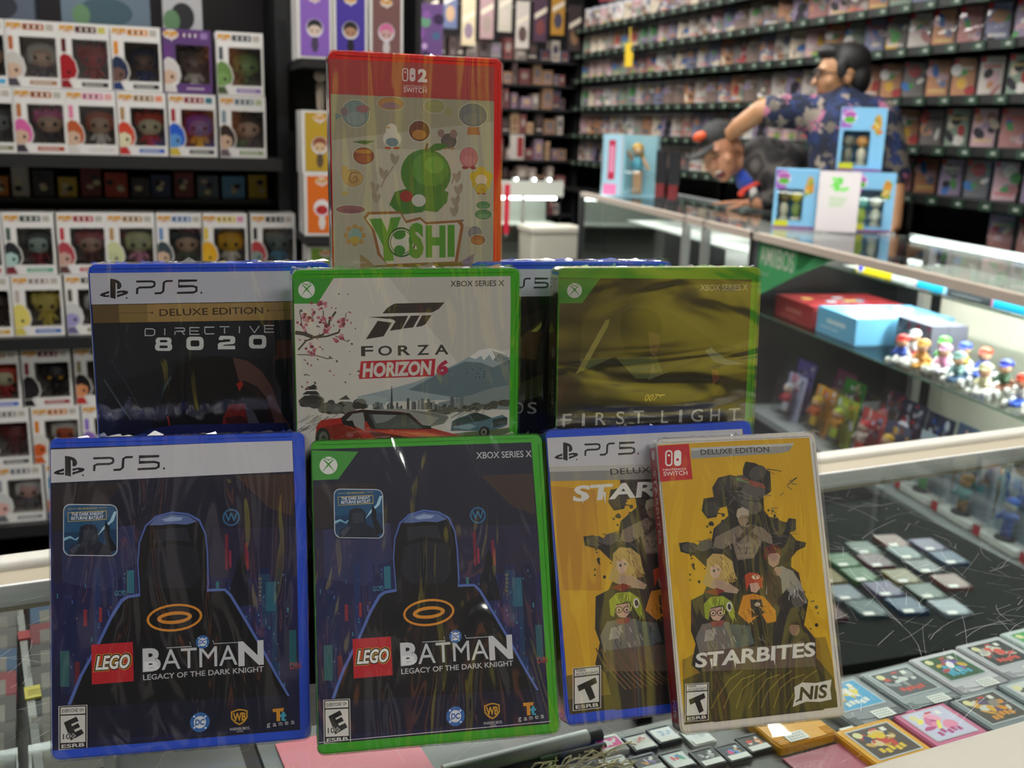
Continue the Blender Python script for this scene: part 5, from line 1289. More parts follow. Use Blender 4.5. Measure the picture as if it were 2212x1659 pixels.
('T','F','#3b3936',38.24,44.43,7.11,5.94,0.02,0),
('T','O','#3b3936',48.24,44.54,8.3,5.98,0.02,0),
('T','R','#3b3936',60.03,44.68,7.56,6.01,0.02,0),
('T','Z','#3b3936',71.54,44.8,7.23,6.05,0.02,0),
('T','A','#3b3936',82.19,44.93,8.61,6.08,0.02,0),
('P','#b2303c',[(38,53.3),(82.8,53.4),(81.9,63.9),(36.7,63.8)]),
('T','HORIZON','#c9c5be',38.74,54.32,41.85,8.85,0.045,0.12),
('T','6','#a8284c',83.32,54.22,7.2,9.41,0.05,0.15),
('E','#33383a',110.1,65.6,0.52,0.29,0),
('E','#33383a',109.4,63.4,0.52,0.29,0),
('E','#33383a',107.7,65.5,0.52,0.29,0),
('E','#33383a',105.7,60.5,0.51,0.29,0),
('E','#33383a',113,65.7,0.52,0.29,0),
('E','#33383a',113.1,64,0.52,0.29,0),
('E','#33383a',113.4,62.3,0.52,0.29,0),
('E','#33383a',110.6,60.8,0.52,0.29,0),
('E','#33383a',102.3,62.7,0.51,0.29,0),
('P','#8e8f89',[(46.5,82.6),(60.6,82.6),(82,85.9),(90.7,88.5),(89.2,92.1),(80.5,94.5),(67.5,98.1),(60.5,85.5)]),
('P','#6d6f6a',[(64.1,84.2),(82,86.2),(91,89.6),(87.8,93.4),(78.3,95.1),(84.9,89.6),(74.8,86.6)]),
('S','#6b6c66',0.34,[(14.01,87.08),(9.68,91.1)]),
('S','#6b6c66',0.34,[(14.57,85.79),(9.22,89.12)]),
('S','#6b6c66',0.33,[(8.18,84.03),(0.43,88.4)]),
('S','#6b6c66',0.34,[(17.55,91.23),(11.7,95.39)]),
('S','#6b6c66',0.33,[(7.73,89.67),(1.34,93.99)]),
('S','#6b6c66',0.33,[(5.01,89.9),(0.42,93.55)]),
('S','#6b6c66',0.34,[(24.08,84.29),(18.95,87.45)]),
('S','#6b6c66',0.33,[(10.14,84.08),(2.45,88.15)]),
('S','#6b6c66',0.34,[(11.69,86.62),(5.26,89.15)]),
('S','#6b6c66',0.33,[(3.5,90.7),(-1.81,94.23)]),
('S','#6b6c66',0.34,[(23.54,92.5),(17.47,95.4)]),
('S','#6b6c66',0.34,[(9.32,91.23),(1.64,94)]),
('S','#6b6c66',0.34,[(21.49,87.13),(15.45,89.96)]),
('S','#6b6c66',0.34,[(22.32,92.58),(17.34,96.45)]),
('S','#6b6c66',0.33,[(7.03,90.75),(2.76,93.52)]),
('S','#6b6c66',0.34,[(18.99,86.65),(11.21,90.85)]),
('S','#6b6c66',0.34,[(18.74,85.14),(11.78,89.53)]),
('S','#6b6c66',0.34,[(12.8,84.36),(7.81,87.52)]),
('S','#6b6c66',0.34,[(18.67,85.65),(13.82,88.68)]),
('S','#6b6c66',0.34,[(17.54,90.59),(11.89,94.46)]),
('S','#6b6c66',0.34,[(22.49,89.17),(17.42,92.33)]),
('S','#6b6c66',0.34,[(23.43,89.87),(18.14,93.74)]),
('S','#6b6c66',0.33,[(4.78,91.48),(-1.07,95.04)]),
('S','#6b6c66',0.34,[(14.71,84.18),(8.19,87.21)]),
('S','#6b6c66',0.33,[(8.36,90.18),(3.92,93.32)]),
('S','#6b6c66',0.34,[(19.67,86.12),(14.41,89.79)]),
('S','#6b6c66',0.33,[(6.92,90.88),(-1.09,93.29)]),
('S','#6b6c66',0.34,[(13.03,90),(7.35,94.42)]),
('S','#6b6c66',0.34,[(14,85.26),(7.64,89.06)]),
('S','#6b6c66',0.34,[(10.79,89.1),(3.55,92.57)]),
('S','#77786f',0.37,[(101.82,90.37),(106.98,87.71)]),
('S','#77786f',0.37,[(105.77,88.68),(110.95,86.01)]),
('S','#77786f',0.37,[(111.72,86.95),(116.92,84.28)]),
('S','#77786f',0.37,[(107.88,86.7),(113.07,84.03)]),
('S','#77786f',0.37,[(104.07,86.92),(109.24,84.25)]),
('S','#77786f',0.37,[(100.37,89.87),(105.53,87.21)]),
('S','#77786f',0.37,[(108.06,90.38),(113.25,87.72)]),
('S','#77786f',0.37,[(95.85,87.97),(100.99,85.32)]),
('S','#77786f',0.37,[(95.53,88.49),(100.67,85.84)]),
('S','#77786f',0.37,[(101.65,85.62),(106.81,82.96)]),
('S','#77786f',0.37,[(103.83,89.71),(109.01,87.05)]),
('S','#77786f',0.37,[(103.3,90.61),(108.48,87.95)]),
('S','#77786f',0.37,[(94.62,85.94),(99.75,83.29)]),
('S','#77786f',0.37,[(91.07,87.76),(96.18,85.12)]),
('S','#77786f',0.37,[(100.24,87.92),(105.39,85.27)]),
('S','#77786f',0.37,[(96.45,89.81),(101.6,87.16)]),
('S','#77786f',0.37,[(92.27,90.22),(97.39,87.58)]),
('S','#77786f',0.37,[(103.21,88.67),(108.38,86.01)]),
('S','#77786f',0.37,[(108.15,87.14),(113.34,84.47)]),
('S','#77786f',0.37,[(93.88,86.83),(99.01,84.18)]),
('S','#77786f',0.37,[(91.6,86.74),(96.72,84.09)]),
('S','#77786f',0.37,[(104.37,88.63),(109.55,85.97)]),
('S','#77786f',0.37,[(96.49,88.59),(101.63,85.94)]),
('S','#77786f',0.37,[(92.62,89.73),(97.74,87.09)]),
('P','#5f6b4e',[(81.9,100.4),(131,98.1),(131.8,162.8),(96.6,114.5)]),
('P','#a02c26',[(10.6,99),(11.5,90.6),(14.3,87.3),(20.4,86.8),(25.8,86.5),(30,83.2),(38.2,82.1),(48.6,83.4),(60.5,84.5),(66.9,85.8),(74.7,93.4),(84.1,96.9),(101,102.2),(113,108.9),(114.6,130.8),(11.3,130.3)]),
('P','#2c2526',[(25.8,86.6),(30,83.3),(38.9,82.2),(53.5,83.8),(66.9,85.8),(76.9,96.1),(43.6,94.3),(40.9,89.4),(29.9,90.2),(27.1,91.5)]),
('P','#8d8f8c',[(28.9,88.1),(32.7,84.4),(38.9,83.8),(39.9,89.4),(39.4,95),(35.3,92.7)]),
('P','#4d5352',[(42.3,85.2),(64.8,86.8),(74.7,95.7),(46.4,94.1)]),
('P','#7e8482',[(44.4,85.3),(59.1,86.5),(53.4,90.1),(46.4,91.1)]),
('P','#1e1c1d',[(26.8,88.6),(32.6,88.4),(33.8,91.9),(35.3,94.4),(32.6,92.5),(27.1,90.8)]),
('P','#1e1c1d',[(74.4,93.4),(79.8,94.4),(80.1,96.3),(75.4,95.8)]),
('P','#7a1c1a',[(12.2,92),(25.8,90),(35.3,94.8),(39.3,100.7),(37.9,106.3),(13.8,109.1)]),
('P','#c0523c',[(46.4,95.4),(74.7,97.1),(96.6,102.7),(104,106.1),(67.5,102.4)]),
('P','#5c1614',[(42.2,95.2),(60.4,99.1),(89.2,106.7),(74.7,108.7),(46.3,101.1)]),
('P','#d07a4a',[(60.4,96.9),(78.3,98.7),(101,105.2),(81.9,102.2)]),
('P','#262022',[(77.6,103.8),(96.6,104.2),(105.5,107.7),(81.9,107.7)]),
('E','#1d1b1c',15,98.2,4.2,6.33,0),
('E','#55534f',15.4,98.6,2.71,4.64,0),
('E','#2c2a2a',15.5,98.7,1.22,2.25,0),
('E','#1d1b1c',51.9,104.4,4.23,2.88,0),
('P','#4d6874',[(92.1,98.1),(92.9,92.3),(96.5,90.3),(103.9,88.5),(108.3,87.4),(114.3,89.4),(118.1,91.4),(124.8,89.7),(128.3,92),(127.9,96.4),(124.9,97.7),(118.9,98.9),(109.9,99.1),(103.9,98.7)]),
('P','#2c3234',[(103.9,88.5),(108.3,87.4),(118.1,91.3),(110.6,93.2),(106.9,93)]),
('P','#3b4548',[(93.2,92.6),(96.5,90.8),(103.2,89.2),(106.9,93.4),(93.6,95.2)]),
('P','#7f989e',[(92.9,95.9),(103.9,94.3),(108.4,96),(103.9,98)]),
('P','#23282a',[(118.5,92.5),(127.5,91.2),(128.1,95.7),(118.9,97.4)]),
('E','#1c1d1d',113.3,100,3.45,3.7,0),
('E','#77756d',113,100,1.95,2.22,0),
('E','#1c1d1d',113,100,0.9,1.04,0)],
 'agent':[('P','#38321e',[(1,5.7),(130.6,7.5),(130.9,163.7),(0.3,164.8)]),  # olive of these dark tones is film reflection put into the print
('P','#453e24',[(36.8,6.8),(130.6,7.7),(131.1,60.7),(103.3,45.7)]),
('P','#55603a',[(5.3,55.8),(65.8,55.5),(75.9,79),(3.8,80.2)]),
('P','#3a3520',[(2,76.6),(130,78.9),(130.1,103.7),(1.4,99.4)]),
('P','#241f14',[(1,6.2),(33.2,6.4),(15.6,31.9),(14.8,85.8),(1.4,97.6)]),
('P','#8d8748',[(33.7,31.3),(32.9,35.6),(9.2,77.7),(3.9,85.4),(5.1,77.6),(31,32.1)]),
('P','#0c0b08',[(40.7,35.7),(41.9,28),(48.2,24.6),(59.3,25.2),(66.8,29.2),(69,38),(67.7,43.2),(67.5,52),(63,55.5),(47.1,55.1),(42.4,51.5)]),
('P','#5a4034',[(59.7,39.6),(67.2,41.5),(67.9,48.5),(65.7,53.8),(63.9,57.3),(61,51.9)]),
('E','#2b2418',42.4,48.8,1.66,4.03,0),
('P','#15150f',[(5.4,68),(37.9,54.9),(52.1,69.3),(61.5,69.6),(73.6,65.5),(96.1,57.2),(109.8,62),(109.4,76.4),(102.9,85.3),(2.2,92.4)]),
('P','#6d7050',[(63.1,59),(66.1,66.2),(75.5,65.6),(69.9,67.2),(60.6,70.5)]),
('P','#6b3a28',[(104.1,65.4),(108.9,65.6),(110.1,71),(105.5,75.4)]),
('P','#5f6a6c',[(98.8,52.8),(103.5,50.2),(113.5,58.5),(129.2,62.5),(113.6,62.1),(105.8,60.1)]),
('P','#20241f',[(103.5,51.1),(118.9,49.6),(121,52.4),(113.4,56.2),(106.5,53.8)]),
('T','007','#b59a4c',58.56,79.73,9.68,4.3,0.008,0.3),
('P','#b59a4c',[(66.5,80.3),(72.7,80.1),(72.2,80.8),(69.9,81.1),(69.4,82),(68.4,80.9)]),
('T','F','#c6c4bb',4.21,90.23,5.99,8.13,0.004,0),
('T','I','#c6c4bb',16.94,90.28,2.01,8.16,0.004,0),
('T','R','#c6c4bb',25.91,90.17,7,8.19,0.004,0),
('T','S','#c6c4bb',39.76,90.12,5.58,8.23,0.004,0),
('T','T','#c6c4bb',51.49,90.04,6.94,8.27,0.004,0),
('T','L','#c6c4bb',70.34,90.5,4.94,8.32,0.004,0),
('T','I','#c6c4bb',82.72,90.54,2.1,8.35,0.004,0),
('T','G','#c6c4bb',90.96,90.59,8.3,8.39,0.004,0),
('T','H','#c6c4bb',104.49,90.87,6.81,8.42,0.004,0),
('T','T','#c6c4bb',117.56,91,8.06,8.47,0.004,0),
('P','#3f8f35',[(0.1,6.2),(26.9,6.2),(15.5,21.2),(-1.3,21.2)]),
('E','#d8d8d4',10.4,13.5,4.82,4.59,0),
('P','#3f8f35',[(7.4,9.8),(9.1,10.2),(10.4,11.2),(11.6,10.2),(13.3,9.9),(12.3,9.6),(10.4,10.5),(8.4,9.6)]),
('P','#3f8f35',[(7.1,10.6),(8.4,10.7),(10.9,12.8),(13.1,15.8),(13.8,17.5),(12.4,15.4),(10.4,13.6),(8.2,11.3)]),
('P','#3f8f35',[(13.6,10.7),(12.3,10.7),(9.9,12.8),(7.8,15.8),(7.2,17.4),(8.5,15.3),(10.4,13.6),(12.5,11.3)]),
('T','XBOX SERIES X','#9a9684',93.96,10.5,33,3.88,0.01,0),
('P','#191b2a',[(1.4,98.5),(130.9,99.1),(132.9,164.8),(1.4,164.9)])],
 'dark':[('P','#1c1b19',[(0.3,3.7),(130.1,3.9),(130.1,167.1),(0.3,166.3)]),
('P','#2e2a20',[(31.6,36.8),(48.8,30),(48.4,72.5),(31.8,61.4)]),
('P','#5a4a30',[(32.6,49.1),(48,37),(44.6,63.5),(32.7,61.4)]),
('P','#3d4226',[(31.9,79.2),(49.3,72.6),(49.5,86.9),(32,90.8)]),
('P','#a9b45a',[(40.7,44.8),(48,38.8),(47.1,42.3),(44.4,44.9)]),
('P','#1a1d34',[(0.3,95.9),(131,98.1),(130.1,167.1),(0.3,166.3)]),
('P','#b3b5bf',[(0.3,3.7),(130.5,3.9),(130.5,22),(0.3,22)]),
('P','#1c1b1e',[(10.3,8.8),(12.4,9.2),(14.3,10),(15.4,11.2),(15.7,12.7),(14.9,13.9),(13.5,13.8),(13.5,11.2),(12.8,10.8),(12.9,18.5),(10.3,17.8)]),
('P','#1c1b1e',[(9.9,14.6),(9.9,15.7),(7.8,16.3),(8.5,16.7),(9.9,16.4),(9.9,17.5),(7.7,17.5),(5.8,16.9),(5.6,16.3),(6.6,15.5)]),
('P','#1c1b1e',[(13.5,17.7),(13.5,16.5),(16.5,15.8),(15.9,15.4),(13.5,16),(13.5,14.8),(16.2,14.4),(18.3,14.8),(18.9,15.6),(18.1,16.4)]),
('S','#1c1b1e',1.01,[(22.46,10.53),(29.59,10.57),(30.94,10.97),(31.21,11.84),(30.95,12.81),(29.61,13.38),(24.22,13.34),(23.02,13.92),(22.9,16.43)]),
('S','#1c1b1e',1.02,[(39.73,10.63),(36.75,10.62),(35.54,11.29),(35.3,15.36),(34.22,16.23),(31.25,16.3)]),
('S','#1c1b1e',1.03,[(51.33,10.7),(42.59,10.65),(42.61,13.28),(49.3,13.33),(51.09,13.92),(51.11,15.68),(49.75,16.36),(41.83,16.39)]),
('E','#1c1b1e',18.1,18.1,0.4,0.39,0),
('E','#1c1b1e',53.5,16.6,0.48,0.46,0),
('T','S','#a7a9a6',3.86,89.95,6.12,7.66,0.004,0),
('T','A','#a7a9a6',12.69,90.27,6.16,7.68,0.004,0),
('T','R','#a7a9a6',21.58,90.59,6.2,7.71,0.004,0),
('T','O','#a7a9a6',30.54,90.91,6.25,7.74,0.004,0),
('T','S','#a7a9a6',39.55,91.24,6.29,7.76,0.004,0)],
 'creature':[('P','#a29c8a',[(0.2,24.1),(100.2,24.8),(100.1,165.4),(0.6,166.6)]),
('P','#b0aa98',[(26.4,55.2),(89.2,54.2),(90.9,100.9),(28.9,100.8)]),
('P','#938c74',[(0.2,24.1),(100.2,24.8),(100,37),(1.2,50.6)]),
('P','#a33a38',[(-0.3,3.6),(100.3,4.3),(100.2,24.8),(-0.1,24.3)]),
('P','#d2bfbb',[(45.3,7.7),(45.8,7.7),(46.2,7.9),(46.6,8.2),(46.8,8.7),(46.9,9.1),(46.8,13.8),(46.7,14.2),(46.5,14.7),(46.1,15),(45.7,15.3),(45.2,15.3),(44.8,15.4),(44.3,15.3),(43.8,15.1),(43.5,14.8),(43.3,14.3),(43.2,13.9),(43.3,9.3),(43.4,8.8),(43.6,8.3),(43.9,8),(44.4,7.8),(44.9,7.7)]),
('P','#a33a38',[(45.1,8.3),(45.5,8.3),(45.8,8.5),(46,8.7),(46.2,9),(46.2,9.3),(46.2,13.6),(46.1,14),(45.9,14.3),(45.7,14.5),(45.4,14.7),(45,14.7),(45,14.7),(44.6,14.7),(44.3,14.5),(44,14.3),(43.9,14),(43.8,13.7),(43.9,9.4),(44,9.1),(44.1,8.8),(44.4,8.5),(44.7,8.3),(45,8.3)]),
('E','#d2bfbb',45.1,10.1,0.56,0.54,0),
('P','#d2bfbb',[(49.7,7.5),(50.2,7.6),(50.6,7.8),(51,8.1),(51.2,8.5),(51.3,9),(51.2,13.6),(51.1,14.1),(50.9,14.5),(50.6,14.9),(50.1,15.1),(49.6,15.2),(49.2,15.2),(48.7,15.2),(48.3,15),(47.9,14.6),(47.7,14.2),(47.6,13.7),(47.7,9.1),(47.8,8.6),(48,8.2),(48.4,7.9),(48.8,7.6),(49.3,7.5)]),
('E','#a33a38',49.5,12.1,0.72,0.69,0),
('T','2','#d8c8c4',52.72,7.73,5.67,7.71,0.05,0),
('T','NINTENDO','#c9aaa6',44.08,17.39,13.9,1.32,0.004,0),
('T','SWITCH','#d8c8c4',44.04,18.83,13.91,2.8,0.008,0),
('E','#bdb7a6',15,35.1,8.49,8.12,0),
('E','#5c5646',15,35.1,8.15,7.79,0),
('E','#6f807c',15,35.1,7.9,7.55,0),
('E','#7d8a84',14.9,37.8,5.54,3.78,0),
('E','#8c5f62',19.4,32.2,4.21,2.13,0),
('E','#7d6a66',8.3,34.1,2.17,2.29,0),
('P','#6f807c',[(2.8,35),(7.4,36.5),(3.2,39.1)]),
('E','#bdb7a6',36.2,28.5,8.43,4.2,0),
('E','#5c5646',36.2,28.5,8.09,3.87,0),
('E','#a87a48',36.2,28.5,7.84,3.62,0),
('E','#8a6a72',36.2,29.7,5.49,1.81,0),
('E','#bdb7a6',62.9,29.1,6.69,4.24,0),
('E','#5c5646',62.9,29.1,6.34,3.91,0),
('E','#8f8a5a',62.9,29.1,6.08,3.66,0),
('E','#8a8a58',62.9,30.3,4.26,1.83,0),
('E','#8f8a5a',71.6,31.8,2.45,2.01,0),
('E','#bdb7a6',86.9,33.5,9.29,7.32,0),
('E','#5c5646',86.9,33.5,8.94,6.98,0),
('E','#6a6a6a',86.9,33.5,8.67,6.73,0),
('E','#75746c',86.9,35.9,6.07,3.37,0),
('P','#a8683f',[(83.4,40.7),(90.5,40.6),(91.4,45.2),(83,45.4)]),
('E','#bdb7a6',36.7,49.2,6.26,5.75,0),
('E','#5c5646',36.7,49.2,5.92,5.42,0),
('E','#c9c4b4',36.7,49.2,5.66,5.17,0),
('E','#6a8288',36.7,51,3.96,2.59,0),
('E','#a4562f',34.1,54.4,1.98,0.83,0),
('E','#a4562f',39.2,54.3,1.99,0.83,0),
('E','#c9c4b4',36.4,43.8,3.42,3.66,0),
('P','#b98a3a',[(32.6,42.8),(35.2,41.7),(35.1,43.2)]),
('E','#bdb7a6',53.4,44,6.85,6.44,0),
('E','#5c5646',53.4,44,6.5,6.1,0),
('E','#6a3a26',53.4,44,6.24,5.85,0),
('E','#a5702e',53.3,46.1,4.37,2.93,0),
('E','#bdb7a6',71.5,49.4,5.36,4.98,0),
('E','#5c5646',71.5,49.4,5.01,4.64,0),
('E','#57504c',71.5,49.4,4.75,4.39,0),
('E','#5e5650',71.5,50.9,3.33,2.2,0),
('E','#9a7a4a',69.3,53.8,1.66,0.7,0),
('E','#9a7a4a',73.6,53.8,1.67,0.7,0),
('E','#84685c',66.8,44.9,2.1,2.35,0),
('E','#84685c',74.6,45,2.29,2.53,0),
('E','#bdb7a6',19.5,59.4,6.71,5.42,0),
('E','#5c5646',19.5,59.4,6.37,5.09,0),
('E','#8a4a30',19.5,59.4,6.12,4.84,0),
('E','#9a5636',19.5,61.1,4.28,2.42,0),
('P','#4f6a34',[(12.5,51.4),(19.7,50.3),(26.3,50.6),(20.5,52.8)]),
('E','#b07a34',19.5,56.9,5.09,1.17,0),
('E','#bdb7a6',84.3,59,6.32,6.74,0),
('E','#5c5646',84.3,59,5.96,6.4,0),
('E','#b4686a',84.3,59,5.7,6.14,0),
('E','#bc7676',84.3,61.1,3.99,3.08,0),
('E','#8f3a3a',81.8,65.1,1.99,0.99,0),
('E','#8f3a3a',86.9,65.1,2,0.99,0),
('E','#bdb7a6',12.8,72.5,6.71,5.62,0),
('E','#5c5646',12.8,72.5,6.37,5.28,0),
('E','#b0905a',12.8,72.5,6.11,5.03,0),
('E','#a8864f',12.8,74.2,4.28,2.52,0),
('S','#6a5230',0.42,[(12.83,72.47),(14.98,71.19),(15.34,74.12),(12.33,75.41),(10.27,72.91),(12.06,69.13),(16.72,69.5)]),
('P','#b0905a',[(6.2,65.4),(9.6,65.8),(9.8,75.4),(6.4,73.8)]),
('E','#bfa12e',92.2,67.6,3.41,3.27,0),
('E','#bfa12e',96.3,70.4,3.42,3.28,0),
('E','#bfa12e',94.7,75.1,3.42,3.29,0),
('E','#bfa12e',89.7,75.1,3.41,3.28,0),
('E','#bfa12e',88.1,70.5,3.4,3.27,0),
('E','#d0b8a0',92.2,72.6,3.77,3.45,0),
('E','#bdb7a6',92.2,77.8,4.41,3.55,0),
('E','#5c5646',92.2,77.8,4.05,3.2,0),
('E','#b89a2c',92.2,77.8,3.78,2.94,0),
('E','#b08e28',92.2,78.8,2.65,1.47,0),
('E','#9a4a34',90.5,80.7,1.32,0.47,0),
('E','#9a4a34',93.9,80.7,1.33,0.47,0),
('E','#bdb7a6',11.1,91,9.12,2.8,0),
('E','#5c5646',11.1,91,8.78,2.46,0),
('E','#8a5a5c',11.1,91,8.53,2.2,0),
('E','#7d5256',11.1,91.8,5.97,1.1,0),
('E','#b09a5c',7.9,81.7,2.21,1.18,0),
('E','#bdb7a6',93.6,87.8,4.97,2.87,0),
('E','#5c5646',93.6,87.8,4.61,2.53,0),
('E','#4f7a52',93.6,87.8,4.34,2.26,0),
('E','#5c8458',93.6,88.6,3.04,1.13,0),
('E','#bdb7a6',93.6,93.4,5.88,3.58,0),
('E','#5c5646',93.6,93.4,5.52,3.23,0),
('E','#4f7a52',93.6,93.4,5.25,2.97,0),
('E','#6a8f62',93.6,94.5,3.67,1.49,0),
('E','#a8864f',18.3,106.4,1.72,1.71,0),
('E','#a8864f',16.8,109.9,1.72,1.72,0),
('E','#a8864f',13.2,111.3,1.72,1.72,0),
('E','#a8864f',9.7,109.8,1.71,1.71,0),
('E','#a8864f',8.3,106.3,1.71,1.71,0),
('E','#a8864f',9.9,102.8,1.71,1.71,0),
('E','#a8864f',13.4,101.4,1.71,1.71,0),
('E','#a8864f',16.9,102.8,1.72,1.71,0),
('E','#7d9a92',13.3,106.3,4.12,4.28,0),
('E','#b0963f',13.3,108.9,2.92,2.06,0),
('E','#bdb7a6',88.2,104.8,4.97,4.48,0),
('E','#5c5646',88.2,104.8,4.61,4.13,0),
('E','#7a7480',88.2,104.8,4.34,3.86,0),
('E','#75707c',88.2,106.2,3.04,1.93,0),
('E','#bdb7a6',90,109.2,5.17,3.61,0),
('E','#5c5646',90,109.2,4.81,3.26,0),
('E','#9a5c38',90,109.2,4.53,2.99,0),
('E','#a56a40',90,110.3,3.17,1.5,0),
('E','#8f8470',30.4,69.4,1.55,3.71,-20),
('E','#948a76',32.1,69.8,1.38,3.03,30),
('E','#8f8470',37.4,60.9,1.55,3.7,-20),
('E','#948a76',39.1,61.3,1.38,3.03,30),
('E','#8f8470',25.1,77.8,1.54,3.72,-20),
('E','#948a76',26.8,78.3,1.37,3.04,30),
('E','#8f8470',25.8,83.8,1.55,3.73,-20),
('E','#948a76',27.5,84.3,1.38,3.06,30),
('E','#8f8470',77.5,70.6,1.6,3.77,20),
('E','#948a76',75.8,71.1,1.42,3.08,-30),
('E','#8f8470',78.4,78.3,1.6,3.79,20),
('E','#948a76',76.6,78.8,1.42,3.1,-30),
('E','#8f8470',76.6,85.2,1.61,3.8,20),
('E','#948a76',74.8,85.8,1.43,3.11,-30),
('E','#8f8470',75.7,91.3,1.61,3.81,20),
('E','#948a76',73.9,91.8,1.43,3.12,-30),
('S','#8a7c66',0.69,[(37.35,65.07),(32.05,72.71),(29.37,77.8)]),
('S','#8a7c66',0.71,[(75.33,68.9),(73.53,74.91)]),
('P','#3d6e2a',[(34.4,88),(38,80.3),(46.7,77.7),(53.6,80.2),(58.9,84.4),(55.3,92.2),(41.2,93.9)]),
('P','#4a7a30',[(55.3,91.3),(58.9,82.7),(66.9,78.4),(71.3,80.1),(70.4,86.1),(64.1,92.2)]),
('E','#45742a',57.3,69.1,15.58,14.62,0),
('E','#55862f',59.9,66.5,11.39,10.19,0),
('E','#669a3a',62.6,63.9,6.14,5.09,0),
('P','#6a4a2a',[(56.5,55.5),(58.1,55.5),(58.8,51.3),(57.6,51)]),
('P','#3d6e2a',[(58.3,54.7),(62.7,51.2),(68.8,50.8),(71.5,52.4),(66.2,55),(60.9,55.9)]),
('E','#8e2f26',44.9,82.8,4.01,3.41,0),
('E','#b9b7ac',52.7,85.3,4.38,3.77,0),
('P','#8a5a34',[(18.7,95.7),(21.4,92.3),(41.3,91.8),(44.7,97.4),(53.5,95.2),(57,98.2),(79.2,96.9),(81,100),(76.9,123.7),(33.7,125),(26.9,118),(23.7,103.4)]),
('P','#b9b4a4',[(20.2,96.5),(22.2,94),(41.2,93.3),(44.6,99.1),(53.5,96.7),(57,99.8),(77,98.4),(78.8,100.9),(75.1,122.3),(32.9,123.7),(28.6,117.2),(25.4,103.4)]),
('P','#4f8a2a',[(22.1,96.5),(29.5,96.1),(33.2,104.2),(35.1,95.7),(41.6,95.2),(35.7,111.2),(36.9,121.6),(30.7,122),(30.5,112.9)]),
('E','#2c5a2a',41.7,110.5,8.77,9.1,0),
('E','#bab6a6',41.7,110.5,7.71,7.97,0),
('E','#2f5a2c',41.7,110.5,7.01,7.37,0),
('E','#c2beb0',41.7,110.5,6.49,6.93,0),
('E','#3d7a2c',40.6,106,3.85,2.76,-15),
('E','#3d7a2c',40.5,115.5,3.51,3.13,10),
('E','#3d7a2c',47.6,109.5,1.41,3.47,0),
('T','S','#4f8a2a',46.26,98.72,9.26,21.72,0.06,0),
('T','H','#4f8a2a',56.84,100.24,12.46,19.64,0.06,0),
('T','I','#4f8a2a',70.65,99.91,4.48,19.7,0.08,0),
('T','TM','#3f3a30',78.32,96.58,2.69,1.22,0.01,0),
('P','#7d6a2c',[(22.4,124.5),(80.9,122.4),(79.9,163.1),(22.5,165.3)]),
('P','#8a7850',[(16.1,117.5),(20.8,120.6),(26.7,126.7),(16.3,125.7)]),
('P','#7a6a78',[(80,121.9),(87.7,117.6),(86.4,126.4),(80.9,127.3)]),
('E','#a8963a',40.8,124.9,1.76,1.22,0),
('E','#a8963a',52.2,125,1.77,1.23,0),
('E','#a8963a',62.9,125.1,1.79,1.23,0)],
}
# ================================================================== the setting
CZ = Z0
WX0, WX1, WY0, WY1, WH = -2.6, 3.62, -2.8, 8.75, 3.25
floor_m = patterned('floor_tiles', [(0, '#3a3836'), (.5, '#474442'), (1, '#54504c')], 3, rough=.35)
b = MB(); b.box(WX0-.1, WX1+.1, WY0-.1, WY1+.1, -.1, 0, floor_m); struct(b.build('floor'))
b = MB(); b.box(WX0-.1, WX1+.1, WY0-.1, WY1+.1, WH, WH+.1, M('#232221', .9)); struct(b.build('ceiling'))
b = MB(); b.box(WX0-.1, WX0, WY0, WY1, 0, WH, M('#5a5650', .9)); struct(b.build('wall_left'))
b = MB(); b.box(WX1, WX1+.1, WY0, WY1, 0, WH, M('#141313', .8)); struct(b.build('wall_right'))
b = MB(); b.box(WX0, WX1, WY1, WY1+.1, 0, WH, M('#171414', .8)); struct(b.build('wall_back'))
b = MB(); b.box(WX0, WX1, WY0-.1, WY0, 0, WH, M('#3a3633', .8)); struct(b.build('wall_front'))
lamp_m = emitter('lamp_diffuser', LAMP_COL, LAMP_W); lamp_mid = emitter('lamp_diffuser_mid', LAMP_COL, LAMP_W*1.05); lamp_bright = emitter('lamp_diffuser_bright', LAMP_COL, LAMP_W*1.42)
def ceiling_light(x, y, lab):
    t = thing('ceiling_light', lab, 'ceiling light', (x, y, WH), group='ceiling lights')
    f = MB()
    for a in (((-.64, .64, -.17, -.15)), (-.64, .64, .15, .17), (-.64, -.6, -.15, .15), (.6, .64, -.15, .15)): f.box(*a, -.07, 0, M('#d8d6d0', .4))
    f.box(-.6, .6, -.15, .15, -.012, 0, M('#d8d6d0', .4)); f.build('lamp_frame', t)
    d = MB(); d.box(-.6, .6, -.15, .15, -.06, -.045, lamp_bright if x > 1.5 and y > 1 else lamp_mid if y < 0 else lamp_m); d.build('diffuser', t)
for i, (x, row) in enumerate(((-1.2, 'left'), (.7, 'middle'), (1.9, 'right'))):
    for k, y in enumerate((-1.5, 1.9, 3.5) if i == 0 else (-1.5, 1.9, 3.5, 5.0, 6.4, 7.8)):
        ceiling_light(x, y, 'ceiling light panel, %s in the %s row counted from the front wall' % (('first', 'second', 'third', 'fourth', 'fifth', 'sixth')[k], row))
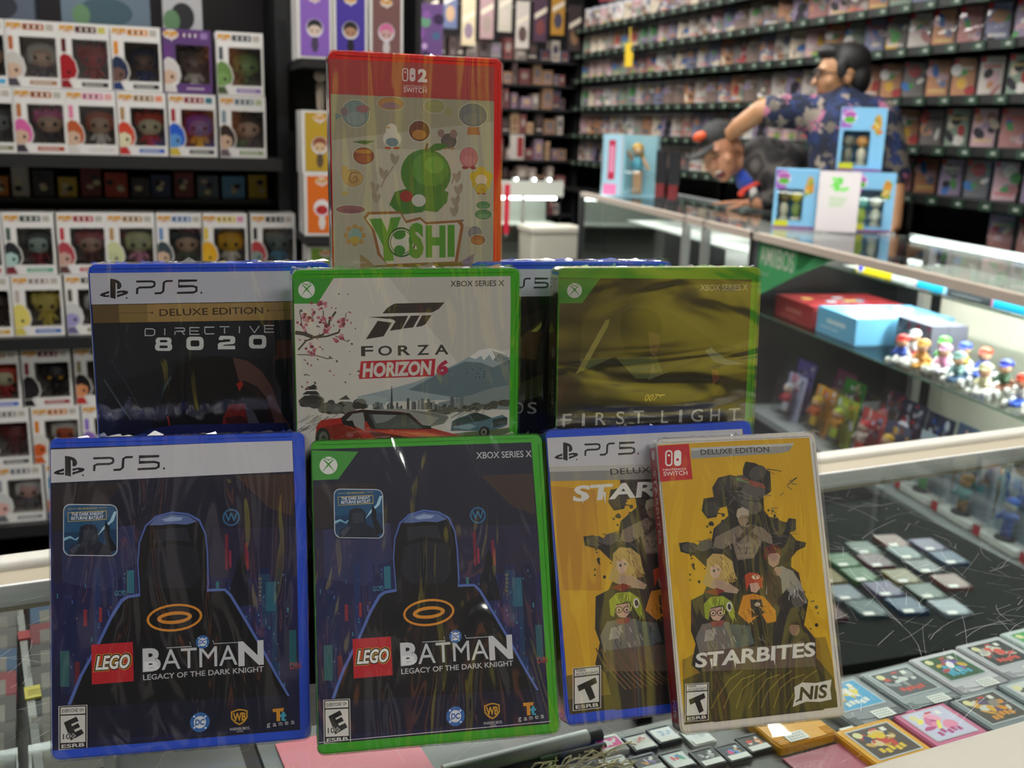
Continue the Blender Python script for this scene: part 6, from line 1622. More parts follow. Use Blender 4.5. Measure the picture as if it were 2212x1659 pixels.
# coloured reflectors added out of view on the front wall, mirrored in the films
for k, (x0, x1, z0, z1, c, cn) in enumerate(((1.35, 2.2, .75, 2.5, '#d8c848', 'yellow'), (2.3, 2.75, .9, 2.6, '#c8a838', 'amber'), (2.85, 3.5, .7, 2.4, '#b8c458', 'yellow green'), (.35, .6, 1.2, 2.3, '#c07848', 'orange'), (-.9, -.3, 1.3, 2.4, '#8a8480', 'grey'))):
    t = thing('wall_reflector', '%s banner added unseen on the front wall for the film reflections' % cn, 'reflector', ((x0+x1)/2, WY0, z0)); b = MB(); b.box(-(x1-x0)/2, (x1-x0)/2, 0.0005, .012, 0, z1-z0, M(c, .7)); b.build('reflector_sheet', t); b = MB(); b.box(-(x1-x0)/2-.02, (x1-x0)/2+.02, .0005, .03, z1-z0, z1-z0+.03, M('#2a2a2a')); b.build('rail', t)
# ================================================================== the game cases on the counter
def film(name, **k): return sheer(name, **k)
FILMS = [film('shrink_film_a', k=1.3, c=.03, rough=.10, bump=1, scale=(1, 1, .3), nscale=34, dist=.006, detail=1.5, distort=1.2, rot=(0, rad(35), 0)),
         film('shrink_film_b', k=1.3, c=.03, rough=.10, bump=1, scale=(1, 1, .28), nscale=38, dist=.006, detail=1.5, distort=1.4, rot=(0, rad(-50), 0)),
         film('shrink_film_c', k=1.6, c=.2, rough=.2, bump=.9, scale=(.35, 1, 1.4), nscale=24, dist=.006, detail=1.5, distort=1.0, rot=(0, rad(28), 0), gcol=(1, .97, .72)),
         film('shrink_film_d', k=1.3, c=.05, rough=.12, bump=1, scale=(1.4, 1, .2), nscale=34, dist=.005, detail=1.2, distort=.8)]
clear_m = sheer('clear_sleeve', k=.5, rough=.06)
def game_case(label, art, Wm, Hm, T, shell, loc, yaw_, lean, film_m, spine='#b9b9be', spine_text=None, rim=(1.0, 6.2, 6.0, 6.0), seed=1, name='game_case'):
    W, H = Wm/1000, Hm/1000
    root = thing(name, label, 'game case', (loc[0], loc[1], CZ+loc[2]), (-rad(lean), 0, rad(yaw_)), 'sealed game cases standing on the counter')
    sh = M(shell, .25, 0, .5); f = lambda u, v, w_: (u, w_, v)
    P = rrect(-W/2, 0, W/2, H, .004)
    a = MB(); a.prism(P, f, T*.53, 0, sh, True)
    a.prism(rrect(-W/2+.001, .0006, W/2-.0006, H-.0006, .0035), f, 0, -.0007, sh, True)
    # raised lip along the two open rims
    a.box(W/2-.0022, W/2-.0012, -.0012, 0, .006, H-.006, sh); a.box(-W/2+.004, W/2-.004, -.0012, 0, H-.0022, H-.0012, sh); a.box(-W/2+.004, W/2-.004, -.0012, 0, .0012, .0022, sh)
    a.build('front_shell', root)
    a = MB(); a.prism(P, f, T, T*.56, sh, True); a.prism(rrect(-W/2+.002, .002, W/2-.002, H-.002, .003), f, T*.57, T*.52, sh); a.build('back_shell', root)
    l, t, r_, bt = rim
    pr = Print(lambda u, v, k: (u/1000-W/2, -.0009-k/1000, H-v/1000), .006)
    pr.win = (l*.5, t-1.6, Wm-r_+.4, Hm-bt+.6)
    pr.rect('#15151a', l, t, Wm-r_, Hm-bt) if 0 else None
    pr.run(art); pr.build('cover_sheet', root)
    sp = Print(lambda u, v, k: (-W/2-.0002-k/1000, v/1000, H-u/1000), .006)
    sp.rect(spine, t, .4, Hm-bt, T*1000*.98)
    if spine_text:
        for s_, col, x0, x1, hh in spine_text:
            if s_ == 'roundel': sp.oval(col, (x0+x1)/2, T*500, hh/2, hh/2)
            else: sp.text(s_, col, x0, T*500-hh/2, x1-x0, hh, .01)
    sp.build('spine_sheet', root)
    # shrink film: a slightly larger rounded sleeve
    e = .0005
    a = MB(); a.prism(rrect(-W/2-e, -.0006, W/2+e, H+e, .0045), f, T+.0008, -.0026, film_m, False)
    rn = random.Random(seed)
    a.build('shrink_film', root)
    s2 = MB(); x = -W/2; seam = sheer('film_seam', k=1.5, c=.35, rough=.25)
    while x < W/2-.002:
        d = rn.uniform(.002, .011); hgt = rn.uniform(.0004, .0024) if rn.random() < .75 else rn.uniform(.002, .0045); y = T*rn.uniform(.35, .8)
        s2.add([(x, y, H+e), (x+d, y+rn.uniform(-.002, .002), H+e), (x+d*rn.uniform(.3, .9), y+rn.uniform(-.003, .002), H+e+hgt*.7)], [(0, 1, 2)], seam); x += d*.8
    s2.build('film_seam', root); return root
BLUE, GREEN = '#2850c8', '#3f9f28'
dark_rim = (1.0, 6, 6, 6)
g = game_case('blue framed game case with a dark hooded bust, left end of the front row', 'caped_blue', 135, 171, .0145, BLUE, (-.0030, .5290, .0042), -6.7, 17.0, FILMS[0], '#a9aab6', seed=3)
st = Print(lambda u, v, k: (u/1000-.0675, -.0019-k/1000, .171-v/1000), .004); st.run('badge'); st.build('bonus_badge', g)
g = game_case('green framed game case with a dark hooded bust, middle of the front row', 'caped_green', 135, 171, .0145, GREEN, (.1326, .4942, .0058), -6.5, 24.0, FILMS[1], '#3a6a3a', seed=4)
st = Print(lambda u, v, k: (u/1000-.0675+.0052, -.0019-k/1000, .171-v/1000+.0075), .004); st.run('badge'); st.build('bonus_badge', g)
game_case('blue framed game case with a yellow cover, tucked behind the clear framed yellow case', 'yellow_blue', 135, 171, .0145, BLUE, (.2736, .4888, .0053), -3.7, 22.1, FILMS[3], '#a58a3a', seed=5)
game_case('clear framed game case with yellow cover and red spine, front row right end', 'yellow_red', 105, 170, .0115, '#cfcac2', (.3194, .4640, .0044), -4.8, 23.0, FILMS[1], '#b4182a', [('STARBITES', '#e0c8c8', 18, 62, 4.2), ('roundel', '#e0c8c8', 5, 13, 6), ('NIS', '#e0c8c8', 152, 162, 4.5)], seed=6, rim=(1, 4.6, 4.4, 5.4))
game_case('blue framed game case with a dark helmet cover, left end of the second row', 'helmet', 135, 171, .0145, BLUE, (.0256, .6158, .0862), -.4, 3.2, FILMS[0], '#c4c5c9', seed=7)
game_case('green framed game case with a white racing cover, middle of the second row', 'racing', 135, 171, .0145, GREEN, (.1346, .5810, .0862), -1.2, 3.6, FILMS[1], '#c9c6c0', seed=8)
game_case('blue framed game case mostly hidden between the two green framed cases of the second row', 'dark', 135, 171, .0145, BLUE, (.2466, .6095, .0862), -3.8, 2.5, FILMS[0], '#1c1b1e', seed=9)
game_case('green framed game case with a silhouette cover tinted olive by reflections, second row right end', 'agent', 135, 171, .0145, GREEN, (.2925, .5690, .0865), -3.6, 4.6, FILMS[2], '#1a191a', [('XBOX', '#8f8f8c', 62, 86, 5), ('roundel', '#8f8f8c', 48, 57, 7)], seed=10)
game_case('red framed game case with a cream cover of little creatures, alone at the top', 'creature', 105, 170, .0115, '#d81a1c', (.1475, .6190, .2098), -1.2, 4.6, FILMS[3], '#b9b4a6', rim=(1, 6, 5, 6), seed=11)
# stepped black riser that carries the second row and the top case
t = thing('display_riser', 'black two step riser hidden behind the front row of game cases', 'display riser', (.15, .65, CZ), (0, 0, 0))
b = MB(); b.box(-.19, -.02, -.064, .08, 0.0002, .0838, M('#121213', .5)); b.box(-.02, .20, -.076, .08, 0.0002, .0838, M('#121213', .5)); b.build('lower_step', t)
b = MB(); b.box(-.054, .024, -.038, .06, .0838, .2075, M('#121213', .5)); b.build('upper_step', t)
# ================================================================== near glass counter
NA = rad(6.23); NO = (-.1346, .8399)
glass_top_m = sheer('counter_glass', tint=(.93, .96, .94), k=1.0, rough=.015, bump=.04, nscale=3, dist=.004)
glass_m = sheer('pane_glass', tint=(.95, .975, .96), k=.8, rough=.01)
rail_m = M('#d8d5c8', .4); beige_m = M('#aaa088', .5); dark_m = M('#1b1b1c', .5); steel_m = M('#b4b2ae', .35, .6)
led_m = emitter('led_strip', LED_COL, LED_W)
nc = thing('glass_counter', 'near glass topped counter with white rails carrying the game cases', 'counter', (NO[0], NO[1], CZ), (0, 0, NA))
b = MB(); b.box(-1.2, 1.66, -.474, -.058, -.006, -.0001, glass_top_m); gt = b.build('glass_top', nc)
rn = random.Random(5); b = MB(); scr = sheer('scratch', k=.5, c=.30, rough=.45)
for i in range(1100):
    x, y = (rn.uniform(.55, 1.5), rn.uniform(-.47, -.08)) if i < 760 else (rn.uniform(.1, .8), rn.uniform(-.47, -.25)) if i < 950 else (rn.uniform(-.15, .08), rn.uniform(-.4, -.07))
    l = rn.choice((.006, .01, .018, .03, .05, .09)) * rn.uniform(.5, 1.2); a = rn.gauss(.5, .7) if rn.random() < .7 else rn.uniform(0, 3.1); wd = rn.uniform(.00003, .0001); cv = rn.uniform(-1.2, 1.2); pts = []
    n = 2 if l < .02 else 7
    for k in range(n):
        pts.append((x, y)); x += math.cos(a)*l/(n-1); y += math.sin(a)*l/(n-1); a += cv*.35*(l > .03)/n*3
    if any(not(-.47 < p[1] < -.07) for p in pts): continue
    for k in range(n-1):
        (x0, y0), (x1, y1) = pts[k], pts[k+1]; d = math.hypot(x1-x0, y1-y0); nx, ny = -(y1-y0)/d*wd, (x1-x0)/d*wd
        b.add([(x0+nx, y0+ny, .00006), (x0-nx, y0-ny, .00006), (x1-nx, y1-ny, .00006), (x1+nx, y1+ny, .00006)], [(0, 1, 2, 3)], scr)
sc_ = b.build('scratches', gt); sc_['label'] = 'fine white scratches in the glass'
f3 = lambda u, v, w_: (w_, u, v)
b = MB(); b.prism(rrect(-.024, -.02, 0, .004, .006), f3, -1.2, 1.66, rail_m, True); b.build('back_rail', nc)
b = MB(); b.box(-1.2, 1.66, -.058, -.024, -.02, -.002, beige_m); b.build('rail_base', nc)
b = MB(); b.box(-1.2, 1.66, -.0585, -.0550, -.016, .0005, M('#e2e4e0', .3)); b.build('glazing_bead', nc)
b = MB(); b.prism(rrect(-.58, -.03, -.474, .003, .004), f3, -1.2, 1.66, M('#b4b0a0', .5), True); b.build('front_rail', nc)
b = MB(); b.box(-1.19, 1.65, -.57, -.55, -.98, -.03, M('#3c3a38', .6)); b.build('front_panel', nc)
for x in (-1.2, 1.64): b = MB(); b.box(x, x+.02, -.55, 0, -.98, -.02, M('#3c3a38', .6)); b.build('end_panel', nc)
b = MB(); b.box(-1.2, 1.66, -.57, 0, -1.0, -.8, dark_m); b.build('plinth', nc)
b = MB(); b.box(.16, 1.64, -.030, -.0252, -.0265, -.0205, emitter('counter_led', LED_COL, 32)); b.box(-1.18, .16, -.030, -.0252, -.0265, -.0205, emitter('counter_led_dim', LED_COL, 14)); b.build('light_or_fill_strip', nc)
deck_m = patterned('shelf_deck', [(0, '#2c2b29'), (.5, '#3c3a37'), (1, '#4c4945')], 30, rough=.35)
b = MB(); b.box(.17, .345, -.55, -.12, -.136, -.128, deck_m); b.box(.345, 1.6, -.55, -.218, -.136, -.128, deck_m); b.build('shelf', nc)
b = MB(); b.box(-.9, .16, -.55, .3, -.146, -.138, deck_m); b.build('shelf', nc)
for x in (.17, 1.58): b = MB(); b.box(x, x+.02, -.55, -.5, -.8, -.136, dark_m); b.build('shelf_bracket', nc)
for x in (-.88, .13): b = MB(); b.box(x, x+.02, -.55, .28, -.8, -.146, dark_m); b.build('shelf_bracket', nc)
def NL(x, y, z=0): return (NO[0]+x*math.cos(NA)-y*math.sin(NA), NO[1]+x*math.sin(NA)+y*math.cos(NA), CZ+z)
# --- cartridges
def cartridge(label, x, y, shell, art, z=-.1279, turn=0, W=.057, H=.065, T=.0078, group='cartridges lying under the front of the counter glass', world=None, sticker=(.55, .98), clear=False, name='game_cartridge', tip=0, cover=True):
    loc = world or NL(x, y, z); t = thing(name, label, 'game cartridge', loc, (0, tip, (NA if world is None else 0)+turn), group=group)
    sh = sheer('clear_shell', tint=(.82, .84, .86), k=2.2, c=.12, rough=.2) if clear and 0 else M(shell, .35)
    b = MB(); b.prism(rrect(-W/2, -H/2, W/2, H/2, .003), lambda u, v, w_: (u, v, w_), 0, T*.86, sh)
    b.prism(rrect(-W/2+.0012, -H/2+.001, W/2-.0012, H/2-.001, .0025), lambda u, v, w_: (u, v, w_), T*.86, T, sh)
    for k in range(5):                             # grip ribs at the lower corners
        for s_ in (-1, 1): b.box(s_*W*.40-.004, s_*W*.40+.004, -H*.47+k*.0022, -H*.47+k*.0022+.0009, T, T+.0006, sh)
    b.build('shell', t)
    if cover:
        g = MB(); o = [(W*.36*math.cos(2*math.pi*i/20), -H*.37+H*.055*math.sin(2*math.pi*i/20)) for i in range(20)]; g.prism(o, lambda u, v, w_: (u, v, w_), T, T+.0005, sh); g.build('grip', t)
        p = Print(lambda u, v, k: (u/1000-.021, .026-v/1000, T+.0003+k/1000), .01)
        p.rect('#b9bcc0', -1.5, -1.5, 43.5, 38.5); p.rect(art[0], 0, 0, 42, 37); rn = random.Random(hash(label) % 1000 if 0 else len(label)*7+int(abs(x)*1000))
        for i in range(16):
            c = art[1+i % (len(art)-1)]; p.oval(c, rn.uniform(7, 35), rn.uniform(8, 24), rn.uniform(2, 8), rn.uniform(1.5, 6), rn.uniform(0, 180), 10)
        p.oval('#d8cf9a', 6, 6, 4, 4, 0, 14); p.rect('#c84a44', 20, 2.5, 27, 4.5); p.rect('#e0dcd4', 30, 3, 35, 8)
        q = [(8+i*5.2, 27+rn.uniform(-1.5, 1.5)) for i in range(5)]
        for i, (a, c) in enumerate(q): p.poly(art[-1], [(a, c), (a+4, c-.6), (a+4.4, c+5), (a+.4, c+5.6)])
        p.build('label_sheet', t)
    if sticker:
        s_ = MB(); a0 = -W/2+W*sticker[0]-W*.1; s_.box(a0, a0+W*.34, -H*.47, -H*.47+H*.17, T+.0007, T+.001, M('#dcdcd6', .6)); so = s_.build('price_sticker', t)
        pr = Print(lambda u, v, k: (a0+u/1000, -H*.47+H*.17-v/1000, T+.0011+k/1000), .01)
        for r_ in range(3):
            for i in range(5): pr.rect('#8a8a88', 2+i*3.1, 2+r_*3, 2+i*3.1+2, 2+r_*3+1.4)
        pr.build('sticker_print', so)
    return t
GR = '#a9a8ac'
cartridge('grey cartridge with a light blue label, partly behind the clear framed yellow case', .644, -.262, '#7d7f84', ('#4a9ac4', '#d8c04a', '#e6e2d8', '#c89a2a', '#d8d4cc'))
cartridge('smoky clear cartridge with a grey flame label and red lettering, back row', .706, -.262, '#8e9498', ('#4c5054', '#8a8e90', '#c2c4c2', '#2c2e30', '#c4483c'))
cartridge('grey cartridge with a green and purple pinball label, back row', .7675, -.258, '#b9b5ba', ('#1f4a24', '#a83a3a', '#6a4a9a', '#c8a430', '#e6e0e6', '#3a9ab8'))
cartridge('grey cartridge with a black label and red lettering, back row', .829, -.255, '#b3b1b6', ('#17181b', '#c8c4b4', '#4a4c50', '#a8a49a', '#d04a3c'))
cartridge('pale cartridge with a bright green label at the right frame edge, back row', .8905, -.252, '#b9c4c2', ('#3a9a4a', '#c8d04a', '#e0e0c8', '#b03a30', '#2a5a30'))
cartridge('yellow cartridge with a red and navy label, front row', .622, -.325, '#d89a1a', ('#4a3c34', '#b8362c', '#c89a4a', '#2c3450', '#d0b88a', '#d8b42a'))
cartridge('pink cartridge with a pale label and round pink shape, front row', .6835, -.323, '#c4688c', ('#c4c0d8', '#e08aa8', '#e6d85a', '#e8a0b8', '#d0709a', '#b04a80'))
cartridge('smoky clear cartridge with a brown label and yellow lettering, front row', .745, -.322, '#7e858a', ('#4a4440', '#8a7e76', '#c8c4bc', '#d09a30', '#5a4a6a', '#d08a30'))
cartridge('smoky clear cartridge with a black and white label at the right frame edge, front row', .8065, -.320, '#8a9296', ('#c8c8c6', '#2a2a2c', '#8a8a88', '#4a4a4c', '#2c2c2e'))
cartridge('yellow cartridge lying flat with a white price sticker, under the red spined case', .568, -.262, '#d89a1a', ('#c89a4a', '#b8362c'), cover=False, sticker=(.3, .9))
t = thing('red_card', 'plain mauve red card lying beside the yellow cartridges', 'card', NL(.566, -.335, -.1279), (0, 0, NA)); b = MB(); b.box(-.028, .028, -.05, .035, 0, .002, M('#a8566a', .35)); b.build('card_sheet', t)
t = thing('red_card', 'pink red card under the glass between the two dark hooded cases', 'card', NL(.235, -.182, -.1279), (0, 0, NA)); b = MB(); b.box(-.052, .05, -.06, .045, 0, .002, M('#c8566a', .4)); b.build('card_sheet', t)
t = thing('shelf_clip', 'black plastic clip with a white sticker between the cartridge rows', 'clip', NL(.618, -.2925, -.1279), (0, 0, NA)); b = MB(); b.box(-.018, .018, -.0035, .0035, 0, .006, dark_m); b.build('clip_body', t); b = MB(); b.box(-.016, .002, -.003, .003, .006, .0065, M('#dcdcd6')); b.build('price_sticker', t)
# --- little game cards
def card(lab, x, y, shell, art, turn=0):
    t = thing('game_card', lab, 'game card', NL(x, y, -.1279), (0, 0, NA+turn), 'small game cards under the counter glass')
    b = MB(); b.prism(rrect(-.0105, -.0115, .0105, .0115, .0015), lambda u, v, w_: (u, v, w_), 0, .0038, M(shell, .4)); b.box(-.009, .009, .0085, .0095, .0038, .0043, M(shell, .4)); b.build('shell', t)
    p = Print(lambda u, v, k: (u/1000-.009, .0075-v/1000, .0039+k/1000), .01); p.rect(art[0], 0, 0, 18, 17); rn = random.Random(int(x*999))
    for i in range(7): c = art[1+i % (len(art)-1)]; p.oval(c, rn.uniform(4, 14), rn.uniform(4, 9), rn.uniform(1, 3.5), rn.uniform(.8, 2.2), rn.uniform(0, 90), 9)
    p.rect('#d6d4ce', 13, 1.2, 15.5, 4.2); p.build('label_sheet', t)
    s_ = MB(); s_.box(-.009, .009, -.0105, -.0045, .0042, .0046, M('#d8d8d4', .6)); s_.build('price_sticker', t)
for (lab, x, y, sh, art) in (('small card with a hot pink label and white cloud shape', .4225, -.236, '#c9c8c6', ('#d8268a', '#e8e4e0')), ('small black card with a pale grey label, second of the back row', .4455, -.241, '#3a3c40', ('#c9c6c0', '#b0a8a0', '#c05a50')), ('small black card with a white label, third of the back row', .4690, -.239, '#34363a', ('#d4d6d8', '#8aa0c4', '#c4c6c8')),
    ('small white card at the end of the back row, under the red spined case', .4925, -.252, '#cfcfca', ('#d4d6d8', '#b8bcc0', '#c8ccd0')), ('small white card with a blue mark, left end of the front row', .4130, -.262, '#c9c9c6', ('#d0d2d4', '#4a6ab0')), ('small black card with an orange and violet label', .4365, -.268, '#2e2f33', ('#3a3c44', '#d08a3a', '#6a5aa0', '#c8c4c0')),
    ('small black card with a red and green scene on white', .4600, -.272, '#303236', ('#c8d0d0', '#3a9a4a', '#c43a34', '#3a7ac0')), ('small black card with white lettering on black', .4835, -.278, '#26272a', ('#2c2e32', '#c8c8c6', '#8a8c90')), ('small black card with a bright cartoon label', .5060, -.280, '#2e3034', ('#3a4050', '#d8b43a', '#c83a7a', '#3a8ac8')), ('small black card with an orange and red label, right end of the front row', .5285, -.276, '#2a2b2e', ('#3a3634', '#d8702a', '#c8c4bc', '#c8302a'))):
    card(lab, x, y, sh, art)
t = thing('light_tube', 'slim white tube with a black end under the glass', 'tube', NL(.362, -.2255, -.1279+.006), (0, 0, NA)); b = MB(); b.cone((-.075, 0, 0), (.046, .002, 0), .006, .006, M('#d4d6d4', .4), 14); b.build('tube', t); b = MB(); b.cone((.046, .002, 0), (.058, .002, 0), .0055, .0055, dark_m, 14); b.build('end_cap', t); b = MB(); b.cone((.0, -.0085, -.003), (.056, -.0095, -.003), .003, .003, dark_m, 10); b.build('cable', t)
b = MB(); rn = random.Random(8)
for i in range(60):
    x = rn.uniform(.33, .41); y = rn.uniform(-.275, -.243); pts = []; a = rn.gauss(.3, .5)
    for k in range(5): q = NL(x, y, -.1265+rn.uniform(0, .006)); pts.append(q); x += .008*math.cos(a); y += .008*math.sin(a)*.4; a += rn.uniform(-.5, .5)
    b.tube(pts, .0006, '#cbbd94', 5)
tag(b.build('wire_bundle'), 'loose bundle of cream coloured wire under the glass beside the white tube', 'wire', kind='stuff')
# --- left end of the shelf: clear cartridge cases lying in two columns
cols_ = [('#7a2a30', 'red'), ('#3a4042', 'grey'), ('#2c4e6e', 'blue'), ('#4c4a45', 'taupe'), ('#5a5852', 'pale grey'), ('#454340', 'dusty grey'), ('#625f58', 'light grey')]
for ci, (x, nm) in enumerate(((-.026, 'left'), (.041, 'right'))):
    for k in range(9):
        y = -.12+k*.042; c, cn = cols_[(k*2+ci*3+1) % 7]
        if ci == 0 and k > 6: continue
        t = thing('cartridge_case', '%s cartridge in a clear case, %s from the front in the %s column' % (cn, ('first', 'second', 'third', 'fourth', 'fifth', 'sixth', 'seventh', 'eighth', 'ninth')[k], nm), 'cartridge case', NL(x, y, -.1375), (rad(14), 0, NA), 'clear cartridge cases at the left of the counter')
        b = MB(); b.box(-.028, .028, 0, .040, .001, .008, M(c, .5)); b.box(-.02, .02, .006, .03, .008, .0085, M('#76726a', .6)); b.box(-.024, .002, .001, .006, .008, .0085, M('#9a988f')); b.build('cartridge', t)
        b = MB(); b.box(-.030, .030, -.001, .0405, .0002, .0100, sheer('clear_case', tint=(.9, .9, .9), k=1.0, c=.01, rough=.12, bump=.3, nscale=40, dist=.001)); b.build('clear_box', t)
t = thing('packaged_game', 'red package with a green foot at the far left under the glass', 'package', NL(-.028, .19, -.1372), (rad(12), 0, NA)); b = MB(); b.box(-.036, .036, 0, .07, 0, .018, M('#b03038', .45)); b.build('carton', t); b = MB(); b.box(-.036, .034, -.001, .0, .004, .014, M('#4a6a44')); b.box(-.02, .03, .02, .06, .018, .0185, M('#c8564a')); b.build('printed_band', t)
t = thing('divider_strip', 'white plastic divider between the two columns of cartridge cases', 'divider', NL(.0085, .08, -.1377), (0, 0, NA+.05)); b = MB(); b.box(-.003, .003, -.2, .19, 0, .016, M('#7c7d79', .4)); b.build('strip', t); b = MB(); b.box(-.004, .006, .02, .036, .016, .018, M('#8a2024')); b.build('colour_tab', t); b = MB(); b.box(-.004, .008, -.09, -.07, .016, .018, M('#9a9038')); b.build('colour_tab', t)
# --- low table with more cartridges, seen down through the glass
t = thing('low_table', 'low black table of cartridges seen down through the counter glass', 'table', (1.33, 1.62, 0)); b = MB(); b.box(-.36, .32, -.32, .36, CZ-.53, CZ-.51, M('#181a19', .9, 0, .1)); b.build('table_top', t)
for x, y in ((-.34, -.3), (.28, -.3), (-.34, .32), (.28, .32)): b = MB(); b.box(x, x+.04, y, y+.04, 0, CZ-.53, dark_m); b.build('leg', t)
TL = [(1.379,1.71),(1.467,1.728),(1.45,1.665),(1.362,1.646),(1.286,1.594),(1.363,1.566),(1.442,1.596),(1.525,1.62),(1.29,1.525),(1.203,1.53),(1.363,1.495),(1.445,1.52),(1.205,1.462),(1.121,1.47),(1.295,1.665),(1.215,1.605),(1.125,1.54),(1.285,1.452),(1.53,1.69),(1.36,1.425)]
ca = [('#24382c', 'dark green'), ('#223850', 'dull blue'), ('#345434', 'green'), ('#5a342c', 'rust'), ('#463e5a', 'violet'), ('#5c5228', 'ochre'), ('#344648', 'slate'), ('#5a646c', 'pale grey'), ('#222528', 'charcoal'), ('#44242c', 'maroon')]
for i, (x, y) in enumerate(TL):
    c, cn = ca[(i*3) % 10]
    o = cartridge('%s cartridge on the low black table, %s from the front among its kind' % (cn, ('first', 'second')[i//10]), 0, 0, c, (c, '#2c3034'), world=(x, y, CZ-.5099), turn=rad(-6), group='cartridges on the low table', sticker=(.2, .9), cover=False)
# ================================================================== the long counter line parallel to the right wall
CA = math.atan2(-.9938, -.1114); CB = (1.879, 1.879)
def CL(x, y, z=0): return (CB[0]+x*math.cos(CA)-y*math.sin(CA), CB[1]+x*math.sin(CA)+y*math.cos(CA), CZ+z)
def frame(t, x0, x1, y1=.64):
    pass
rail2 = M('#b3a596', .45); white_m = M('#cfcdc6', .5)
ac = thing('glass_counter', 'lit glass display counter full of figures with a green sign', 'counter', CL(0, 0, 0), (0, 0, CA))
b = MB(); b.box(-1.43, .82, .014, .626, -.006, -.0005, glass_m); b.build('glass_top', ac)
b = MB(); b.box(-1.43, .82, 0, .004, -.70, -.022, glass_m); b.build('front_glass', ac)
b = MB(); b.box(-1.45, .84, -.012, .014, -.022, .003, rail2); b.build('front_rail', ac)
b = MB(); b.box(-1.45, .84, .626, .64, -.022, .003, M('#c8d0cc', .3)); b.build('back_rail', ac)
shelf_edge = M('#5a7a68', .2)
for z in (-.0575, -.291):
    b = MB(); b.box(-1.40, .80, .02, .56, z, z+.0045, glass_m); b.box(-1.40, .80, .0185, .02, z, z+.0045, shelf_edge); b.build('shelf', ac)
b = MB(); b.box(-1.43, .82, .005, .62, -.66, -.64, M('#8d8f92', .4)); b.build('deck', ac)
b = MB(); b.box(-1.45, .84, -.005, .64, -1.0, -.66, M('#26262a', .6)); b.build('base', ac)
b = MB(); b.box(-1.14, .82, .58, .6, -.64, -.03, M('#c4bcae', .7)); b.build('sliding_door', ac)
b = MB(); b.box(-1.43, -1.15, .58, .6, -.64, -.03, M('#1d1e20', .5)); b.build('sliding_door', ac)['label'] = 'black back panel'
for x, y, m_ in ((-1.465, .0, dark_m), (.84, 0, steel_m)): b = MB(); b.box(x, x+.025, y-.012, y+.02, -1.0, .003, m_); b.build('post', ac)
for x, y in ((-1.16, .50), (-.05, .5)): b = MB(); b.box(x, x+.035, y, y+.03, -.64, -.02, steel_m); b.build('post', ac)
b = MB(); b.box(-1.43, -1.43+.005, .02, .62, -.64, -.02, M('#17181a', .3)); b.build('end_panel', ac)
b = MB(); b.box(-1.42, .80, .015, .022, -.021, -.011, led_m); b.build('light_or_fill_strip', ac)
b = MB(); b.box(-1.12, .79, .215, .24, -.068, -.0585, emitter('shelf_fill', LED_COL, 105)); b.build('light_or_fill_strip', ac)  # added fill, tucked under the paper sheet to brighten the shelves below
b = MB(); b.box(-1.42, .80, .612, .622, -.018, -.009, led_m); b.build('light_or_fill_strip', ac)
# sign
t = thing('sign', 'green sign with white lettering hung inside the lit counter front', 'sign', CL(-1.418, .006, -.0245), (0, 0, CA))
b = MB(); b.prism([(0, 0), (.54, 0), (.30, -.085), (.05, -.185), (0, -.20)], lambda u, v, w_: (u, w_, v), .003, 0, M('#56b272', .5)); b.build('sign_board', t)
p = Print(lambda u, v, k: (u/1000, -.0003-k/1000, -v/1000), .02); p.poly('#2f7d46', [(300, 3), (420, 3), (330, 60), (290, 70)]); p.text('AMIIBOS', '#e4e0d0', 12, 12, 262, 70, .012); p.rect('#a8c8a4', 24, 108, 100, 112); p.rect('#a8c8a4', 24, 116, 84, 119); p.build('lettering', t)
# white sheet and price cards on the upper shelf
t = thing('paper_sheet', 'white paper sheet lining the top shelf of the lit counter', 'paper', CL(-.2, .32, -.0528), (0, 0, CA)); b = MB(); b.box(-.75, .95, -.24, .16, 0, .001, M('#d9dcd2', .7)); b.build('sheet', t)
rn = random.Random(3)
for i, (x0, x1, y0, y1, c, cn) in enumerate(((-.55, -.25, .2, .4, '#cdd6c8', 'pale green'), (-.2, .1, .16, .42, '#d8cdb8', 'cream'), (.14, .42, .2, .44, '#c4d4d0', 'pale mint'), (.45, .7, .18, .4, '#d6c8b4', 'peach'))):
    t = thing('flat_box', '%s flat box lying on the white sheet of the top shelf' % cn, 'box', CL((x0+x1)/2, (y0+y1)/2, -.0516), (0, 0, CA)); b = MB(); b.box(-(x1-x0)/2, (x1-x0)/2, -(y1-y0)/2, (y1-y0)/2, 0, .012, M(c, .6)); b.build('carton', t); b = MB(); b.box(-.05, .05, -.04, .04, .012, .0125, M('#dedcd4', .6)); b.build('label_sheet', t)
